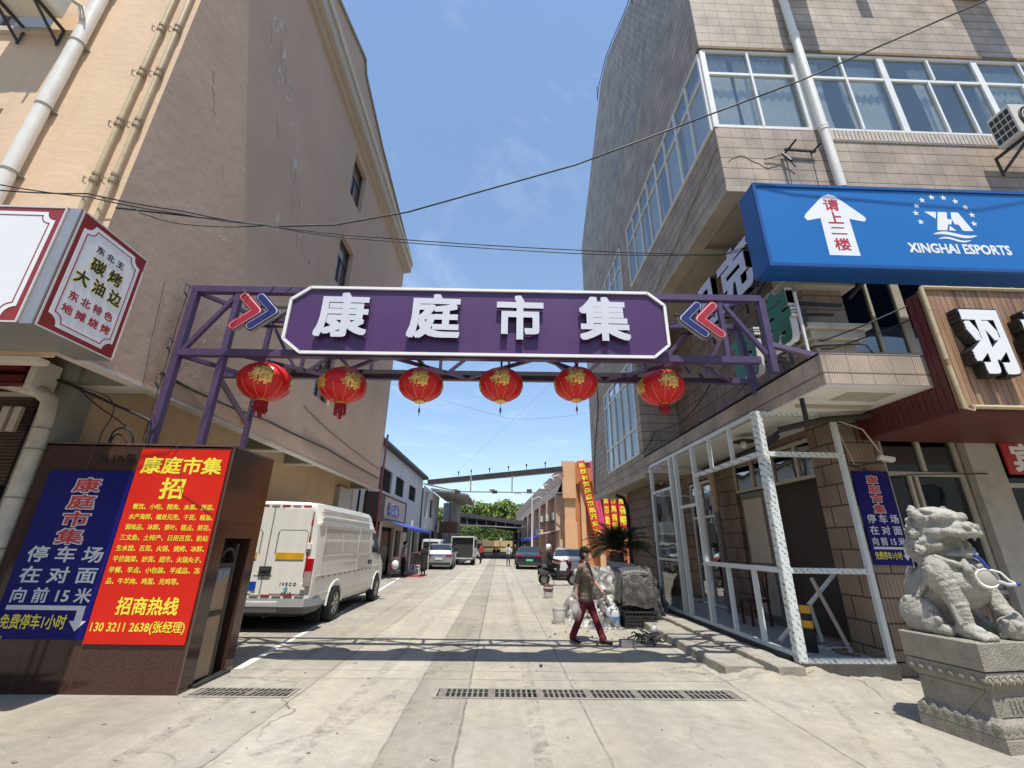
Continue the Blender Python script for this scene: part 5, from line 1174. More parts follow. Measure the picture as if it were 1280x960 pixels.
# porch contents
t = thing('bollard', 'short black and yellow striped bollard on the porch floor behind the corner post', 'bollard', (4.76, 7.42, .19))
p = MB(); p.tube((4.76, 7.42, .19), (4.76, 7.42, .84), .075, n=20); obj('post', p, mat('bollard_black', (.012, .012, .014), .5), t, smooth=40)
p = MB(); p.tube((4.76, 7.42, .52), (4.76, 7.42, .62), .0765, n=20); p.tube((4.76, 7.42, .72), (4.76, 7.42, .83), .0765, n=20); obj('yellow_band', p, mat('bollard_yellow', (.70, .38, .02), .5), t, smooth=40)
t = thing('wooden_chair', 'dark wooden chair standing inside the porch by the door', 'chair', (5.25, 9.8, .19))
wd_ = mat('dark_red_wood', (.09, .035, .025), .45, var=.2)
p = MB(); p.box(5.05, 5.48, 9.6, 10.02, .62, .67); obj('seat', p, wd_, t, bev=.008)
for x, y in ((5.08, 9.63), (5.45, 9.63), (5.08, 9.99), (5.45, 9.99)):
    p = MB(); p.bar((x, y, .19), (x, y, .62), .04); obj('leg', p, wd_, t)
p = MB(); p.bar((5.45, 9.63, .67), (5.50, 9.63, 1.18), .04); p.bar((5.45, 9.99, .67), (5.50, 9.99, 1.18), .04); p.box(5.47, 5.5, 9.6, 10.02, 1.08, 1.2); p.box(5.455, 5.485, 9.72, 9.9, .7, 1.08); obj('backrest', p, wd_, t)
for k, (a, b, w_, h_, lab) in enumerate((((4.55, 7.9, .25), (5.6, 7.75, 1.28), .09, .03, 'long white board leaning up against the tiled column in the porch'), ((5.3, 7.35, .2), (5.15, 7.7, 1.2), .03, .05, 'pale timber prop leaning in the porch corner'),
      ((5.15, 8.3, .2), (5.2, 8.2, .62), .11, .03, 'short white offcut standing on the porch floor'), ((5.42, 8.15, .2), (5.46, 8.35, .75), .05, .03, 'narrow white offcut standing by the porch wall'))):
    p = MB(); p.bar(a, b, w_, h_); obj('board_offcut', p, M['win_white'] if k != 1 else M['trim'], label=lab, cat='board')
p = MB(); p.obox((5.25, 7.7, .205), (.2, .04, 0), (-.03, .12, 0), (0, 0, .012)); obj('paper_bundle', p, M['vinyl_white'], label='flat bundle of white paper on the porch floor', cat='paper')
p = MB(); r2 = random.Random(8)
for k in range(16): p.obox((5.25 + r2.uniform(-.15, .35), 7.5 + r2.uniform(-.3, .5), .2 + r2.uniform(0, .02)), V((r2.uniform(.03, .12), r2.uniform(-.05, .05), 0)), V((r2.uniform(-.02, .02), r2.uniform(.02, .05), 0)), (0, 0, .01))
obj('wood_scraps', p, mat('scrap_wood', (.25, .13, .08), .8, var=.3), label='scatter of red brown wood scraps on the porch floor', cat='scraps')
t = thing('porch_pipe', 'grey vertical pipe with pale top section behind the middle panes', 'pipe', (5.5, 11.35, .19))
p = MB(); p.tube((5.5, 11.35, .19), (5.5, 11.35, 2.5), .07, n=14); obj('lower_pipe', p, mat('purple_grey_pipe', (.24, .20, .20), .6, var=.15), t, smooth=40)
p = MB(); p.tube((5.5, 11.35, 2.5), (5.5, 11.35, 3.5), .085, n=14); p.path([(5.5, 11.35, 3.3), (5.3, 11.5, 3.55), (5.1, 12.4, 3.6)], .04, 8); obj('upper_pipe', p, M['beige_pipe'], t, smooth=40)
p = MB(); p.path([(4.6, 6.95, 3.5), (5.2, 6.7, 3.62), (5.9, 6.55, 3.66), (6.2, 6.5, 3.66)], .05, 8); p.path([(4.7, 7.2, 3.45), (5.3, 9, 3.5), (5.5, 12, 3.5)], .06, 8); p.path([(4.9, 7.2, 3.62), (5.4, 9, 3.66), (5.55, 12, 3.66)], .03, 8)
obj('service_pipe', p, mat('dusty_dark_pipe', (.035, .03, .028), .7, var=.3), label='dusty dark service pipes running under the balcony soffit', cat='pipe', smooth=50)
t = thing('soffit_lamp', 'round lamp with a flat shade under the porch ceiling', 'lamp', (4.75, 8.3, 3.5))
p = MB(); p.lathe([(.2, 3.60), (.19, 3.62), (.03, 3.66)], (4.75, 8.3, 0), 20); obj('lamp_shade', p, M['dark_metal'], t, smooth=40)
p = MB(); p.sphere((4.75, 8.3, 3.55), .06, .06, .08); obj('bulb', p, M['win_white'], t, smooth=60)
# ================================================================== VEHICLES
def ray_at(px, py, Y):
    d = cr * (px - 640) + cu_ * (480 - py) - cb * 545.0
    return V((0, 0, CAMZ)) + d * (Y / d.y)
M['tyre'] = mat('tyre_rubber', (0.02, 0.02, 0.02), 0.85, var=0.2, world=False); M['rim'] = mat('steel_rim', (0.38, 0.37, 0.36), 0.4, 0.7, var=0.1, world=False)
M['car_glass'] = mat('car_glass', (0.02, 0.025, 0.03), 0.06, var=0.1, world=False, spec=.7)
M['bumper_grey'] = mat('grey_bumper_plastic', (0.11, 0.112, 0.115), 0.6, var=0.1, world=False, scale=4)
M['lamp_red'] = mat('tail_lamp_red', (0.38, 0.008, 0.008), 0.2, var=0.1, world=False); M['lamp_clear'] = mat('lamp_clear', (0.34, 0.27, 0.25), 0.2, var=0.1, world=False)
M['plate_blue'] = mat('plate_blue', (0.01, 0.06, 0.35), 0.4, world=False); M['plate_green'] = mat('plate_green', (0.12, 0.55, 0.26), 0.4, world=False)
M['chrome'] = mat('chrome_trim', (0.6, 0.6, 0.6), 0.2, 0.9, var=0.05, world=False)
M['seam'] = mat('dark_seam', (0.03, 0.03, 0.03), .8, world=False)
def wheel(parent, x, y, r, wd):
    side = 1 if x > 0 else -1
    p = MB(); p.lathe([(r * .62, -wd / 2), (r * .93, -wd / 2), (r, -wd * .36), (r, wd * .36), (r * .93, wd / 2), (r * .62, wd / 2)], (x, y, r), 28, 'X', cap=False)
    t = obj('wheel', p, M['tyre'], parent, smooth=40)
    q = MB(); xo = x + side * (wd / 2 - .02)
    q.lathe([(0, side * .0), (r * .16, side * .012), (r * .2, -side * .02), (r * .5, -side * .035), (r * .62, side * .018), (r * .64, 0), (r * .64, -side * .08)], (xo, y, r), 24, 'X')
    for k in range(6):
        a = k * math.pi / 3; q.obox((xo + side * .006, y + r * .36 * math.cos(a), r + r * .36 * math.sin(a)), (.012, 0, 0), V((0, math.cos(a), math.sin(a))) * r * .2, V((0, -math.sin(a), math.cos(a))) * r * .07)
    obj('rim', q, M['rim'], t, smooth=30)

# ---- the old white van beside the left building
M['van_white'] = mat('dusty_white_van_paint', (0.74, 0.725, 0.67), 0.42, var=0.05, scale=2.2, streak=0.14, dirt=(0.36, 0.30, 0.22), world=False, coat=.25)
M['van_panel'] = mat('dusty_van_window_panel', (0.52, 0.49, 0.44), 0.5, var=0.08, scale=3, streak=0.2, dirt=(0.36, 0.30, 0.22), world=False)
def make_van():
    t = thing('delivery_van', 'dusty white high roof delivery van with yellow rear strips parked on the left', 'van')
    # stations: y, half width, sill z, belt z, shoulder z, roof z, roof half width
    st = [(0.0, .97, .50, 1.32, 1.98, 2.36, .80), (.06, .99, .46, 1.34, 2.0, 2.42, .84), (.5, 1.0, .40, 1.35, 2.0, 2.44, .85), (2.4, 1.0, .34, 1.35, 2.0, 2.45, .85), (3.9, 1.0, .32, 1.35, 2.0, 2.45, .85), (4.25, 1.0, .32, 1.34, 1.98, 2.40, .83), (4.6, .99, .32, 1.32, 1.90, 2.22, .78), (5.05, .985, .32, 1.28, 1.62, 1.80, .76), (5.42, .97, .32, 1.22, 1.30, 1.32, .82), (5.85, .94, .34, .98, 1.04, 1.08, .80), (6.02, .88, .38, .80, .86, .90, .74)]
    def ring(s):
        y, w, zs, zb, zh, zr, wr = s
        return [V((x, y, z)) for x, z in ((0, zs), (w * .9, zs), (w, zs + .10), (w + .012, (zs + zb) / 2), (w, zb), (w * .985 if zh - zb > .3 else w * .97, (zb + zh) / 2), (w * .955 if zh - zb > .3 else w * .93, zh), (w * .95 - .01, zh + .02), ((wr + w * .93) / 2, (zh * .4 + zr * .6)), (wr, zr - .04), (wr * .8, zr), (0, zr + .015))]
    rings = [ring(s) for s in st]; n = len(rings[0])
    b = MB(); g = MB()
    full = [r + [V((-p.x, p.y, p.z)) for p in r[-2:0:-1]] for r in rings]; m = len(full[0])
    vs = [p for r in full for p in r]; fs = []; gf = []
    for i in range(len(full) - 1):
        for j in range(m):
            f = (i * m + j, i * m + (j + 1) % m, (i + 1) * m + (j + 1) % m, (i + 1) * m + j)
            jj = j if j < n - 1 else m - 1 - j
            (gf if (i in (7,) and jj in (8, 9, 10)) else fs).append(f)
    fs.append(tuple(range(m))[::-1]); fs.append(tuple((len(full) - 1) * m + j for j in range(m)))
    b.add(vs, fs); body = obj('body', b, M['van_white'], t, smooth=28, merge=True)
    g.add(vs, gf); obj('windscreen', g, M['car_glass'], t)
    # roof ribs along the raised side panels
    p = MB()
    for sgn in (-1, 1):
        for k, (x, z) in enumerate(((.945, 2.12), (.925, 2.20), (.90, 2.29))): p.bar((sgn * x, .2, z), (sgn * (x - .0), 3.85, z), .022, .03)
        p.bar((sgn * .962, .05, 1.99), (sgn * .955, 4.25, 1.985), .04, .05)
    obj('roof_rail', p, M['van_white'], body)
    # side: blanked windows, cab window, doors, stripe
    for sgn in (-1, 1):
        for a, c in ((.42, 1.5), (1.6, 2.75), (2.85, 3.86)):
            p = MB(); p.poly([(sgn * .99, a, 1.40), (sgn * .99, c, 1.40), (sgn * .958, c, 1.90), (sgn * .958, a, 1.90)], (sgn * .012, 0, 0)); obj('window_panel', p, M['van_panel'], t, bev=.01)
        p = MB(); p.poly([(sgn * .99, 4.16, 1.37), (sgn * .99, 5.12, 1.33), (sgn * .972, 4.86, 1.62), (sgn * .952, 4.6, 1.88), (sgn * .956, 4.16, 1.92)], (sgn * .012, 0, 0)); obj('cab_window', p, M['car_glass'], t)
        p = MB()
        p.box(*sorted((sgn * .995, sgn * 1.017)), .1, 5.5, .955, .985); p.box(*sorted((sgn * 1.0, sgn * 1.006)), 4.02, 4.035, .4, 1.95); p.box(*sorted((sgn * 1.0, sgn * 1.006)), 5.02, 5.032, .5, 1.33); p.box(*sorted((sgn * .995, sgn * 1.012)), 1.7, 2.7, 1.17, 1.19)
        p.box(*sorted((sgn * 1.0, sgn * 1.014)), .1, 5.4, .62, .635)
        p.box(*sorted((sgn * 1.0, sgn * 1.012)), .30, .312, .5, 1.95); p.box(*sorted((sgn * .99, sgn * 1.008)), .3, 4.0, 1.335, 1.35); p.box(*sorted((sgn * 1.0, sgn * 1.012)), 2.78, 2.792, .45, 1.95); p.box(*sorted((sgn * 1.0, sgn * 1.03)), 2.8, 3.9, 1.285, 1.31)
        obj('side_moulding', p, M['van_panel'], t)
        p = MB()
        for k in range(11): p.box(*sorted((sgn * 1.0, sgn * 1.0195)), .42 + k * .36, .56 + k * .36, .935, .952)
        obj('reflector_dashes', p, mat('dull_red_tape', (.16, .05, .05), .5, world=False), t)
        for y in (4.12, 3.9):
            p = MB(); p.obox((sgn * 1.015, y, 1.12), (.01, 0, 0), (0, .055, 0), (0, 0, .055)); obj('door_handle', p, M['seam'], t, bev=.006)
        p = MB(); p.obox((sgn * 1.15, 5.02, 1.36), (.09, 0, 0), (0, .035, 0), (0, 0, .15)); p.bar((sgn * .98, 4.98, 1.32), (sgn * 1.1, 5.02, 1.32), .04); obj('mirror', p, M['seam'], t, bev=.02)
        # arches
        p = MB()
        for yc, r_ in ((1.35, .47), (4.98, .45)):
            p.path([(sgn * 1.0, yc + r_ * math.cos(a * math.pi / 12), .36 + r_ * math.sin(a * math.pi / 12)) for a in range(13)], .035, 6)
        obj('wheel_arch', p, M['van_white'], body, smooth=50)
        p = MB()
        for yc, r_ in ((1.35, .45), (4.98, .43)):
            p.poly([(sgn * .985, yc + r_ * math.cos(a * math.pi / 14), .30 + r_ * 1.1 * math.sin(a * math.pi / 14)) for a in range(15)], (sgn * .022, 0, 0))
        obj('wheel_well', p, M['seam'], body)
    for x in (-.93, .93):
        wheel(t, x, 1.35, .36, .24); wheel(t, x, 4.98, .35, .22)
    # rear: doors, strips, lamps, bumper
    p = MB(); p.box(-.012, .012, -.006, .02, .62, 2.34); p.box(-.93, .93, -.006, .02, .985, 1.0)
    for sgn in (-1, 1):
        p.path([(sgn * .16, -.004, 1.42), (sgn * .16, -.004, 1.80), (sgn * .2, -.004, 1.86), (sgn * .72, -.004, 1.86), (sgn * .77, -.004, 1.80), (sgn * .77, -.004, 1.42)], .012, 6)
    obj('door_seam', p, mat('van_grey_seam', (.22, .21, .19), .6, world=False), t)
    for sgn in (-1, 1):
        p = MB(); p.box(*sorted((sgn * .18, sgn * .80)), -.012, .01, .66, 2.30); obj('rear_door', p, M['van_white'], t, bev=.012)
        p = MB(); p.obox((sgn * .47, -.02, 1.36), (.28, 0, 0), (0, .006, 0), (0, 0, .065)); obj('yellow_strip', p, mat('amber_strip', (.62, .33, .02), .4, var=.25, scale=5, world=False), t)
        for z in (1.55, .8): 
            q = MB(); q.obox((sgn * .83, -.03, z), (.045, 0, 0), (0, .025, 0), (0, 0, .06)); obj('hinge', q, M['van_white'], t, bev=.01)
        l = MB(); l.obox((sgn * .895, -.012, 1.06), (.07, 0, 0), (0, .05, 0), (0, 0, .26)); lamp = obj('tail_lamp', l, M['lamp_clear'], t, bev=.015)
        l = MB(); l.obox((sgn * .895, -.016, 1.20), (.072, 0, 0), (0, .05, 0), (0, 0, .12)); obj('red_lens', l, M['lamp_red'], lamp, bev=.015)
        l = MB(); l.obox((sgn * .72, -.135, .44), (.12, 0, 0), (0, .006, 0), (0, 0, .045)); obj('bumper_reflector', l, M['lamp_red'], t)
        f = MB(); f.box(*sorted((sgn * .66, sgn * .99)), 1.78, 1.81, .08, .5); f.box(*sorted((sgn * .7, sgn * .99)), .66, .70, .1, .5); obj('mud_flap', f, M['seam'], t)
    p = MB(); p.path([(-1.0, .45, .46), (-.99, .02, .46), (-.93, -.08, .46), (-.6, -.1, .46), (.6, -.1, .46), (.93, -.08, .46), (.99, .02, .46), (1.0, .45, .46)], .1, 4, radii=[.13] * 8); obj('rear_bumper', p, M['bumper_grey'], t, smooth=25)
    p = MB(); p.box(-.45, .45, -.2, -.1, .37, .55); obj('bumper_step', p, mat('pale_grey_step', (.45, .45, .44), .5, world=False), t, bev=.02)
    red = MB(); wh = MB()
    for k in range(8): (red if k % 2 == 0 else wh).box(-.85 + k * .22, -.68 + k * .22, -.014, .0, .615, .65)
    for k in range(7): (red if k % 2 == 0 else wh).box(-.74 + k * .22, -.58 + k * .22, -.010, .03, 2.325, 2.36)
    for sgn in (-1, 1):
        for k in range(8): (red if k % 2 == 0 else wh).obox((sgn * .815, -.012, 1.05 + k * .16), (.018, 0, 0), (0, .008, 0), (0, 0, .06))
    obj('red_reflector', red, mat('red_reflector_tape', (.34, .03, .03), .4, world=False), t); obj('white_reflector', wh, M['lamp_clear'], t)
    p = MB(); p.obox((.03, -.02, 1.08), (.12, 0, 0), (0, .015, 0), (0, 0, .085)); p.obox((.04, -.035, 1.09), (.08, 0, 0), (0, .012, 0), (0, 0, .03)); obj('rear_handle', p, M['seam'], t, bev=.015)
    p = MB(); p.box(-.56, -.10, -.018, -.01, .72, .88); pl_ = obj('licence_plate', p, M['plate_blue'], t)
    p = MB(); p.text('I V E C O', (.53, -.0125, .84), X_, Z_, .32, .062, .004, .025); obj('lettering', p, M['seam'], t)
    p = MB(); p.text('6912', (.52, -.0125, .68), X_, Z_, .2, .03, .003, .03); obj('small_lettering', p, M['seam'], t)
    p = MB(); p.lathe([(0, -.016), (.042, -.016), (.042, -.012)], (.50, 0, .745), 20, 'Y'); st_ = obj('round_sticker', p, mat('sticker_cyan', (.05, .35, .55), .4, world=False), t)
    p = MB(); p.lathe([(.012, -.0175), (.022, -.0175), (.022, -.016)], (.50, 0, .745), 16, 'Y'); obj('sticker_ring', p, M['lamp_clear'], st_)
    p = MB(); p.box(-.9, .9, .05, 5.8, .28, .40); p.tube((.2, -.1, .28), (.2, .8, .28), .035); p.bar((-.9, -.02, .3), (.8, -.02, .3), .05); p.tube((-.9, 1.35, .34), (.9, 1.35, .34), .07); obj('chassis', p, M['seam'], t)
    for x in (-.72, .72):
        l = MB(); l.obox((x, 5.96, .86), (.16, 0, 0), (0, .05, 0), (0, 0, .09)); obj('headlight', l, M['lamp_clear'], t, bev=.02)
    return t
van = make_van(); van.location = (-4.70, 9.62, 0); van.rotation_euler = (0, 0, R(.3))

# ---- cars
def make_car(name, label, cat, paint, L_=4.6, W_=1.84, H_=1.46, kind='sedan', plate=None, group=None, taillight='bar'):
    t = thing(name, label, cat, group=group); hw = W_ / 2
    if kind == 'sedan':   prof = [(0, .86, .86), (.04, .98, .98), (.35, 1.02, 1.03), (.62, 1.0, 1.10), (1.3, .96, H_ - .05), (2.0, .95, H_), (2.6, .94, H_ - .02), (3.0, .93, H_ - .14), (3.55, .93, 1.0), (3.65, .92, .96), (4.2, .84, .85), (L_ - .08, .7, .72), (L_, .6, .62)]
    elif kind == 'suv':   prof = [(0, .9, .9), (.04, 1.02, 1.03), (.22, 1.08, 1.2), (.75, 1.06, H_ - .1), (1.2, 1.04, H_ - .03), (2.0, 1.02, H_), (2.8, 1.0, H_ - .04), (3.15, .99, H_ - .16), (3.75, 1.0, 1.1), (3.85, .98, 1.04), (4.3, .92, .94), (L_ - .06, .8, .82), (L_, .64, .66)]
    else:                 prof = [(0, 1.0, H_ - .25), (.05, 1.05, H_ - .04), (.3, 1.05, H_), (1.2, 1.05, H_), (2.4, 1.05, H_), (3.1, 1.05, H_ - .02), (3.5, 1.03, H_ - .22), (4.0, 1.02, 1.2), (4.1, 1.0, 1.08), (L_ - .1, .8, .84), (L_, .62, .66)]
    prof = [(a * L_ / prof[-1][0], b, c) for a, b, c in prof]
    rings = []
    for i, (y, zb, zr) in enumerate(prof):
        e = min(1, .86 + .14 * math.sin(math.pi * min(1, max(0.02, y / L_))) ** .35); w = hw * e; cab = zr - zb
        tum = .80 if kind != 'van' else .9
        wr = w * (tum if cab > .2 else .9)
        zs = .24 if 0.1 < y < L_ - .1 else .34
        half = [(0, zs), (w * .86, zs), (w * .97, zs + .1), (w, (zs + zb) / 2 + .05), (w * .985, zb - .06), (w * .95, zb), (w * .95 + (wr - w * .95) * .55, zb + cab * .6), (wr, zb + cab * .88), (wr * .86, zr - .0), (0, zr + .02)]
        rings.append([V((x, y, z)) for x, z in half])
    n = len(rings[0]); full = [r + [V((-p.x, p.y, p.z)) for p in r[-2:0:-1]] for r in rings]; m = len(full[0]); vs = [p for r in full for p in r]; fs = []; sg = []; rg = []; fg = []
    for i in range(len(full) - 1):
        c0, c1 = prof[i][2] - prof[i][1], prof[i + 1][2] - prof[i + 1][1]
        for j in range(m):
            jj = j if j < n - 1 else m - 1 - j
            f = (i * m + j, i * m + (j + 1) % m, (i + 1) * m + (j + 1) % m, (i + 1) * m + j)
            mid = prof[i][0] / L_
            if jj in (5, 6) and c0 > .2 and c1 > .2 and .14 < mid < .66: sg.append(f)
            elif jj in (7, 8) and abs(c1 - c0) > .16 and mid < .4 and kind != 'van': rg.append(f)
            elif jj in (7, 8) and c0 - c1 > .2 and mid > .5: fg.append(f)
            else: fs.append(f)
    fs.append(tuple(range(m))[::-1]); fs.append(tuple((len(full) - 1) * m + j for j in range(m)))
    b = MB(); b.add(vs, fs); obj('body', b, paint, t, smooth=35, merge=True)
    for nm, g in (('side_window', sg), ('rear_window', rg), ('windscreen', fg)):
        if g: q = MB(); q.add(vs, g); obj(nm, q, M['car_glass'], t, smooth=35)
    if kind == 'van':
        q = MB(); q.box(-hw * .68, hw * .68, -.012, .02, 1.08, H_ - .2); obj('rear_window', q, M['car_glass'], t, bev=.02)
    r_ = .33 if kind == 'sedan' else .36
    for x in (-hw + .11, hw - .11):
        for y in (.86 * L_ / 4.6, 3.72 * L_ / 4.6): wheel(t, x, y, r_, .22)
    for s_ in (-1, 1):
        q = MB(); q.obox((s_ * hw * .70, .0, .90 if kind != 'van' else 1.0), (hw * .2, 0, 0), (0, .05, 0), (0, 0, .055 if kind != 'van' else .2)); obj('tail_lamp', q, M['lamp_red'], t, bev=.015)
        q = MB(); q.obox((s_ * (hw + .07), 3.05 * L_ / 4.6, 1.02), (.08, 0, 0), (0, .06, 0), (0, 0, .06)); q.bar((s_ * hw * .9, 3.05 * L_ / 4.6, .98), (s_ * hw, 3.05 * L_ / 4.6, 1.0), .03); obj('mirror', q, paint, t, bev=.02)
        q = MB(); q.obox((s_ * hw * .70, L_ - .1, .68), (hw * .18, 0, 0), (0, .08, 0), (0, 0, .06)); obj('headlight', q, M['lamp_clear'], t, bev=.015)
    q = MB(); q.box(-hw * .82, hw * .82, -.03, .1, .26, .46); obj('rear_bumper', q, M['seam'], t, bev=.03)
    if taillight == 'bar': q = MB(); q.box(-hw * .5, hw * .5, -.012, .02, .885, .915); obj('trim_strip', q, M['chrome'], t)
    if plate: q = MB(); q.box(-.24, .24, -.034, -.0, .55 if kind == 'sedan' else .62, .68 if kind == 'sedan' else .75); obj('licence_plate', q, plate, t)
    return t
P_ = lambda n, c, **k: mat(n, c, .3, var=.04, world=False, coat=.6, **k)
c = make_car('parked_car', 'silver crossover car seen from behind, parked on the left beyond the shop awning', 'car', P_('silver_paint', (.36, .37, .38), metal=.5), 4.7, 1.92, 1.62, 'suv', M['vinyl_white'], 'parked cars'); c.location = (-4.0, 31.3, 0); c.rotation_euler = (0, 0, R(3))
c = make_car('parked_car', 'dark navy car with a green licence plate, parked facing away on the right', 'car', P_('black_paint', (.010, .012, .018)), 4.8, 1.88, 1.50, 'sedan', M['plate_green'], 'parked cars'); c.location = (2.15, 33.0, 0); c.rotation_euler = (0, 0, R(-2))
c = make_car('parked_car', 'white saloon car parked on the right behind the scooter rider', 'car', P_('white_paint', (.66, .66, .66)), 4.6, 1.82, 1.47, 'sedan', None, 'parked cars'); c.location = (3.55, 23.4, 0); c.rotation_euler = (0, 0, R(-7))
c = make_car('minivan', 'small white minivan standing behind the open van', 'van', P_('minivan_white', (.62, .62, .60)), 4.3, 1.7, 1.9, 'van', None, 'parked cars'); c.location = (-2.75, 55, 0)
c = make_car('minivan', 'white van parked behind the silver car, only its roof showing', 'van', P_('van_cream', (.60, .60, .57)), 4.6, 1.8, 1.95, 'van', None, 'parked cars'); c.location = (-5.5, 37.5, 0)
# open-backed white van: a shell with a dark load space and raised tailgate
t = thing('open_van', 'white van with its rear doors open on a dark load space, beyond the silver car', 'van', (-2.95, 38.3, 0))
x0, x1, y0, y1 = -3.95, -2.05, 38.3, 43.0
p = MB(); p.box(x0, x0 + .07, y0, y1, .45, 2.1); p.box(x1 - .07, x1, y0, y1, .45, 2.1); p.box(x0, x1, y0, y1, 2.1, 2.2); p.box(x0 + .07, x1 - .07, y0, y1, .45, .55); p.box(x0 + .07, x1 - .07, y0 + 2.4, y1, .55, 2.1); obj('body', p, P_('open_van_white', (.62, .62, .6)), t, bev=.03)
p = MB(); p.box(x0 + .08, x1 - .08, y0 + .2, y0 + 2.3, .551, 2.09); obj('load_space', p, M['seam'], t)
p = MB(); p.obox((x1 + .10, y0 - .3, 1.4), (.03, 0, 0), (.12, .42, 0), (0, 0, .75)); dr = obj('rear_door', p, MATS['open_van_white'], t, bev=.02)
p = MB(); p.obox((x1 + .133, y0 - .3, 1.65), (.004, 0, 0), (.09, .3, 0), (0, 0, .3)); obj('door_window', p, M['car_glass'], dr)
p = MB(); p.box(x0 + .05, x1 - .05, y0 - .12, y0 + .05, .36, .5); obj('rear_bumper', p, M['bumper_grey'], t, bev=.03)
for x in (-3.75, -2.25):
    for y in (39.3, 42.2): wheel(t, x, y, .33, .22)
# ---- scooter
def make_scooter(name, label, cat, paint):
    t = thing(name, label, cat)
    for y in (0.0, 1.28):
        p = MB(); p.lathe([(.15, -.05), (.235, -.05), (.255, 0), (.235, .05), (.15, .05)], (0, y, .255), 24, 'X', cap=False); wv = obj('wheel', p, M['tyre'], t, smooth=50)
        p = MB(); p.lathe([(.0, -.04), (.05, -.05), (.15, -.03), (.155, .03), (.05, .05), (0, .04)], (0, y, .255), 16, 'X'); obj('rim', p, M['rim'], wv, smooth=40)
    p = MB(); p.path([(0, 1.28, .26), (0, 1.16, .62), (0, 1.06, .95)], .035, 8); p.path([(-.05, 0, .26), (-.06, .3, .34)], .03, 8); p.path([(0, .1, .62), (0, .35, .36), (0, .9, .30), (0, 1.08, .7)], .04, 8); obj('frame', p, M['seam'], t, smooth=50)
    p = MB(); p.grid(lambda u, v: V(((v - .5) * (.30 + .1 * math.sin(u * 3.1)), .95 + .22 * math.sin(u * 1.8) + .06 * abs(v - .5), .34 + u * .6)), 12, 8); p.grid(lambda u, v: V(((v - .5) * .36, .48 + u * .5, .31 + .01 * math.sin(v * 3))), 6, 6); obj('leg_shield', p, paint, t, smooth=60)
    p = MB(); p.grid(lambda u, v: V((.16 * math.cos(math.pi * v) * (1 - .3 * u), -.25 + .75 * u, .42 + .26 * math.sin(math.pi * v) * (1 - .1 * u))), 10, 12); obj('tail_body', p, M['seam'], t, smooth=60)
    p = MB(); p.sphere((0, .22, .72), .15, .36, .07); obj('seat', p, M['seam'], t, smooth=60)
    p = MB(); p.path([(-.33, .98, 1.03), (-.12, 1.06, 1.0), (.12, 1.06, 1.0), (.33, .98, 1.03)], .018, 8); obj('handlebar', p, M['seam'], t, smooth=50)
    p = MB(); p.sphere((0, 1.12, .93), .13, .12, .13); obj('headlight', p, paint, t, smooth=60)
    p = MB(); p.grid(lambda u, v: V(((v - .5) * .14, 1.28 + .29 * math.cos(.3 + u * 2.2), .27 + .29 * math.sin(.3 + u * 2.2))), 12, 3); p.grid(lambda u, v: V(((v - .5) * .14, -.0 + .29 * math.cos(.9 + u * 2.0), .27 + .29 * math.sin(.9 + u * 2.0))), 12, 3); obj('mudguard', p, M['seam'], t, smooth=60)
    p = MB(); p.path([(.1, .4, .3), (.2, .38, .05), (.22, .36, .0)], .014, 6); obj('stand', p, M['dark_metal'], t)
    return t
sc = make_scooter('motor_scooter', 'black and maroon motor scooter carrying a rider in a white helmet', 'scooter', mat('scooter_maroon', (.10, .015, .02), .35, world=False)); sc.location = (1.98, 20.6, 0); sc.rotation_euler = (0, 0, R(-82))
s2_ = make_scooter('motor_scooter', 'dark motor scooter parked beside the small white minivan', 'scooter', mat('scooter_black', (.02, .02, .022), .35, world=False)); s2_.location = (-1.9, 51, 0); s2_.rotation_euler = (0, 0, R(10))
for (x, y, a) in ((.0, 82, 40), (-.9, 82.5, -30)):
    q = copy_tree(s2_, (x, y, 0), R(a), 'dark motor scooter parked in front of the far yellow wall', group='scooters at the far wall')
q = copy_tree(s2_, (4.55, 29.4, 0), R(8), 'dark motor scooter parked between the white saloon and the dark navy car')
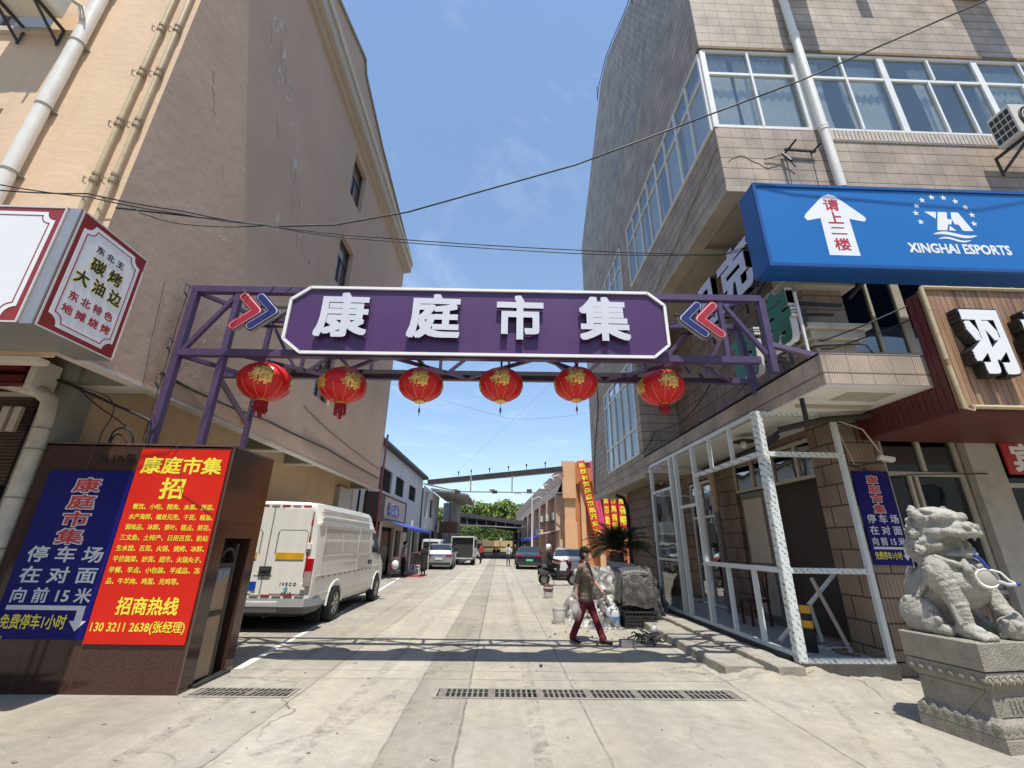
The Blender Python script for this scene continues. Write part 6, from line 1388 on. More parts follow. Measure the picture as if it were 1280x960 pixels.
# ================================================================== PEOPLE
SKIN = mat('skin', (.50, .30, .21), .55, var=.06, world=False, scale=14); HAIR = mat('dark_brown_hair', (.018, .010, .008), .75, var=.3, world=False, scale=40, bump=.5, bscale=90, spec=.2)
SHOE = mat('black_shoe', (.012, .012, .013), .4, world=False)
def cloth(n, c, var=.15, sc=14): return mat(n, c, .85, var=var, world=False, scale=sc, bump=.35, bscale=24)
def person(label, bones, mats, loc, rz, voxel=.012, hair=None, smooth_it=6, extra=None, group=None):
    """bones: (p, q, r0, r1, material index); one continuous remeshed body, materials by nearest bone"""
    t = thing('person', label, 'person', loc, group, rz)
    mb = MB()
    for (p, q, r0, r1, mi) in bones:
        p, q = V(p), V(q)
        if (q - p).length < 1e-4: mb.sphere(p, *(r0 if isinstance(r0, tuple) else (r0, r0, r0)), u=14, v=9); continue
        n = max(2, int((q - p).length / (min(r0, r1) * .8)) + 1)
        for i in range(n + 1):
            f = i / n; mb.sphere(p.lerp(q, f), r0 + (r1 - r0) * f, u=12, v=8)
    me = mb.build()
    o = bpy.data.objects.new('tmp', me); COL.objects.link(o)
    m1 = o.modifiers.new('r', 'REMESH'); m1.mode = 'VOXEL'; m1.voxel_size = voxel
    m2 = o.modifiers.new('s', 'SMOOTH'); m2.iterations = smooth_it; m2.factor = .5
    me2 = bpy.data.meshes.new_from_object(o.evaluated_get(bpy.context.evaluated_depsgraph_get())); bpy.data.objects.remove(o)
    me2.materials.clear()
    seg = [(V(p), V(q), (max(r0) if isinstance(r0, tuple) else r0), r1, mi) for p, q, r0, r1, mi in bones]
    for f in me2.polygons:
        c = f.center; best = None
        for p, q, r0, r1, mi in seg:
            d = q - p; u = 0 if d.length < 1e-4 else max(0, min(1, (c - p).dot(d) / d.length_squared))
            dd = (c - (p + d * u)).length - (r0 + (r1 - r0) * u)
            if best is None or dd < best[0]: best = (dd, mi)
        f.material_index = best[1]; f.use_smooth = True
    for x in mats: me2.materials.append(x)
    b = bpy.data.objects.new('body', me2); COL.objects.link(b)
    b.parent = t
    if hair:
        h = MB(); hair(h); ho = bpy.data.objects.new('tmp', h.build()); COL.objects.link(ho)
        m1 = ho.modifiers.new('r', 'REMESH'); m1.mode = 'VOXEL'; m1.voxel_size = voxel * .9; m2 = ho.modifiers.new('s', 'SMOOTH'); m2.iterations = 2
        hm = bpy.data.meshes.new_from_object(ho.evaluated_get(bpy.context.evaluated_depsgraph_get())); bpy.data.objects.remove(ho)
        hm.materials.clear(); hm.materials.append(hair.m if hasattr(hair, 'm') else HAIR)
        for f in hm.polygons: f.use_smooth = True
        x = bpy.data.objects.new(getattr(hair, 'nm', 'hair'), hm); COL.objects.link(x); x.parent = t
    return t
def _obj(name, mb, m, parent, smooth=None):      # a part given in its person's own frame
    me = mb.build(smooth); me.materials.append(m); o = bpy.data.objects.new(name, me); COL.objects.link(o); o.parent = parent; return o
def hand(b, w, d, side, mi, curl=.5, s=1.0):
    """palm, four unequal bent fingers and a thumb hanging from wrist w along direction d"""
    w, d, side = V(w), V(d).normalized(), V(side).normalized(); pn = d.cross(side).normalized()
    pc = w + d * .045 * s
    b.append((w, w + d * .03 * s, .024 * s, .026 * s, mi))
    for k in range(4): b.append((pc + side * (.024 - .016 * k) * s - d * .015 * s, pc + side * (.024 - .016 * k) * s + d * .035 * s, .012 * s, .0105 * s, mi))
    for k, L_ in enumerate((.058, .068, .062, .048)):
        a = pc + side * (.026 - .0175 * k) * s + d * .035 * s; m_ = a + (d * math.cos(curl * .6) + pn * math.sin(curl * .6)) * L_ * .5 * s; e = m_ + (d * math.cos(curl * 1.6) + pn * math.sin(curl * 1.6)) * L_ * .5 * s
        b.append((a, m_, .0088 * s, .008 * s, mi)); b.append((m_, e, .008 * s, .0065 * s, mi))
    a = w + d * .03 * s + side * .026 * s; m_ = a + (d * .7 + side * .55 + pn * .3).normalized() * .034 * s; b.append((a, m_, .0105 * s, .0095 * s, mi)); b.append((m_, m_ + (d * .9 + side * .1 + pn * .4).normalized() * .028 * s, .009 * s, .0075 * s, mi))
def head(b, c, f, mi, s=1.0):
    """skull, jaw, nose, ears; f = facing direction"""
    c, f = V(c), V(f).normalized(); l = V((0, 0, 1)).cross(f).normalized()
    b.append((c + V((0, 0, .03)) * s - f * .015 * s, c + V((0, 0, .03)) * s - f * .015 * s + V((0, 0, .001)), .092 * s, .092 * s, mi))
    b.append((c + V((0, 0, .02)) * s, c - V((0, 0, .055)) * s + f * .028 * s, .078 * s, .05 * s, mi))
    b.append((c - V((0, 0, .075)) * s + f * .055 * s, c - V((0, 0, .076)) * s + f * .06 * s, .026 * s, .022 * s, mi))
    b.append((c + f * .085 * s + V((0, 0, .005)) * s, c + f * .104 * s - V((0, 0, .028)) * s, .010 * s, .017 * s, mi))
    b.append((c + f * .078 * s - V((0, 0, .055)) * s, c + f * .08 * s - V((0, 0, .052)) * s, .019 * s, .019 * s, mi))
    for sg in (-1, 1):
        b.append((c + l * sg * .084 * s + V((0, 0, .012)) * s - f * .01 * s, c + l * sg * .09 * s - V((0, 0, .025)) * s - f * .008 * s, .015 * s, .011 * s, mi))
def face_marks(t, c, f, s=1.0):
    c, f = V(c), V(f).normalized(); l = V((0, 0, 1)).cross(f).normalized(); e = MB(); w_ = MB(); br = MB(); lip = MB()
    for sg in (-1, 1):
        w_.sphere(c + f * .083 * s + l * sg * .034 * s + V((0, 0, .012 * s)), .0125 * s, .0125 * s, .008 * s, 10, 6); e.sphere(c + f * .0915 * s + l * sg * .036 * s + V((0, 0, .012 * s)), .0065 * s, .0065 * s, .0065 * s, 8, 6)
        br.path([c + f * .093 * s + l * sg * .016 * s + V((0, 0, .030 * s)), c + f * .092 * s + l * sg * .034 * s + V((0, 0, .036 * s)), c + f * .074 * s + l * sg * .05 * s + V((0, 0, .031 * s))], .004 * s, 5)
    lip.path([c + f * .084 * s + l * .022 * s - V((0, 0, .054 * s)), c + f * .097 * s - V((0, 0, .053 * s)), c + f * .084 * s - l * .022 * s - V((0, 0, .054 * s))], .005 * s, 5)
    for nm, m_, mm in (('eye', w_, mat('eye_white', (.6, .57, .52), .4, world=False)), ('iris', e, SHOE), ('eyebrow', br, HAIR), ('mouth', lip, mat('lip', (.30, .09, .08), .5, world=False))): _o = obj(nm, m_, mm, t, smooth=60)
def hair_cap(c, f, long=0.0, s=1.0, nm='hair', m_=None):
    c, f = V(c), V(f).normalized(); l = V((0, 0, 1)).cross(f).normalized()
    def h(mb):
        mb.sphere(c + V((0, 0, .055)) * s - f * .03 * s, .098 * s, .098 * s, .082 * s); mb.sphere(c - f * .05 * s + V((0, 0, .01)) * s, .088 * s, .088 * s, .10 * s)
        for sg in (-1, 1): mb.sphere(c + l * sg * .062 * s - f * .035 * s + V((0, 0, .02)) * s, .04 * s, .045 * s, .075 * s)
        for k in range(14): 
            a = k * .7; mb.sphere(c - f * .035 * s + l * .075 * s * math.cos(a) + f * .06 * s * math.sin(a) + V((0, 0, .06 + .03 * math.sin(k * 2.1))) * s, .032 * s)
        if long:
            for sg in (-1, 1): mb.sphere(c + l * sg * .072 * s - f * .03 * s - V((0, 0, .02)) * s, .036 * s, .05 * s, .07 * s); mb.sphere(c + l * sg * .05 * s + f * .055 * s + V((0, 0, .082)) * s, .042 * s)
            mb.sphere(c - f * .07 * s - V((0, 0, .04)) * s, .06 * s, .06 * s, .07 * s); mb.sphere(c - f * .03 * s + V((0, 0, .085)) * s, .095 * s, .095 * s, .075 * s)
    h.nm = nm
    if m_: h.m = m_
    return h

# --- the walking woman (x = her walking direction, y = her left)
b = []
SH = 1.275
# torso: 1 = blouse, 2 = trousers, 0 = skin, 3 = shoe
for z, x, ry, rx in ((1.26, .0, .165, .085), (1.18, .012, .185, .115), (1.08, .028, .185, .13), (.98, .025, .185, .13), (.88, .012, .198, .134), (.80, .0, .202, .134), (.75, .0, .20, .13)):
    for k in (-1, -.5, 0, .5, 1): b.append(((x, k * (ry - rx * .9), z), (x, k * (ry - rx * .9), z + .001), rx * (1 - .12 * abs(k)), rx * (1 - .12 * abs(k)), 1))
for k in (-1, 0, 1): b.append(((-.02, k * .062, .76), (-.02, k * .062, .70), .108, .10, 2))
b.append(((.0, 0, 1.28), (.02, 0, 1.40), .058, .052, 0))
HC = (.045, 0, 1.475); HF = (1, -.12, -.16)
head(b, HC, HF, 0, .97)
# arms: right arm hangs back with the bag, left arm swings forward
ra = [(-.01, -.185, 1.255), (-.065, -.245, 1.02), (-.085, -.27, .80)]; la = [(.0, .185, 1.255), (.09, .225, 1.03), (.235, .235, .86)]
for a, sd in ((ra, -1), (la, 1)):
    b.append((a[0], a[1], .058, .050, 1)); b.append((V(a[0]).lerp(V(a[1]), .9), a[1], .048, .040, 0)); b.append((a[1], a[2], .038, .025, 0))
hand(b, ra[2], (0, -.02, -1), (1, 0, 0), 0, 1.1); hand(b, la[2], (.45, 0, -.9), (.8, -.5, .3), 0, .6)
# legs: left leg leads, right trails, flared trousers
def leg(hip, knee, ankle, toe):
    b.append((hip, knee, .102, .070, 2)); b.append((knee, ankle, .068, .064, 2)); b.append((V(ankle) + V((.01, .028, 0)), V(ankle) + V((.015, .028, -.03)), .052, .050, 2)); b.append((V(ankle) + V((.01, -.028, 0)), V(ankle) + V((.015, -.028, -.03)), .052, .050, 2))
    b.append((V(ankle) + V((-.03, 0, -.045)), V(toe), .038, .030, 3))
leg((.01, .08, .72), (.135, .085, .43), (.265, .09, .10), (.42, .09, .032)); leg((-.01, -.08, .72), (-.085, -.085, .42), (-.235, -.09, .11), (-.10, -.09, .032))
W_B = cloth('brown_lace_blouse', (.17, .125, .09), .6, 46); W_T = cloth('maroon_trousers', (.115, .008, .018), .2, 5)
b.append(((.045, 0, 1.285), (.118, 0, 1.13), .075, .05, 4)); b.append(((.03, .05, 1.28), (.10, .02, 1.16), .06, .05, 4))
wom = person('woman in a brown lace blouse and maroon trousers walking with a plastic bag', b, [SKIN, W_B, W_T, SHOE, cloth('black_top', (.012, .011, .012))], (1.62, 8.92, 0), R(-30), .0075, hair_cap(HC, HF, .001, .98), 5)
face_marks(wom, HC, HF, .97)
# bag in her hand
bg_ = MB()
hx = V((1.62, 8.92, 0)) + Matrix.Rotation(R(-30), 3, 'Z') @ V((-.08, -.285, .70))
def bagf(u, v):
    ph = 2 * math.pi * u; r = (.02 + .085 * math.sin(math.pi * min(1, v * 1.02)) ** .55 * (.45 + .55 * v)) * (1 + .22 * mnoise.noise(V((math.cos(ph) * 2, math.sin(ph) * 2, v * 4))))
    return hx + V((r * math.cos(ph) * 1.05, r * math.sin(ph) * .8, .03 - .34 * v + .02 * mnoise.noise(V((ph, v * 5, 1)))))
bg_.grid(bagf, 28, 22)
def plastic(name, tint, f=.45):
    m = bpy.data.materials.new(name); m.use_nodes = True; n = m.node_tree; N = n.nodes; N.clear(); L = n.links
    o = N.new('ShaderNodeOutputMaterial'); mix = N.new('ShaderNodeMixShader'); tr = N.new('ShaderNodeBsdfTransparent'); bs_ = N.new('ShaderNodeBsdfPrincipled'); bs_.inputs['Base Color'].default_value = (*tint, 1); bs_.inputs['Roughness'].default_value = .2
    mix.inputs['Fac'].default_value = f; L.new(tr.outputs[0], mix.inputs[1]); L.new(bs_.outputs[0], mix.inputs[2]); L.new(mix.outputs[0], o.inputs['Surface']); return m
bag = thing('plastic_bag', 'thin plastic bag of meat hanging from the walking woman\'s hand', 'bag', hx - V((0, 0, .4)))
obj('bag_film', bg_, plastic('thin_bag_film', (.60, .54, .55), .5), bag, smooth=60)
p = MB(); p.sphere(hx + V((.0, .0, -.255)), .06, .05, .06); p.sphere(hx + V((-.03, 0.01, -.17)), .04, .04, .05); obj('bag_content', p, mat('reddish_meat', (.22, .09, .085), .5, var=.5, scale=18), bag, smooth=60)

# --- simpler standing figures further off
def stand(label, top, bottom, loc, rz, H=1.68, arm='down', skirt=False, helmet=False, sit=False, hairc=None, step=0.0, group=None):
    s = H / 1.7; b = []
    for z, r, w in ((1.36, .10, .09), (1.25, .12, .075), (1.10, .115, .06), (.98, .12, .06)):
        for k in (-1, 0, 1): b.append(((0, k * w * s, z * s), (0, k * w * s, z * s + .001), r * s, r * s, 1))
    b.append(((0, 0, 1.4 * s), (.02, 0, 1.5 * s), .055 * s, .05 * s, 0)); hc = V((.03, 0, 1.585 * s)); head(b, hc, (1, 0, -.05), 0, s)
    for sd in (-1, 1):
        if arm == 'fwd': pts = [(0, sd * .19, 1.37), (.12, sd * .24, 1.12), (.40, sd * .22, 1.08)]
        elif arm == 'bent' and sd == 1: pts = [(0, sd * .19, 1.37), (.02, sd * .26, 1.1), (.24, sd * .12, 1.14)]
        else: pts = [(0, sd * .19, 1.37), (-.02, sd * .245, 1.1), (.03, sd * .25, .86)]
        pts = [V(q) * s for q in pts]
        b.append((pts[0], pts[1], .055 * s, .045 * s, 1)); b.append((pts[1], pts[2], .042 * s, .028 * s, 0 if arm != 'fwd' else 1)); hand(b, pts[2], pts[2] - pts[1], (0, 0, 1) if arm == 'fwd' else (1, 0, 0), 0, .7, s)
        if sit:
            hip, kn, an, to = (0, sd * .1, .92), (.42, sd * .12, .86), (.36, sd * .13, .42), (.5, sd * .13, .36)
        else:
            x = step * sd; hip, kn, an, to = (0, sd * .09, .92), (x * .5 + .02, sd * .1, .50), (x, sd * .1, .09), (x + .16, sd * .1, .035)
        hip, kn, an, to = [V(q) * s for q in (hip, kn, an, to)]
        b.append((hip, kn, .09 * s, .062 * s, 2)); b.append((kn, an, .06 * s, .045 * s, 2)); b.append((an - V((.03, 0, .04)) * s, to, .038 * s, .03 * s, 3))
    if skirt: b.append(((0, 0, .9 * s), (0, 0, .42 * s), .15 * s, .19 * s, 2))
    hm = None
    hm = hair_cap(hc, (1, 0, 0), 0, s * (1.22 if helmet else 1.0), 'helmet' if helmet else 'hair', mat('helmet_white', (.75, .75, .75), .3, world=False) if helmet else hairc)
    t = person(label, b, [SKIN, top, bottom, SHOE], loc, rz, .017, hm, 4, group=group)
    face_marks(t, hc, (1, 0, -.05), s)
    return t
blk = cloth('black_cloth', (.014, .014, .016)); wht = cloth('white_cloth', (.62, .60, .60)); jean = cloth('blue_jeans', (.05, .075, .12)); red_ = cloth('red_cloth', (.45, .02, .03)); ora = cloth('orange_cloth', (.60, .12, .02))
stand('person in dark clothes and a white helmet seated on the maroon scooter', blk, cloth('charcoal_trousers', (.022, .022, .025)), (2.20, 20.57, -.06), R(8), 1.7, 'fwd', helmet=True, sit=True)
stand('person in a pale pink shirt standing under the blue awning of the shop', cloth('pale_pink_shirt', (.58, .46, .50)), blk, (-5.05, 25.1, 0), R(30), 1.70, 'bent')
stand('person in black with a long skirt facing the shop beside the silver car', blk, blk, (-4.02, 25.4, 0), R(140), 1.58, 'bent', skirt=True)
stand('person in a white shirt and jeans standing in the middle of the far lane', wht, jean, (.75, 37.4, 0), R(80), 1.66, 'bent')
stand('person in dark clothes standing just behind the person in jeans', blk, cloth('grey_trousers', (.06, .065, .075)), (1.45, 40.5, 0), R(200), 1.68)
stand('person in a red jacket beside the open rear of the white van', red_, blk, (-1.62, 42.0, 0), R(160), 1.66)
stand('person in black leaning at the open rear of the white van', blk, cloth('pale_trousers', (.5, .46, .42)), (-3.55, 37.1, 0), R(100), 1.66, 'fwd', step=.12)
stand('person in an orange vest beyond the dark navy car', ora, blk, (2.6, 46.0, 0), R(180), 1.68, group=None)
# ================================================================== BEYOND: LEFT WAREHOUSE AND SHOP
def corrugated(name, col, width=.25):
    m = mat(name, col, .55, .0, var=.10, scale=1.2, streak=.3, dirt=tuple(c * .55 for c in col))
    n = m.node_tree; N = n.nodes; L = n.links; b = N['Principled BSDF']; g = N.new('ShaderNodeNewGeometry'); s = N.new('ShaderNodeSeparateXYZ'); L.new(g.outputs['Position'], s.inputs[0])
    a = N.new('ShaderNodeMath'); L.new(s.outputs['X'], a.inputs[0]); L.new(s.outputs['Y'], a.inputs[1]); c = N.new('ShaderNodeCombineXYZ'); L.new(a.outputs[0], c.inputs[0])
    wv = N.new('ShaderNodeTexWave'); wv.inputs['Scale'].default_value = .314 / width; L.new(c.outputs[0], wv.inputs['Vector'])
    bu = N.new('ShaderNodeBump'); bu.inputs['Strength'].default_value = .8; bu.inputs['Distance'].default_value = .05; L.new(wv.outputs['Fac'], bu.inputs['Height']); L.new(bu.outputs[0], b.inputs['Normal'])
    return m
M['sheet'] = corrugated('white_corrugated_sheet', (.50, .51, .52)); M['sheet_grey'] = corrugated('grey_corrugated_sheet', (.33, .33, .33))
wh = thing('warehouse', 'white corrugated two storey warehouse with small dark windows beyond the left building', 'building', (-10, 33, 0))
XH = -6.3
p = MB(); hs = [(23.2, 25.85, 4.25, 5.45), (26.9, 29.2, 4.35, 5.45), (31.0, 33.4, 4.45, 5.45)]
p.wall((XH, 19.2, 2.75), Y_, Z_, 17, 3.75, [(a - 19.2, b - 19.2, c - 2.75, d - 2.75) for a, b, c, d in hs], X_, .15); p.box(-16, XH - .2, 19.2, 19.3, 0, 6.5); obj('wall', p, M['sheet'], wh)
p = MB(); p.box(-16, XH + .35, 19.15, 36.6, 6.5, 6.62); p.bar((XH + .33, 19.15, 6.58), (XH + .33, 36.6, 6.66), .08, .14); obj('roof', p, M['dark_metal'], wh)
for a, b, c, d in hs: 
    q = MB(); q.box(XH - .14, XH - .10, a, b, c, d)
    for i in range(6): q.bar((XH - .06, a + (i + .5) * (b - a) / 6, c), (XH - .06, a + (i + .5) * (b - a) / 6, d), .03)
    obj('window', q, M['black'], wh)
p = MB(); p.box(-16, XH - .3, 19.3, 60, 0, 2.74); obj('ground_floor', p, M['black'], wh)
p = MB(); p.box(XH - .3, XH + .0, 29.5, 30.0, 0, 2.75); p.box(XH - .3, XH, 33.2, 33.6, 0, 2.75); p.box(XH - .3, XH, 36, 36.4, 0, 2.75); p.box(XH - .25, XH - .2, 30.6, 32.4, .0, 2.3); obj('pillar', p, M['trim'], wh)
p = MB(); p.wall((XH + .1, 36.2, 2.75), Y_, Z_, 9.8, 3.3, [(1.2, 2.6, .9, 3.0), (4.0, 6.0, 1.0, 2.6)], X_, .2); p.box(XH - .2, XH + .1, 45.9, 46.0, 0, 6.0); p.box(-16, XH, 36.15, 36.2, 2.7, 6.9); obj('wall', p, M['sheet'], wh)
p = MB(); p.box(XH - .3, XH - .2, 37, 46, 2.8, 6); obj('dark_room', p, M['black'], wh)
p = MB(); p.obox((XH + 1.6, 47, 6.1), (1.7, 0, -.25), (0, 6, 0), (.02, 0, .06)); p.bar((XH + .1, 36.2, 6.15), (XH + 2.4, 41, 6.1), .2, .06); obj('lean_to_roof', p, mat('grey_roof_sheet', (.26, .24, .22), .7, var=.2, streak=.3), wh)
p = MB(); p.box(XH - .2, XH + 1.8, 52, 52.2, 0, 6.0); p.box(XH + 1.4, XH + 1.8, 48, 52, 2.6, 5.6); p.bar((XH + 1.3, 46.3, 0), (XH + 1.3, 46.3, 5.9), .18); obj('stair_block', p, M['sheet_grey'], wh)
p = MB(); p.box(XH + .5, XH + 2.2, 44.0, 46.2, 2.6, 3.6); obj('brown_box', p, mat('rust_panel', (.13, .06, .045), .7, var=.2), wh)
for i in range(4): q = MB(); q.box(XH + 1.6, XH + 3.0, 54 + i * .01, 54.2, 2.0 + i * .5, 2.05 + i * .5); obj('stair_rail', q, M['alu_pale'], wh)
rp = MB(); rp.path([(-5.12, 19.25, 0), (-5.12, 19.25, 3.9), (-5.15, 19.3, 4.1), (-5.12, 19.35, 6.2)], .045, 8); obj('red_pipe', rp, mat('dark_red_pipe', (.09, .012, .015), .5), label='dark red pipe running up the far corner of the left building', cat='pipe', smooth=50)
p = MB()
for x, y in ((-5.9, 18.9), (-5.75, 19.3), (-5.6, 18.9)): p.tube((x, y, 0), (x, y, 3.7), .05)
obj('downpipe', p, M['seam'], label='row of dark thin pipes in the gap behind the left building', cat='pipe')
p = MB(); p.box(-6.16, -6.0, 16.9, 18.2, 0, 3.6); obj('partition_wall', p, M['sheet'], label='white corrugated panel closing the recess behind the van', cat='partition')
# shop
sp_ = thing('corner_shop', 'small shop with a cream fascia and three letters under a blue awning', 'shop', (-6.1, 25.3, 0))
p = MB(); p.box(-6.3, -5.82, 22.5, 28.0, 2.78, 3.85); obj('fascia', p, mat('cream_fascia', (.50, .42, .31), .6, var=.08), sp_)
p = MB(); p.box(-5.83, -5.78, 22.4, 28.1, 3.85, 3.93); p.box(-5.83, -5.76, 22.4, 28.1, 2.68, 2.78); p.box(-5.83, -5.76, 27.95, 28.1, 2.78, 3.85); p.box(-6.4, -5.7, 21.3, 22.5, 2.6, 3.9); obj('fascia_frame', p, mat('brown_fascia_frame', (.09, .06, .05), .6), sp_)
p = MB(); p.text('粮油店', (-5.815, 24.9, 3.3), Y_, Z_, 2.6, .62, .08, .03); obj('lettering', p, mat('lilac_letters', (.32, .30, .46), .5), sp_)
p = MB(); p.wall((-5.85, 22.5, 0), Y_, Z_, 5.5, 2.68, [(.5, 3.2, 0, 2.4), (3.6, 5.0, .9, 2.3)], X_, .15); obj('wall', p, M['trim'], sp_)
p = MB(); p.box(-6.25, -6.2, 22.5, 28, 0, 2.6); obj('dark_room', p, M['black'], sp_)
p = MB(); p.box(-6.1, -6.05, 22.9, 25.4, .2, 2.2); obj('display', p, mat('shop_goods', (.15, .07, .05), .7, var=.9, scale=9), sp_)
aw = thing('shop_awning', 'bright blue sloping awning over the small shop', 'awning', (-5.2, 27, 2.4))
p = MB(); p.add([(-5.8, 22.9, 2.72), (-5.8, 31.0, 2.72), (-4.55, 31.0, 2.36), (-4.55, 22.9, 2.36)], [(0, 1, 2, 3)]); p.add([(-4.55, 22.9, 2.36), (-4.55, 31.0, 2.36), (-4.55, 31.0, 2.22), (-4.55, 22.9, 2.22)], [(0, 1, 2, 3)]); obj('canvas', p, mat('blue_awning_canvas', (.035, .07, .36), .8, var=.12, scale=3), aw)
p = MB()
for y in (23, 27, 30.9): p.bar((-5.8, y, 2.70), (-4.57, y, 2.34), .03)
p.tube((-4.6, 30.8, 0), (-4.6, 30.8, 2.3), .025, n=6); p.tube((-5.6, 29.4, 0), (-5.6, 29.4, 3.0), .07, n=8); obj('awning_frame', p, M['alu_pale'], aw)
p = MB(); p.box(-5.9, -5.6, 28.6, 36, 0, .95); p.box(-5.92, -5.58, 28.6, 36, .95, 1.02); obj('low_wall', p, mat('brick_dado', (.16, .085, .07), .8, var=.2), label='low red brick wall between the shop and the silver car', cat='wall')
p = MB(); p.add([(-6, 24.4, .006), (-3.9, 24.4, .006), (-3.9, 26.6, .006), (-6, 26.6, .006)], [(0, 1, 2, 3)]); obj('red_mat', p, mat('red_carpet', (.22, .03, .03), .95, var=.2), label='red mat lying on the ground in front of the shop', cat='mat')
def stool(x, y, label):
    t = thing('plastic_stool', label, 'stool', (x, y, 0), group='white plastic stools by the shop')
    p = MB(); p.box(x - .16, x + .16, y - .16, y + .16, .42, .46); obj('seat', p, M['vinyl_white'], t, bev=.02)
    for a in (-1, 1):
        for b in (-1, 1): p = MB(); p.bar((x + a * .15, y + b * .15, 0), (x + a * .12, y + b * .12, .42), .04); obj('leg', p, M['vinyl_white'], t)
stool(-4.62, 26.9, 'white plastic stool nearest the person in black'); stool(-4.95, 27.6, 'white plastic stool beside the low brick wall')
bp = thing('parked_bicycle', 'bicycle with red frame parked in front of the shop', 'bicycle', (-5.3, 23.6, 0))
for y in (23.1, 24.1):
    p = MB(); p.path([(-5.3, y + .32 * math.cos(a * math.pi / 12), .33 + .32 * math.sin(a * math.pi / 12)) for a in range(25)], .02, 6); obj('wheel', p, M['tyre'], bp)
p = MB(); p.path([(-5.3, 23.1, .33), (-5.3, 23.35, .75), (-5.3, 23.9, .8), (-5.3, 24.1, .33)], .022, 6); p.path([(-5.3, 23.35, .75), (-5.3, 23.55, .35), (-5.3, 23.9, .8), (-5.3, 23.95, 1.0)], .02, 6); p.path([(-5.55, 23.9, 1.0), (-5.05, 23.9, 1.0)], .015, 6); obj('frame', p, red_, bp)
p = MB(); p.sphere((-5.3, 23.32, .85), .09, .14, .04); obj('saddle', p, M['seam'], bp)
p = MB(); p.sphere((-4.8, 22.0, .68), .17, .17, .2); obj('white_bundle', p, M['vinyl_white'], label='round white bundle in front of the van by the shop', cat='bundle', smooth=60); 

# ------------------------------------------------------------------ overhead steel beam and lamp rail
ob = thing('overhead_beam', 'long dark steel box beam crossing high over the lane with lamps on top', 'beam', (0, 33, 5.5))
A, B = ray_at(536, 603, 39), ray_at(704, 586.5, 34)
p = MB(); p.bar(A, B, .4, .42); obj('beam', p, mat('rusty_brown_steel', (.045, .04, .034), .6, .2, var=.3, scale=2, streak=.3), ob)
p = MB(); p.bar(A + V((0, -.28, -.24)), B + V((0, -.28, -.24)), .06, .06); obj('bottom_flange', p, mat('pale_flange', (.16, .13, .11), .6, var=.2), ob)
for k in (.24, .34, .48, .62, .75, .88):
    q = A.lerp(B, k); p = MB(); p.tube(q + V((0, 0, .3)), q + V((0, 0, .6)), .03, n=6); p.sphere(q + V((0, 0, .62)), .07, .07, .10); obj('lamp', p, M['seam'], ob)
lr = thing('lamp_rail', 'thin steel rail hung under the overhead beam', 'rail', (0, 34, 5.3))
a, b = ray_at(540, 614, 37), ray_at(704, 616, 34); p = MB(); p.bar(a, b, .05, .06); p.bar(a + V((0, .4, .0)), b + V((0, .4, .0)), .03); obj('rail', p, M['alu'], lr)
p = MB()
for px in (588, 640): 
    q = ray_at(px, 614.5, 35.5); p.bar(q, q + V((0, 0, 1.25)), .1, .06)
obj('hanger', p, M['alu'], lr)
for px, lab in ((569, 'floodlight on the rail nearest the corrugated warehouse'), (615, 'floodlight on the middle of the rail over the lane'), (661.5, 'floodlight on the rail nearest the orange building')):
    q = ray_at(px, 613.0, 35.2); t = thing('floodlight', lab, 'floodlight', q, group='floodlights on the rail')
    p = MB(); p.obox(q, (.20, 0, 0), (0, .06, .03), (0, -.05, .14)); obj('lamp_case', p, M['alu_pale'], t, bev=.02)
    p = MB(); p.obox(q + V((.22 if px < 650 else 0, -.12, -.13)), (.2, 0, 0), (0, .1, 0), (0, 0, .12)); obj('lamp_head', p, M['seam'], t, bev=.02)

# ------------------------------------------------------------------ orange building on the right, awnings, banners
M['orange'] = mat('orange_render', (.62, .36, .19), .85, var=.07, scale=1, streak=.12); M['orange_deep'] = mat('deep_orange_render', (.50, .20, .075), .85, var=.08, scale=1, streak=.15)
M['roof_taupe'] = mat('taupe_roof_band', (.21, .165, .14), .85, var=.1, scale=1.5, streak=.2); M['pier'] = mat('pier_peach', (.56, .38, .26), .85, var=.1, scale=2, streak=.2)
ogb = thing('orange_building', 'orange rendered market building with a long taupe roof band and rows of shops', 'building', (8, 60, 0))
OX0, OY0, OX1, OY1, OZ = 5.0, 34.3, 3.2, 92.0, 7.75
fdir = V((OX1 - OX0, OY1 - OY0, 0)); FL = fdir.length; fu = fdir.normalized(); fn_ = V((-fu.y, fu.x, 0))   # fn_ points to the lane
F = lambda s_, z, o=0: V((OX0, OY0, z)) + fu * s_ + fn_ * o
p = MB(); p.add([F(0, 0), F(FL, 0), F(FL, OZ), F(0, OZ), F(0, 0, -14), F(FL, 0, -14), F(FL, OZ, -14), F(0, OZ, -14)], [(0, 1, 2, 3), (4, 7, 6, 5), (3, 2, 6, 7), (1, 5, 6, 2)]); obj('wall', p, M['pier'], ogb)
p = MB(); p.add([F(1.2, 5.35, .55), F(FL, 5.0, .55), F(FL, OZ + .1, -.6), F(1.2, OZ, -.6)], [(0, 1, 2, 3)]); p.add([F(1.2, 5.35, .55), F(FL, 5.0, .55), F(FL, 5.0, 0), F(1.2, 5.35, 0)], [(0, 1, 2, 3)]); obj('roof_band', p, M['roof_taupe'], ogb)
p = MB()
for s_ in (1.0, 6.5, 12, 18, 25, 33, 42): p = MB(); p.obox(F(s_, 2.67, .3), fu * .35, fn_ * .35, Z_ * 2.67); obj('pier', p, M['pier'], ogb)
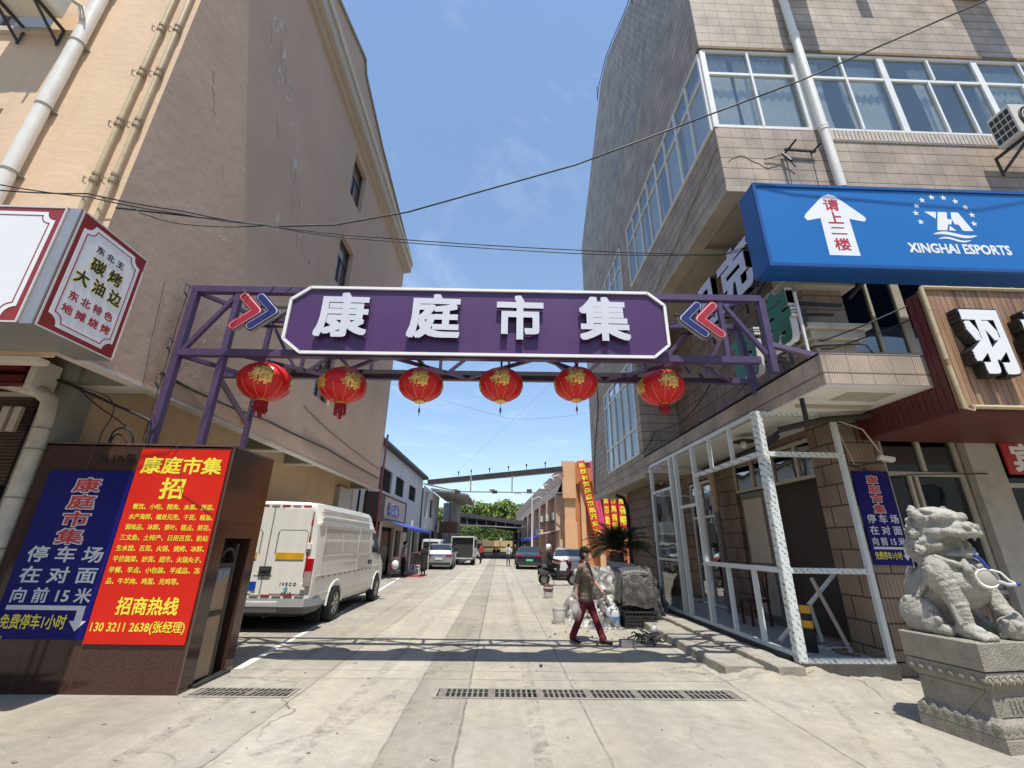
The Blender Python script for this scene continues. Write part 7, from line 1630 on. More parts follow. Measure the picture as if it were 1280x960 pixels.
for k, s_ in enumerate((3.4, 9.2, 15, 21.5, 29, 37)):
    q = MB(); q.obox(F(s_, 4.2, .05), fu * 1.0, fn_ * .05, Z_ * .85); w_ = obj('window', q, M['car_glass'], ogb); q = MB(); q.obox(F(s_, 4.2, .12), fu * .05, fn_ * .04, Z_ * .85); obj('frame', q, M['alu_pale'], w_)
    q = MB(); q.obox(F(s_, 1.2, .04), fu * 1.9, fn_ * .05, Z_ * 1.2); obj('shop_front', q, mat(('shop_dark_red', 'shop_brown', 'shop_black')[k % 3], ((.12, .015, .012), (.13, .07, .04), (.03, .025, .022))[k % 3], .6, var=.4, scale=2), ogb)
    q = MB(); q.obox(F(s_, 2.85, .35), fu * 2.2, fn_ * .08, Z_ * .42); obj('shop_fascia', q, mat(('fascia_maroon', 'fascia_red', 'fascia_pale', 'fascia_blue')[k % 4], ((.10, .012, .02), (.32, .03, .02), (.45, .42, .40), (.08, .12, .36))[k % 4], .5, var=.2), ogb)
p = MB(); p.add([F(.2, 2.45, 1.5), F(5.4, 2.5, 1.7), F(5.4, 2.75, .4), F(.2, 2.75, .4)], [(0, 1, 2, 3)]); obj('pale_awning', p, mat('pale_awning', (.42, .38, .34), .7), ogb)
p = MB(); p.obox(F(8.2, 2.75, .9), fu * .5, fn_ * .12, Z_ * .22); obj('small_sign', p, mat('cream_sign', (.62, .50, .30), .5), ogb)
for k, s_ in enumerate((2.0, 6.0, 10.0)): q = copy_tree(ac, F(s_, 3.45 + .1 * k, .45), math.pi / 2 * -1, 'air conditioner on the lane side of the orange building, number of its row seen past the pillars' if False else ['white air conditioner nearest the orange corner pillar', 'white air conditioner beside the second pier of the orange building', 'white air conditioner furthest along the orange building'][k])
for o in list(bpy.data.objects):
    if o.name.startswith('hose') and o.parent and o.parent is not ac: bpy.data.objects.remove(o)
awn = thing('shop_awning', 'row of small blue awnings along the orange building', 'awning', F(25, 2.3, 1))
for s_ in (14, 19.5, 25, 31):
    q = MB(); q.add([F(s_ - 2.2, 2.6, .3), F(s_ + 2.2, 2.6, .3), F(s_ + 2.2, 2.25, 1.7), F(s_ - 2.2, 2.25, 1.7)], [(0, 1, 2, 3)]); q.add([F(s_ - 2.2, 2.25, 1.7), F(s_ + 2.2, 2.25, 1.7), F(s_ + 2.2, 2.0, 1.7), F(s_ - 2.2, 2.0, 1.7)], [(0, 1, 2, 3)]); q.add([F(s_ - 2.2, 2.6, .3), F(s_ - 2.2, 2.25, 1.7), F(s_ - 2.2, 2.0, 1.7)], [(0, 1, 2)]); obj('canvas', q, MATS['blue_awning_canvas'], awn)
# end wall facing the camera, with pilasters
p = MB(); p.box(OX0 + .01, 20, OY0 - .05, OY0, 0, OZ + .02); obj('end_wall', p, M['orange_deep'], ogb)
p = MB(); p.box(OX0 - .25, OX0 + .75, OY0 - .45, OY0 - .051, 5.0, OZ + .05); p.box(OX0 - .15, OX0 + .8, OY0 - .30, OY0 - .051, 0, 3.3); p.box(OX0 - .1, OX0 + .7, OY0 - .2, OY0 - .051, 3.3, 5.0); p.box(OX0 + 1.1, OX0 + 1.45, OY0 - .4, OY0 - .051, 0, 6.3); p.box(OX0 + 2.4, OX0 + 2.8, OY0 - .3, OY0 - .051, 0, 4.3); obj('pilaster', p, M['orange'], ogb)
p = MB(); p.box(OX0 + 1.0, 20, OY0 - .2, OY0 + .2, OZ + .02, OZ + .2); obj('coping', p, M['vinyl_white'], ogb)
M['banner_red'] = mat('banner_red', (.62, .03, .02), .7, var=.1, scale=3); M['banner_pink'] = mat('banner_pink', (.60, .05, .16), .7, var=.1, scale=3)
def banner(x0, z0, x1, z1, wd, txt, m_, label):
    """cloth strip hung from (x0,z0) to (x1,z1) in front of the end wall"""
    a, b = V((x0, 0, z0)), V((x1, 0, z1)); d = (b - a); L_ = d.length; d.normalize(); s_ = V((-d.z, 0, d.x)); s_ = s_ if s_.x > 0 else -s_
    t = thing('banner', label, 'banner', (x1, OY0 - .6, z1), group='red cloth banners on the orange end wall')
    fnc = lambda u, v, e=0: a + d * (v * L_) + s_ * ((u - .5) * wd) + V((0, OY0 - .62 - .06 * math.sin(v * 9) - .04 * math.sin(u * 6 + v * 5) - e, 0))
    p = MB(); p.grid(fnc, 6, 40); obj('cloth', p, m_, t, smooth=60)
    if txt:
        q = MB(); k = len(txt)
        for i, ch in enumerate(txt): 
            vv = (i + .7) / (k + .4); hh = L_ / (k + .4) * .8
            q.text(ch, (0, 0, 0), X_, Z_, wd * .78, hh, .01, .03, 1, fn=lambda A_, B_, E_, vv=vv: fnc(.5 + A_ / wd, vv - B_ / L_, .015 + E_))
        obj('lettering', q, M['vinyl_yellow'], t)
banner(6.15, 7.8, 7.35, 1.9, .62, '热烈祝贺康庭市集开业大吉', M['banner_red'], 'red banner hanging slanted at the left end of the orange end wall')
banner(7.0, 7.8, 7.75, 2.0, .34, '', M['banner_pink'], 'narrow pink banner beside the slanted red one')
banner(7.9, 7.7, 8.05, 1.4, .42, '祝贺康庭市集开业', M['banner_red'], 'red banner, the first one right of the pink strip')
banner(8.45, 7.7, 8.6, 1.4, .46, '恭祝康庭市集有限公司', M['banner_red'], 'red banner, the second one right of the pink strip')
banner(9.15, 7.7, 9.25, 1.4, .62, '生意兴隆有限公司', M['banner_red'], 'wide red banner, the third one right of the pink strip')
banner(9.95, 7.7, 10.0, 1.4, .55, '财源广进市集', M['banner_red'], 'red banner furthest right, beside the dark wall corner')
# street lamp
sl = thing('street_lamp', 'slim white street lamp with two arms in front of the orange building', 'street lamp', (3.1, 44, 0))
b0, t0 = ray_at(665, 694, 42), ray_at(662.5, 620, 42); b0.z = 0; t0 = V((b0.x, b0.y, t0.z))
p = MB(); p.path([b0, b0.lerp(t0, .35), b0.lerp(t0, .36), t0], .09, 8, radii=[.10, .085, .06, .045]); obj('pole', p, M['vinyl_white'], sl, smooth=50)
p = MB(); p.path([t0, t0 + V((-.5, 0, .12)), t0 + V((-1.1, 0, .2))], .04, 6); p.path([t0 + V((0, 0, -.4)), t0 + V((.6, 0, -.05)), t0 + V((1.0, 0, -.2))], .04, 6); obj('arm', p, M['vinyl_white'], sl)
p = MB(); p.obox(t0 + V((-1.35, 0, .22)), (.3, 0, .04), (0, .12, 0), (0, 0, .05)); obj('lamp_head', p, M['vinyl_white'], sl)
for px, py, Y, lab in ((689, 601, 35, 'white dish lamp on an arm high on the orange building'), (678, 611, 44, 'white dish lamp on an arm lower along the orange building')):
    q = ray_at(px, py, Y); t = thing('wall_lamp', lab, 'lamp', q); p = MB(); p.lathe([(.02, .3), (.12, .22), (.28, 0), (.26, -.02)], q, 16); obj('shade', p, M['vinyl_white'], t, smooth=50); p = MB(); p.path([q + V((0, 0, .25)), q + V((.6, .2, .5)), q + V((1.4, .5, -.1))], .04, 6); obj('arm', p, M['vinyl_white'], t)
# far gate canopy, yellow hoarding, trees
gc = thing('gate_canopy', 'dark flat steel canopy across the far end of the lane', 'canopy', (0, 72, 4))
A, B = ray_at(560, 641, 54), ray_at(656, 654, 54); C_, D_ = ray_at(560, 655, 54), ray_at(656, 660, 54)
p = MB(); p.bar(A, B, .4, .45); p.obox((A + B) / 2 + V((0, 15, .1)), (B - A) / 2, (0, 15, 0), (0, 0, .1)); p.bar(A + V((0, 10, -.2)), B + V((0, 10, -.2)), .3, .5); p.bar(A + V((0, 20, -.2)), B + V((0, 20, -.2)), .3, .5); obj('roof', p, mat('canopy_dark_steel', (.055, .055, .06), .6, var=.2), gc)
p = MB(); p.bar(C_, D_, .10, .12)
for k in range(9): p.bar(A.lerp(B, k / 8.0), C_.lerp(D_, k / 8.0), .07)
obj('lattice', p, M['alu'], gc)
p = MB(); p.bar((D_.x - .2, 54, 0), (D_.x - .2, 54, D_.z), .35, .35); p.obox((D_.x - .1, 78, D_.z / 2), (.5, 0, 0), (0, 5, 0), (0, 0, D_.z / 2)); p.bar((C_.x + .3, 54, 0), (C_.x + .3, 54, C_.z), .3, .3); obj('post', p, mat('canopy_post', (.035, .035, .038), .7), gc)
p = MB(); p.box(-12, -5.4, 58, 64, 0, 4.2); obj('gatehouse', p, mat('shaded_grey_wall', (.13, .12, .105), .85, var=.3, scale=1.2), label='small grey gatehouse at the far left under the canopy', cat='gatehouse')
hd = thing('hoarding', 'yellow panel hoarding closing the far end of the lane', 'hoarding', (-.5, 86, 0))
p = MB(); a, b = ray_at(602, 675.5, 86), ray_at(641, 676, 86); xm = ray_at(618, 676, 86).x; p.box(xm, b.x, 86, 86.2, 0, a.z); obj('panel', p, mat('yellow_panel', (.60, .47, .22), .7, var=.06), hd)
p = MB(); p.box(a.x - 1.5, xm, 86.02, 86.2, 0, a.z); obj('panel', p, mat('shaded_yellow_panel', (.30, .22, .12), .7, var=.1), hd)  # left part of the yellow hoarding, its shade put into the colour
p = MB(); p.box(xm + 1.0, xm + 1.1, 85.95, 86, 0, a.z); p.box(a.x - 1.5, b.x, 85.9, 86, .0, .32); p.box(a.x - 1.5, b.x, 85.94, 86, a.z * .52, a.z * .55); obj('rail', p, M['dark_metal'], hd)

def leaf_mat(name, col):
    m = mat(name, col, .6, var=.35, scale=.9, world=True, spec=.3)
    n = m.node_tree; N = n.nodes; L = n.links; b = N['Principled BSDF']; b.inputs['Subsurface Weight'].default_value = 0.0
    tl = N.new('ShaderNodeBsdfTranslucent'); mx = N.new('ShaderNodeMixShader'); mx.inputs['Fac'].default_value = .3
    src = b.inputs['Base Color'].links[0].from_socket; L.new(src, tl.inputs['Color']); o = [q for q in N if q.type == 'OUTPUT_MATERIAL'][0]
    L.new(b.outputs[0], mx.inputs[1]); L.new(tl.outputs[0], mx.inputs[2]); L.new(mx.outputs[0], o.inputs['Surface']); return m
M['bark'] = mat('bark', (.09, .065, .045), .9, var=.3, scale=4, bump=.5, bscale=12)
LEAF = [leaf_mat('leaf_bright', (.20, .27, .05)), leaf_mat('leaf_mid', (.12, .18, .04)), leaf_mat('leaf_dark', (.04, .075, .02))]
def tree(x, y, h, cr_, lm, label, seed, n=7000):
    r2 = random.Random(seed); t = thing('tree', label, 'tree', (x, y, 0), 'trees beyond the hoarding')
    p = MB(); p.path([(x, y, 0), (x + .1, y, h * .3), (x + .2, y, h * .55)], .25, 8, .12); clumps = []
    for k in range(24):
        a = r2.uniform(0, 6.28); rr = cr_ * r2.uniform(.2, .85); zz = h * r2.uniform(.42, .95); rr *= math.sin(math.pi * min(1, (zz / h - .3) / .72)) ** .5 if zz / h > .3 else 1
        c = V((x + rr * math.cos(a), y + rr * math.sin(a), zz)); clumps.append((c, cr_ * r2.uniform(.36, .54)))
        if k < 7: p.path([(x + .15, y, h * .4), V((x, y, h * .5)).lerp(c, .6), c], .09, 5, .03)
    obj('trunk', p, M['bark'], t, smooth=50)
    q = MB()
    for i in range(n):
        c, rd = r2.choice(clumps); d = V((r2.gauss(0, 1), r2.gauss(0, 1), r2.gauss(0, 1))).normalized(); pos = c + d * rd * r2.uniform(.55, 1.08)
        nrm = (d + V((r2.uniform(-.7, .7), r2.uniform(-.7, .7), r2.uniform(-.2, .9)))).normalized(); u = nrm.orthogonal().normalized(); v = nrm.cross(u); an = r2.uniform(0, 6.28); u, v = u * math.cos(an) + v * math.sin(an), v * math.cos(an) - u * math.sin(an); s_ = r2.uniform(.22, .46)
        q.mi = 0 if r2.random() < .45 else (1 if r2.random() < .6 else 2)
        q.add([pos - u * s_, pos + v * s_ * .55, pos + u * s_, pos - v * s_ * .55], [(0, 1, 2, 3)])
    obj('crown', q, [lm, LEAF[1], LEAF[2]], t)
for k, (px, py, Y, cw, lab) in enumerate(((577, 626, 100, 3.6, 'leafy tree beside the warehouse roof corner'), (603, 632, 104, 3.2, 'tree second from the warehouse above the dark canopy'), (622, 630, 100, 3.2, 'tree over the middle of the dark canopy'), (640, 628, 104, 3.4, 'tree over the right part of the canopy near the orange building'), (652, 634, 108, 3.4, 'tree partly hidden behind the taupe roof band'), (556, 636, 110, 3.5, 'tree mostly hidden behind the corrugated warehouse'))):
    q = ray_at(px, py, Y); tree(q.x, Y, q.z, cw, LEAF[0], lab, 30 + k)
for k, (px, Y, hh, cw) in enumerate(((585, 91, 5.2, 3.0), (605, 92, 5.0, 3.2), (628, 91, 5.4, 3.0), (645, 93, 5.0, 2.6))):
    q = ray_at(px, 670, Y); r2 = random.Random(k)
    t = thing('shrub', ['dark shrub behind the left end of the hoarding', 'dark shrub behind the shade coloured panel of the hoarding', 'dark shrub behind the yellow panels', 'dark shrub at the right end of the hoarding'][k], 'shrub', (q.x, Y, 0), 'shrubs behind the hoarding')
    m_ = MB()
    for i in range(1500):
        d = V((r2.gauss(0, 1), r2.gauss(0, 1), r2.gauss(0, 1))).normalized() * r2.uniform(.5, 1.05) ; pos = V((q.x + d.x * cw, Y + d.y * 1.2, hh * .52 + d.z * hh * .5)); u = V((r2.gauss(0, 1), r2.gauss(0, 1), r2.gauss(0, 1))).normalized(); v = u.orthogonal().normalized(); s_ = r2.uniform(.14, .32)
        m_.add([pos - u * s_, pos + v * s_ * .5, pos + u * s_, pos - v * s_ * .5], [(0, 1, 2, 3)])
    obj('foliage', m_, LEAF[2] if k % 2 else LEAF[1], t)

# ------------------------------------------------------------------ cycad, tarpaulin pile, buckets and litter on the right
cy = thing('cycad', 'dark cycad palm with arching fronds behind the tarpaulin pile', 'palm', (4.0, 15.4, 0)); CX, CY, CZ = 3.95, 15.4, 1.35
p = MB(); p.path([(CX, CY, 0), (CX, CY, .6), (CX, CY, CZ + .1)], .2, 12, radii=[.24, .21, .17])
for k in range(60): a = k * 2.4; z = .1 + k * .019; p.bar((CX + .2 * math.cos(a), CY + .2 * math.sin(a), z), (CX + .28 * math.cos(a), CY + .28 * math.sin(a), z + .06), .05)
obj('trunk', p, M['bark'], cy)
r2 = random.Random(12); fr = MB()
for k in range(56):
    a = k * 2.39996 + r2.uniform(-.15, .15); el = R(r2.uniform(18, 84)); L_ = r2.uniform(.95, 1.4); pts = []; pos = V((CX, CY, CZ + .15)); d_el = el
    for i in range(15): pts.append(pos.copy()); pos += V((math.cos(a) * math.cos(d_el), math.sin(a) * math.cos(d_el), math.sin(d_el))) * L_ / 14; d_el -= R(5.2)
    fr.path(pts, .012, 4, .004); side = V((-math.sin(a), math.cos(a), 0))
    for i in range(1, 14):
        for sub in (0, .5):
            q0 = pts[i].lerp(pts[min(14, i + 1)], sub); tdir = (pts[min(14, i + 1)] - pts[i - 1]).normalized(); ll = .24 * math.sin(math.pi * (i + sub + .6) / 15.5) ** .6
            for sg in (-1, 1): tip = q0 + (side * sg * .85 + tdir * .6 + V((0, 0, .18))).normalized() * ll; w_ = tdir * .015; fr.add([q0 - w_, q0 + w_, tip + w_ * .3, tip - w_ * .3], [(0, 1, 2, 3)])
obj('fronds', fr, leaf_mat('cycad_green', (.022, .038, .016)), cy)
q = copy_tree(cy, (4.6, 18.6, 0), 1.3, 'second cycad palm further back, at the corner of the tiled building')

def drape(name, x0, x1, y0, y1, top, base, m_, label, seed, drop=1.0, res=36, fold=.05, cat='tarpaulin'):
    """cloth thrown over a block: a height field with folds that deepen down the sides"""
    def fnc(u, v):
        x = x0 + (x1 - x0) * u; y = y0 + (y1 - y0) * v; e = min(u, 1 - u, v, 1 - v); k = min(1, e / .16); k = k * k * (3 - 2 * k)
        tz = top(u, v) if callable(top) else top; f = mnoise.noise(V((x * 4.5 + seed, y * 4.5, seed))) + .5 * mnoise.noise(V((x * 11, y * 11, seed + 3))); g = abs(mnoise.noise(V((x * 7 + seed, y * 7, 5))))
        o = fold * f * (1.5 - k); return V((x + o * .8, y + o, max(base, base + (tz - base) * (k ** .5 if k > 0 else 0) + fold * (1.1 * f + .6 * g) )))
    p = MB(); p.grid(fnc, res, res); return obj(name, p, m_, smooth=70, label=label, cat=cat)
M['tarp_silver'] = mat('silver_tarpaulin', (.27, .26, .245), .42, .1, var=.45, scale=4, bump=.7, bscale=16); M['tarp_grey'] = mat('grey_waxed_tarpaulin', (.085, .082, .074), .30, .0, var=.4, scale=7, bump=1.0, bscale=26); M['tarp_dark'] = mat('dark_grey_cover', (.05, .05, .052), .6, var=.3, scale=4, bump=.6, bscale=14)
M['film_black'] = mat('black_white_film', (.17, .17, .165), .3, var=1.0, scale=7); M['film_pale'] = mat('pale_film', (.36, .35, .33), .35, var=.5, scale=9)
def mound(name, cx, cy, rx, ry, rz, m_, label, seed, amp=.2, cat='tarpaulin'):
    def fnc(u, v):
        ph = 2 * math.pi * u; th = math.pi * .52 * v; d = V((math.sin(th) * math.cos(ph), math.sin(th) * math.sin(ph), math.cos(th)))
        q = d * 1.5 + V((seed, seed * .7, 0)); n1 = mnoise.noise(q) + .5 * mnoise.noise(q * 2.1 + V((3, 1, 2))); cr_ = abs(mnoise.noise(q * 2.6 + V((9, 4, 1)))) ; pl_ = math.sin(ph * 9 + 5 * mnoise.noise(q * 1.4)) * v ** 1.5
        k = 1 + amp * (.9 * n1 - .7 * (1 - min(1, cr_ * 5)) + .22 * pl_) + (.12 * (v - .75) * 4 if v > .75 else 0)
        return V((cx + rx * d.x * k, cy + ry * d.y * k, max(.004, rz * d.z * k)))
    p = MB(); p.grid(fnc, 110, 50); return obj(name, p, m_, smooth=45, label=label, cat=cat)
mound('tarpaulin', 2.55, 12.0, .78, 1.1, 1.22, M['tarp_silver'], 'crumpled silver tarpaulin over a heap behind the walking woman', 2, .22)
mound('tarpaulin', 3.55, 11.75, .48, .95, 1.1, M['tarp_dark'], 'dark grey cover slumped against the end of the glazing frame', 7, .25)
mound('tarpaulin', 2.12, 11.35, .42, .5, .42, M['film_pale'], 'low crumpled pale plastic sheeting at the foot of the silver tarpaulin', 4, .3)
# box cart under a waxed sheet on a black crate
bc = thing('covered_box', 'square box under a shiny grey waxed sheet standing on a black crate', 'covered box', (3.05, 10.75, .35))
p = MB(); p.box(2.78, 3.36, 10.5, 11.1, .55, 1.05); obj('box', p, M['seam'], bc)
def wax(u, v):
    e = min(1, v / .5); wdt = .80 - .16 * e; x = 3.07 + (u - .5) * wdt
    if v < .5: q = v / .5; return V((x + .012 * math.sin(q * 11 + u * 5), 10.44 + .10 * q ** 3 + .03 * math.sin(u * 16) * (1 - q) + .02 * mnoise.noise(V((u * 6, q * 5, 2))) - .03 * (1 - q), .42 + .03 * math.sin(u * 7) + (.72 - .05 * abs(2 * u - 1) ** 4) * q))
    q = (v - .5) / .5; return V((x, 10.54 + .62 * q, 1.14 - .05 * abs(2 * u - 1) ** 4 + .05 * math.sin(q * 3.14) + .018 * mnoise.noise(V((x * 5, q * 4, 1)))))
p = MB(); p.grid(wax, 34, 44); p.grid(lambda u, v: V((2.75 - .07 * v - .03 * math.sin(u * 11) * v, 10.50 + .66 * u, 1.09 - .62 * v + .01 * math.sin(u * 14))), 16, 16); p.grid(lambda u, v: V((3.39 + .07 * v + .03 * math.sin(u * 11) * v, 10.50 + .66 * u, 1.09 - .64 * v)), 16, 16); obj('waxed_sheet', p, M['tarp_grey'], bc, smooth=70)
p = MB()
for x in (2.8, 3.34): p.bar((x, 10.5, .33), (x, 10.5, .6), .04); p.bar((x, 11, .33), (x, 11, .6), .04)
p.obox((3.05, 10.8, .44), (.2, 0, .05), (0, .2, 0), (0, 0, .06)); obj('stand', p, M['seam'], bc)
def crate(x, y, w_, d_, h_, label, m_, rz=0):
    t = thing('plastic_crate', label, 'crate', (x, y, 0), group='dark plastic crates by the pile', rz=0)
    p = MB(); p.box(x - w_ / 2, x + w_ / 2, y - d_ / 2, y + d_ / 2, 0, .02)
    for k in range(5):
        z = .02 + k * (h_ - .06) / 4
        for (a, b, c, d) in ((x - w_ / 2, x + w_ / 2, y - d_ / 2, y - d_ / 2 + .015), (x - w_ / 2, x + w_ / 2, y + d_ / 2 - .015, y + d_ / 2), (x - w_ / 2, x - w_ / 2 + .015, y - d_ / 2, y + d_ / 2), (x + w_ / 2 - .015, x + w_ / 2, y - d_ / 2, y + d_ / 2)): p.box(a, b, c, d, z, z + .022 if k < 4 else z + .04)
    nn = 9
    for i in range(nn + 1):
        xx = x - w_ / 2 + i * w_ / nn
        for yy in (y - d_ / 2 + .004, y + d_ / 2 - .004): p.bar((xx, yy, .01), (xx, yy, h_ - .02), .014)
    for i in range(7):
        yy = y - d_ / 2 + i * d_ / 6
        for xx in (x - w_ / 2 + .004, x + w_ / 2 - .004): p.bar((xx, yy, .01), (xx, yy, h_ - .02), .014)
    obj('lattice', p, m_, t); p = MB(); p.box(x - w_ / 2 + .03, x + w_ / 2 - .03, y - d_ / 2 + .03, y + d_ / 2 - .03, .02, h_ * .6); obj('contents', p, M['tarp_dark'], t)
M['crate_black'] = mat('black_crate_plastic', (.03, .03, .032), .45, var=.3, scale=8)
crate(3.07, 10.62, .68, .48, .34, 'black lattice crate carrying the covered box', M['crate_black']); crate(2.12, 11.75, .48, .36, .36, 'black lattice crate on the ground behind the walking woman', M['crate_black'])
t = thing('dark_box', 'flat dark blue panel lying on top of the tarpaulin heap', 'panel', (3.3, 12.9, 1.15)); p = MB(); p.obox((3.25, 12.15, 1.12), (.36, 0, -.03), (0, .4, .05), (0, 0, .07)); obj('panel', p, mat('dark_blue_panel', (.025, .03, .05), .4), t, bev=.015)
def bucket(x, y, r_, h_, label, cat='bucket'):
    t = thing('bucket', label, cat, (x, y, 0), group='white plastic buckets'); p = MB(); p.lathe([(r_ * .86, 0), (r_ * .88, .01), (r_, h_ * .9), (r_ * 1.05, h_ * .9), (r_ * 1.05, h_), (r_ * .97, h_), (r_ * .82, .03), (0, .03)], (x, y, 0), 28); obj('body', p, mat('white_bucket_plastic', (.62, .60, .57), .4, var=.08, scale=6, streak=.15), t, smooth=35)
    p = MB(); p.path([(x - r_, y, h_ * .88), (x - r_ * .8, y - r_ * .9, h_ * .5), (x, y - r_ * 1.1, h_ * .36), (x + r_ * .8, y - r_ * .9, h_ * .5), (x + r_, y, h_ * .88)], .006, 5); obj('handle', p, M['alu'], t); return t
bucket(1.38, 10.95, .145, .33, 'white bucket standing empty beside the walking woman'); bucket(1.66, 15.85, .16, .34, 'white bucket with a patterned cloth heaped on it')
p = MB(); p.grid(lambda u, v: V((1.66 + (.17 + .05 * mnoise.noise(V((math.cos(6.28 * u) * 2, math.sin(6.28 * u) * 2, v * 5)))) * math.sin(math.pi * v * .62) * math.cos(6.283 * u), 15.85 + .17 * math.sin(math.pi * v * .62) * math.sin(6.283 * u), .44 - .24 * v ** 1.6 + .05 * mnoise.noise(V((math.cos(6.28 * u) * 3, math.sin(6.28 * u) * 3, v * 3)))), ), 30, 16)
obj('cloth_heap', p, mat('maroon_pattern_cloth', (.10, .045, .045), .9, var=.9, scale=16), smooth=60, label='maroon patterned cloth heaped over the far white bucket', cat='cloth')
t = thing('water_jug', 'plastic jug half full of blue liquid next to the black crate', 'jug', (2.55, 10.72, 0))
p = MB(); p.lathe([(.15, 0), (.155, .02), (.155, .20), (.15, .205)], (2.55, 10.72, 0), 24); obj('blue_liquid', p, mat('blue_liquid', (.13, .24, .46), .3, var=.06), t, smooth=40)
p = MB(); p.lathe([(.152, .205), (.15, .30), (.13, .34), (.06, .38), (.055, .42), (.06, .42), (.06, .45), (0, .45)], (2.55, 10.72, 0), 24); obj('white_top', p, plastic('clear_white_plastic', (.70, .71, .72), .8), t, smooth=40); p = MB(); p.path([(2.48, 10.6, .3), (2.47, 10.56, .38), (2.55, 10.58, .42), (2.62, 10.6, .36)], .018, 6); obj('handle', p, M['vinyl_white'], t, smooth=40)
# crumpled plastic film and bags round the pile
def crumple(name, x, y, w_, d_, h_, m_, label, seed, cat='plastic sheet'):
    p = MB(); p.grid(lambda u, v: V((x + w_ * (u - .5) * (1 + .2 * mnoise.noise(V((v * 4, seed, 0)))), y + d_ * (v - .5) * (1 + .2 * mnoise.noise(V((u * 4, seed, 2)))), max(.003, h_ * (abs(mnoise.noise(V((u * 5, v * 5, seed)))) * 1.6 + .7 * mnoise.noise(V((u * 13, v * 13, seed)))) * (1 - (2 * u - 1) ** 4) * (1 - (2 * v - 1) ** 4)))), 40, 30)
    return obj(name, p, m_, smooth=50, label=label, cat=cat)
crumple('plastic_sheet', 2.05, 11.0, .95, .9, .26, M['film_pale'], 'crumpled pale plastic film at the foot of the tarpaulin heap', 3); crumple('plastic_sheet', 2.3, 10.5, .75, .45, .2, M['film_black'], 'black and white plastic film on the ground beside the blue jug', 5); crumple('plastic_sheet', 1.75, 12.2, .6, .6, .18, M['film_black'], 'dark crumpled plastic beside the black crate at the back', 8); crumple('plastic_sheet', 3.75, 12.3, .9, 1.6, .5, M['tarp_dark'], 'dark cloth spread on the upper concrete step', 11, 'cloth')
p = MB(); r2 = random.Random(21)
for k in range(60): c = V((2.74 + r2.gauss(0, .10), 8.98 + r2.gauss(0, .14), .03 + abs(r2.gauss(0, .05)))); p.path([c, c + V((r2.uniform(-.1, .1), r2.uniform(-.1, .1), r2.uniform(-.02, .08))), c + V((r2.uniform(-.14, .14), r2.uniform(-.12, .12), r2.uniform(-.02, .04)))], .013, 5)
obj('net_heap', p, mat('black_net', (.10, .10, .095), .6, var=1.0, scale=20), smooth=40, label='tangled heap of black and white netting at the foot of the steps', cat='netting')
p = MB(); p.tube((2.95, 9.2, .0), (2.98, 9.25, .3), .05, .03, n=10); p.sphere((2.95, 9.2, .16), .075, .075, .10); obj('plastic_bottle', p, M['film_pale'], smooth=50, label='whitish plastic bottle in the netting heap by the steps', cat='bottle')
p = MB(); p.obox((2.27, 8.62, .06), (.13, .01, 0), (-.005, .07, 0), (0, 0, .06)); obj('foam_block', p, mat('grey_foam', (.20, .19, .205), .8), bev=.008, label='small grey block lying alone on the concrete in the gantry shadow', cat='block')
p = MB(); r2 = random.Random(5)
for k in range(90):
    x, y = r2.uniform(.8, 3.1), r2.uniform(8.6, 11.5); s_ = r2.uniform(.006, .028)
    if x < 1.7 and r2.random() < .8: continue
    p.sphere((x, y, s_ * .5), s_, s_, s_ * .6, 6, 4)
for k in range(120):
    x, y = r2.uniform(-4.5, 4.2), r2.uniform(3.2, 10); s_ = r2.uniform(.004, .012); p.sphere((x, y, s_ * .4), s_, s_, s_ * .6, 6, 4)
r2 = random.Random(14)
for k in range(26):
    x, y, a_ = r2.uniform(-4.8, 4.3), r2.uniform(2.8, 9.5), r2.uniform(0, 3); s_ = r2.uniform(.012, .035); p.obox((x, y, .006), V((math.cos(a_), math.sin(a_), .1)) * s_, V((-math.sin(a_), math.cos(a_), 0)) * s_ * .6, (0, 0, .003))
obj('litter', p, mat('grey_pebbles', (.22, .2, .17), .9, var=.6, scale=9), label='scattered pebbles and crumbs of litter on the concrete', cat='litter', kind='stuff')
p = MB(); p.box(.62, .66, 7.25, 7.29, 0, .03); obj('dark_stone', p, M['seam'], label='tiny dark cube of stone on the concrete near the drain', cat='stone')

# ------------------------------------------------------------------ overhead cables
def cable(name, pts, r_, label, sag=0.0):
    q = []; pts = [V(p_) for p_ in pts]
    for i in range(len(pts) - 1):
        for k in range(14): u = k / 14; v_ = pts[i].lerp(pts[i + 1], u); v_.z -= sag * 4 * u * (1 - u); q.append(v_)
    q.append(pts[-1]); m_ = MB(); m_.path(q, r_, 6); return obj(name, m_, M['black_cable'], label=label, cat='cable', smooth=60)
cable('overhead_cable', [(-5.17, 4.75, 5.75), ray_at(300, 277, 5.4), ray_at(345, 283, 5.7), ray_at(420, 281, 6.2), ray_at(510, 265, 6.5), ray_at(720, 206, 6.0), ray_at(1000, 101, 5.2), ray_at(1240, -3, 4.6), ray_at(1500, -150, 4.0)], .014, 'thick black cable sweeping up over the gantry to the top right')
cable('overhead_cable', [(-6.55, 4.55, 5.8), ray_at(110, 242, 4.66), ray_at(230, 264, 4.76), ray_at(320, 280, 5.5), ray_at(460, 296, 6.2), ray_at(730, 313, 6.3), ray_at(900, 318, 6.5), (4.9, 7.0, 7.3)], .009, 'upper of the two thin cables across the lane just above the name board', .02)
cable('overhead_cable', [(-6.5, 4.5, 5.85), ray_at(110, 246, 4.62), ray_at(230, 268, 4.74), ray_at(330, 281, 5.3), ray_at(430, 297, 6.2), ray_at(720, 317, 6.3), ray_at(900, 319, 6.5), (4.9, 7.05, 7.25)], .008, 'lower of the two thin cables across the lane just above the name board', .02)
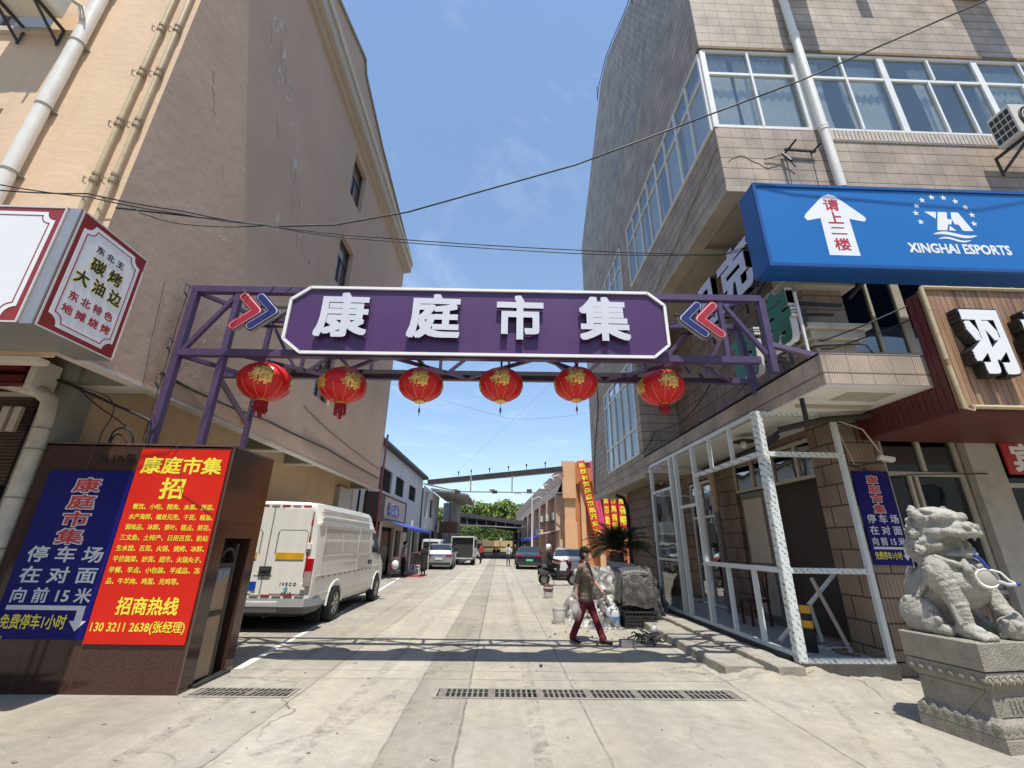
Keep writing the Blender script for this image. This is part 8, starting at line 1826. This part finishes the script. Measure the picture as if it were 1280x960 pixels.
cable('slack_cable', [ray_at(165, 256, 4.7), ray_at(185, 269, 4.74), ray_at(240, 281, 5.1), ray_at(330, 282, 5.6)], .008, 'slack thin cable against the stucco above the shop sign', .03)
cable('wall_cable', [(-5.19, 6.3, 4.02), (-5.17, 7.4, 4.0), (-5.16, 9.4, 4.12), (-5.16, 13, 4.22), (-5.16, 18.9, 4.18)], .022, 'black cable clipped along the ledge of the left building', .015)
cable('wall_cable', [(-5.17, 11.0, 4.95), (-5.17, 13, 4.75), (-5.17, 18.9, 4.55)], .012, 'thin brown cable running along the left wall above the ledge', .02)
cable('thin_wire', [(-5.19, 5.85, 5.35), (-5.19, 5.95, 4.4), (-5.19, 6.05, 3.75), (-4.3, 5.88, 2.75), (-4.1, 5.87, 2.2), (-3.65, 5.87, 1.95)], .003, 'thin wire hanging down the stucco and across the red poster', .0)
def smooth_cable(px, Y, r_, label):
    p_ = [ray_at(x, y, Y) for x, y in px]; q = []
    for i in range(len(p_) - 1):
        p0, p1, p2, p3 = p_[max(0, i - 1)], p_[i], p_[i + 1], p_[min(len(p_) - 1, i + 2)]
        for k in range(8): t_ = k / 8; q.append(.5 * ((2 * p1) + (p2 - p0) * t_ + (2 * p0 - 5 * p1 + 4 * p2 - p3) * t_ ** 2 + (3 * p1 - p0 - 3 * p2 + p3) * t_ ** 3))
    q.append(p_[-1]); m_ = MB(); m_.path(q, r_, 6); return obj('wall_cable', m_, M['black_cable'], label=label, cat='cable', smooth=60)
smooth_cable([(45, 467), (60, 471), (95, 484), (141, 505), (180, 522), (187, 527), (185, 545), (182, 562)], 6.0, .022, 'thick black cable running past the corner pillar to the kiosk top')
smooth_cable([(97, 483), (118, 489), (134, 496), (142, 507), (139, 522), (127, 541), (123, 556)], 5.98, .008, 'thin cable looping down from the corner pillar onto the kiosk')
smooth_cable([(97, 485), (123, 508), (150, 527), (164, 542), (165, 558)], 6.03, .009, 'thin cable slanting from the corner pillar to the cable coil')
smooth_cable([(135, 558), (141, 541), (152, 535), (164, 540), (167, 555)], 5.99, .013, 'outer loop of black cable standing on the kiosk top')
smooth_cable([(136, 557), (143, 545), (151, 544), (162, 556)], 6.01, .011, 'inner loop of black cable standing on the kiosk top')
cable('slack_cable', [(4.45, 6.05, 4.05), (4.45, 6.05, 3.4)], .035, 'thick black conduit dropping from the gantry down the balcony corner')
cable('slack_cable', [(4.36, 13.4, 4.35), (4.37, 12.0, 4.75), (4.37, 9.8, 4.55), (4.38, 8.3, 5.0), (4.4, 7.2, 4.5)], .016, 'black cable drooping along the lane side above the parapet', .08)
cable('wall_cable', [(4.37, 20.6, 3.9), (4.36, 20.2, 5.5), (4.36, 19.6, 6.5), (4.36, 18.9, 7.6), (4.36, 18.9, 8.6)], .02, 'black cable climbing the far edge of the tiled building')
cable('far_wire', [ray_at(490, 480, 30), ray_at(640, 524, 30), ray_at(735, 517, 30)], .007, 'thin far wire crossing the sky under the lanterns', .1)
cable('far_wire', [ray_at(560, 600, 60), ray_at(700, 470, 40)], .008, 'thin far wire rising across the sky to the right')
# ================================================================== ACROSS THE ROAD, BEHIND THE VIEWER: UNSEEN, ADDED TO CUT SKY LIGHT
op = thing('unseen_street_block', 'long plain street block added out of view across the road to cut sky light', 'building', (0, -22, 0))
p = MB(); hs = [(4 + i * 4.4, 6.4 + i * 4.4, z, z + 1.7) for i in range(17) for z in (4.6, 8.2, 11.6)]
p.wall((-40, -18, 0), X_, Z_, 80, 14.5, hs, Y_, .25); p.box(-40, 40, -30, -18.3, 14.3, 14.5); p.box(-40.1, -40, -30, -18, 0, 14.5); p.box(40, 40.1, -30, -18, 0, 14.5); obj('wall', p, mat('dull_street_render', (.30, .27, .23), .9, var=.12, scale=1), op)
p = MB(); p.box(-39, 39, -18.25, -18.22, 4, 14); obj('window', p, M['car_glass'], op)
p = MB(); p.box(-40, 40, -17.99, -17.2, 3.3, 3.5); obj('canopy', p, M['old_concrete'], op)
p = MB(); p.box(-38, 38, -17.985, -17.95, 0, 3.0); obj('shop_front', p, mat('shop_front_brown', (.10, .08, .07), .6, var=.4, scale=.7), op)
# ================================================================== STONE LION ON ITS PEDESTAL
def stone_mat(name, c, sc=70):
    m = mat(name, c, .85, var=.2, scale=9, bump=.8, bscale=sc, world=True, streak=.22, dirt=tuple(q * .5 for q in c))
    n = m.node_tree; N = n.nodes; L = n.links; b = N['Principled BSDF']; g = N.new('ShaderNodeNewGeometry'); v = N.new('ShaderNodeTexNoise'); v.inputs['Scale'].default_value = 130; v.inputs['Detail'].default_value = 1; L.new(g.outputs['Position'], v.inputs['Vector'])
    r_ = N.new('ShaderNodeMapRange'); r_.inputs[1].default_value = .3; r_.inputs[2].default_value = .7; r_.inputs[3].default_value = .72; r_.inputs[4].default_value = 1.2; L.new(v.outputs['Fac'], r_.inputs[0])
    h = N.new('ShaderNodeHueSaturation'); src = b.inputs['Base Color'].links[0].from_socket; L.new(src, h.inputs['Color']); L.new(r_.outputs[0], h.inputs['Value']); L.new(h.outputs[0], b.inputs['Base Color']); return m
M['stone'] = stone_mat('grey_granite_stone', (.38, .365, .32)); M['stone_base'] = stone_mat('weathered_pedestal_stone', (.29, .265, .22))
PXa, PXb, PYa, PYb = 4.445, 5.27, 4.505, 5.225
ped = thing('pedestal', 'carved grey granite pedestal under the stone lion', 'pedestal', ((PXa + PXb) / 2, (PYa + PYb) / 2, 0))
def ringbox(mb, prof):
    for i in range(len(prof) - 1):
        (o0, z0), (o1, z1) = prof[i], prof[i + 1]
        a = [(PXa - o0, PYa - o0, z0), (PXb + o0, PYa - o0, z0), (PXb + o0, PYb + o0, z0), (PXa - o0, PYb + o0, z0)]; b_ = [(PXa - o1, PYa - o1, z1), (PXb + o1, PYa - o1, z1), (PXb + o1, PYb + o1, z1), (PXa - o1, PYb + o1, z1)]
        mb.add(a + b_, [(k, (k + 1) % 4, (k + 1) % 4 + 4, k + 4) for k in range(4)])
    o, z = prof[-1]; mb.add([(PXa - o, PYa - o, z), (PXb + o, PYa - o, z), (PXb + o, PYb + o, z), (PXa - o, PYb + o, z)], [(0, 1, 2, 3)])
p = MB(); ringbox(p, [(0, 0), (0, .10), (-.005, .105), (.0, .12), (-.005, .19), (-.035, .225), (-.055, .25), (-.055, .45), (-.035, .49), (-.02, .5), (-.012, .56), (-.012, .605)]); obj('plinth', p, M['stone_base'], ped)
p = MB(); ringbox(p, [(-.03, .604), (-.03, .62), (-.002, .621), (.0, .84), (-.008, .85)]); obj('top_slab', p, M['stone_base'], ped)
p = MB()
nx = int((PXb - PXa) / .085)
for k in range(nx + 1):
    for (x, y) in ((PXa + .03 + k * .085, PYa + .016),): p.sphere((x, y, .535), .034, .02, .03, 10, 8); p.path([(x + .042 * math.cos(a * .42), y - .004, .54 + .036 * math.sin(a * .42)) for a in range(16)], .007, 4)
for k in range(8): p.sphere((PXa + .016, PYa + .04 + k * .09, .535), .018, .036, .03, 10, 8); p.path([(PXa + .012, PYa + .04 + k * .09 + .042 * math.cos(a * .42), .54 + .036 * math.sin(a * .42)) for a in range(16)], .007, 4)
for k in range(9): p.sphere((PXa + .05 + k * .095, PYa + .012, .175), .045, .018, .05, 10, 8)
for k in range(7): p.sphere((PXa + .012, PYa + .05 + k * .10, .175), .014, .046, .05, 10, 8)
obj('petal_carving', p, M['stone_base'], ped, smooth=60)
p = MB(); ym = (PYa + PYb) / 2; p.poly([(PXa + .052, PYa + .08, .455), (PXa + .052, PYb - .08, .455), (PXa + .052, ym, .16)], (-.008, 0, 0)); xm_ = (PXa + PXb) / 2; p.poly([(PXa + .10, PYa + .052, .255), (PXa + .2, PYa + .052, .40), (PXb - .2, PYa + .052, .40), (PXb - .10, PYa + .052, .255)], (0, -.008, 0))
for k in range(8): p.bar((PXa + .24 + k * .055, PYa + .044, .30), (PXa + .24 + k * .055, PYa + .044, .38), .022)
obj('panel_carving', p, M['stone_base'], ped)

# lion in its own frame: x across (its left +), y forward = towards -Y of the yard, z up; origin on the slab
li = thing('stone_lion', 'seated grey granite guardian lion with open mouth and curled mane on a pedestal', 'lion statue', (4.857, 4.865, .85))
lm = MB()
KD = .74
def S(c, r_, ry=None, rz=None, rot=None): lm.sphere((c[0], -c[1] * KD, c[2]), r_, (ry or r_) * (KD + .06), rz, 20, 14, rot)
def limb(pts, rad):
    for i in range(len(pts) - 1):
        a, b = V(pts[i]), V(pts[i + 1]); n = max(3, int((b - a).length / (min(rad[i], rad[i + 1]) * .5)))
        for k in range(n + 1): c = a.lerp(b, k / n); r_ = rad[i] + (rad[i + 1] - rad[i]) * k / n; lm.sphere((c.x, -c.y * KD, c.z), r_, r_ * .9, r_, 14, 10)
S((0, -.30, .20), .27, .24, .22); S((0, -.22, .38), .26, .26, .25); S((0, -.06, .50), .26, .26, .26); S((0, .10, .55), .275, .23, .23); S((0, .19, .50), .245, .20, .19); S((0, .12, .40), .22, .20, .16); S((0, -.02, .70), .23, .22, .17)
for sx in (-1, 1):
    S((sx * .225, .10, .56), .125, .16, .20); S((sx * .25, -.28, .17), .12, .24, .20); S((sx * .265, -.12, .10), .10, .16, .10)
    limb([(sx * .27, -.06, .06), (sx * .28, .08, .05)], [.075, .06]); S((sx * .335, .10, .60), .03, .055, .055); S((sx * .345, .10, .60), .022, .025, .025)
limb([(-.215, .14, .48), (-.205, .21, .30), (-.20, .235, .10)], [.125, .09, .075]); limb([(-.20, .22, .08), (-.20, .37, .05)], [.088, .068])
limb([(.215, .14, .48), (.235, .24, .34), (.22, .32, .25)], [.125, .095, .078]); limb([(.22, .32, .25), (.22, .42, .19)], [.082, .068])
limb([(-.285, .20, .36), (-.29, .25, .12)], [.022, .02])
for k in range(4):
    limb([(-.265 + k * .045, .39, .045), (-.27 + k * .047, .455, .03)], [.034, .03]); limb([(.155 + k * .045, .42, .18), (.15 + k * .047, .49, .135)], [.034, .028])
S((.215, .38, .10), .135, .135, .12)
for k in range(7): a_ = k * .9; S((.215 + .12 * math.cos(a_), .38 + .09 * math.sin(a_), .10 + .07 * math.cos(k * 2.3)), .035, .035, .03)
HZ, HY, HK = 1.00, .10, 1.13
def H(p_): return (p_[0] * HK, HY + (p_[1] - HY) * HK, HZ + (p_[2] - HZ) * HK)
def SH(c, r_, ry=None, rz=None): S(H(c), r_ * HK, (ry or r_) * HK, (rz or r_) * HK)
def LH(pts, rad): limb([H(q) for q in pts], [q * HK for q in rad])
SH((0, HY - .12, HZ + .0), .215, .19, .20); SH((0, HY - .0, HZ + .085), .185, .17, .115); SH((0, HY - .06, HZ - .14), .19, .16, .10); S((0, -.16, .82), .25, .2, .2)
# overhanging brow, broad upper lip, dropped jaw
SH((0, HY + .15, HZ - .005), .15, .15, .05); SH((0, HY + .25, HZ + .012), .115, .085, .058); SH((0, HY + .08, HZ - .205), .13, .15, .045); SH((0, HY + .20, HZ - .20), .095, .075, .042); SH((0, HY + .305, HZ + .045), .075, .035, .036)
LH([(-.16, HY + .10, HZ + .115), (-.09, HY + .185, HZ + .125), (0, HY + .165, HZ + .105), (.09, HY + .185, HZ + .125), (.16, HY + .10, HZ + .115)], [.036, .042, .03, .042, .036])
LH([(-.15, HY + .16, HZ - .01), (-.11, HY + .29, HZ - .025), (0, HY + .335, HZ - .015), (.11, HY + .29, HZ - .025), (.15, HY + .16, HZ - .01)], [.03, .034, .03, .034, .03])
for sx in (-1, 1):
    SH((sx * .095, HY + .155, HZ + .07), .036, .028, .028); SH((sx * .05, HY + .335, HZ + .03), .034, .03, .03); SH((sx * .15, HY + .06, HZ - .02), .065, .09, .06); SH((sx * .165, HY + .0, HZ - .13), .05, .11, .06)
    LH([(sx * .19, HY - .04, HZ + .12), (sx * .215, HY - .09, HZ + .17), (sx * .19, HY - .1, HZ + .22)], [.05, .04, .025])
    for k in range(4): LH([(sx * .15, HY + .02 - .02 * k, HZ - .06 - .045 * k), (sx * .215, HY - .07 - .02 * k, HZ - .09 - .045 * k)], [.022, .03])
    SH((sx * .07, HY + .262, HZ - .06), .016, .014, .032); SH((sx * .065, HY + .22, HZ - .165), .014, .014, .026)
for k in range(5): SH((-.05 + k * .025, HY + .295, HZ - .05), .013, .012, .018)
for k in range(9): LH([(-.12 + k * .03, HY + .12 + .03 * math.sin(k * .39), HZ + .15), (-.15 + k * .0375, HY - .02, HZ + .195), (-.17 + k * .0425, HY - .16, HZ + .15)], [.018, .022, .02])
# mane curls in rows, a collar and a tail
SH((0, HY + .05, HZ + .055), .17, .16, .085); SH((0, HY - .06, HZ + .12), .165, .16, .11); SH((0, HY - .1, HZ - .12), .225, .19, .2)
r2 = random.Random(6)
for k in range(150):
    zc = 1 - 2 * (k + .5) / 150; an = k * 2.39996; rr = math.sqrt(1 - zc * zc); d = V((rr * math.cos(an), rr * math.sin(an), zc))
    if d.y > (-.05 if d.z < .45 else -.35) or d.z > .86: continue
    if abs(d.x) > .8 and d.y > -.2 and d.z > -.1: continue
    c_ = V((d.x * .238, HY - .06 + d.y * .235, HZ - .09 + d.z * .31)); SH(c_, .046, .046, .042); o_ = d.orthogonal().normalized(); b2 = d.cross(o_)
    SH(c_ + d * .040, .024)
    for q in range(9):
        a_ = q * .75; SH(c_ + d * .024 + (o_ * math.cos(a_) + b2 * math.sin(a_)) * .036, .015)
limb([(-.25, .14, .74), (-.15, .31, .67), (0, .36, .65), (.15, .31, .67), (.25, .14, .74)], [.026] * 5); S((0, .40, .58), .055, .05, .06); limb([(-.10, .34, .70), (-.12, .38, .62), (-.10, .385, .54)], [.03, .045, .03])
for sx in (-1, 1):
    for k in range(4): limb([(sx * (.275 - .01 * k), .10 - .08 * k, .66 - .07 * k), (sx * .30, .0 - .09 * k, .52 - .09 * k)], [.018, .026])
    for k in range(5): S((sx * .315, -.34 + .09 * k, .30 - .04 * k), .03, .045, .04)
limb([(0, -.50, .15), (0, -.54, .40), (0, -.50, .58)], [.07, .09, .05])
lo = bpy.data.objects.new('tmp', lm.build()); COL.objects.link(lo)
m1 = lo.modifiers.new('r', 'REMESH'); m1.mode = 'VOXEL'; m1.voxel_size = .0072; m2 = lo.modifiers.new('s', 'SMOOTH'); m2.iterations = 1
lme = bpy.data.meshes.new_from_object(lo.evaluated_get(bpy.context.evaluated_depsgraph_get())); bpy.data.objects.remove(lo)
lme.materials.clear(); lme.materials.append(M['stone'])
nv = len(lme.vertices); cos = [v.co.copy() for v in lme.vertices]; nos = [v.normal.copy() for v in lme.vertices]; flat = []
for c, n in zip(cos, nos):
    d = .0035 * mnoise.noise(c * 38) + .006 * mnoise.noise(c * 14)
    if c.z > .62: d += .005 * math.sin(c.z * 120 + 9 * mnoise.noise(c * 9)) * (1 if c.y > -.02 else 0)
    if .25 < c.z < .6 and abs(c.x) > .12: d += .0015 * math.sin(c.z * 90 + c.y * 60)
    flat += list(c + n * d)
lme.vertices.foreach_set('co', flat); lme.update()
for f in lme.polygons: f.use_smooth = True
lb_ = bpy.data.objects.new('body', lme); COL.objects.link(lb_); lb_.parent = li
p = MB()
for sx in (-1, 1): q_ = H((sx * .098, HY + .172, HZ + .072)); p.sphere((4.857 + q_[0], 4.865 - q_[1] * KD, .85 + q_[2]), .030, .026, .025, 14, 10)
obj('eye', p, M['stone'], li, smooth=60)
# face mask hung on the chest
fm = thing('face_mask', 'white cup face mask with blue and white straps hung on the stone lion\'s chest', 'face mask', (4.95, 4.66, 1.4))
p = MB(); c = ray_at(1234, 723, 4.60); ux, uz = V((.94, -.3, 0)).normalized(), V((0, 0, 1)); un = ux.cross(uz)
def cup(u, v): a = 6.283 * u; r_ = .092 * v; return c + ux * (r_ * math.cos(a)) + uz * (r_ * .92 * math.sin(a)) + un * (.014 * (1 - v * v) + .004)
p.path([cup(k / 24, 1.0) for k in range(25)], .007, 6, radii=[.007 + .012 * max(0, math.cos((k / 24 - .62) * 6.283)) for k in range(25)]); obj('rim', p, mat('mask_white', (.66, .66, .64), .5, var=.05), fm, smooth=60)
p = MB(); p.grid(cup, 24, 8); obj('cup', p, mat('mask_inner', (.40, .385, .34), .7, var=.08), fm, smooth=60)
p = MB(); p.path([c + ux * .04 + uz * .08 + un * .01, c + ux * .10 + uz * .06 + un * .03, c + ux * .15 - uz * .01 + un * .03, c + ux * .19 - uz * .035 + un * .03], .011, 6); p.path([c + ux * .08 - uz * .02, c + ux * .13 - uz * .05 + un * .03, c + ux * .19 - uz * .045 + un * .03], .018, 6); obj('white_strap', p, MATS['mask_white'], fm, smooth=60)
p = MB(); p.path([c + ux * .03 + uz * .09, c + ux * .0 + uz * .17 - un * .0, c - ux * .04 + uz * .22 - un * .02], .016, 6); p.path([c + ux * .19 - uz * .04 + un * .03, c + ux * .23 - uz * .045 + un * .01], .018, 6); obj('blue_strap', p, mat('mask_blue', (.02, .05, .28), .6), fm, smooth=60)

for o in (ped, li):        # pedestal and lion stand a little turned to the lane
    C_ = V((PXa, PYa, 0)); o.location = C_ + Matrix.Rotation(R(10), 3, 'Z') @ (o.location - C_); o.rotation_euler = (0, 0, R(10))
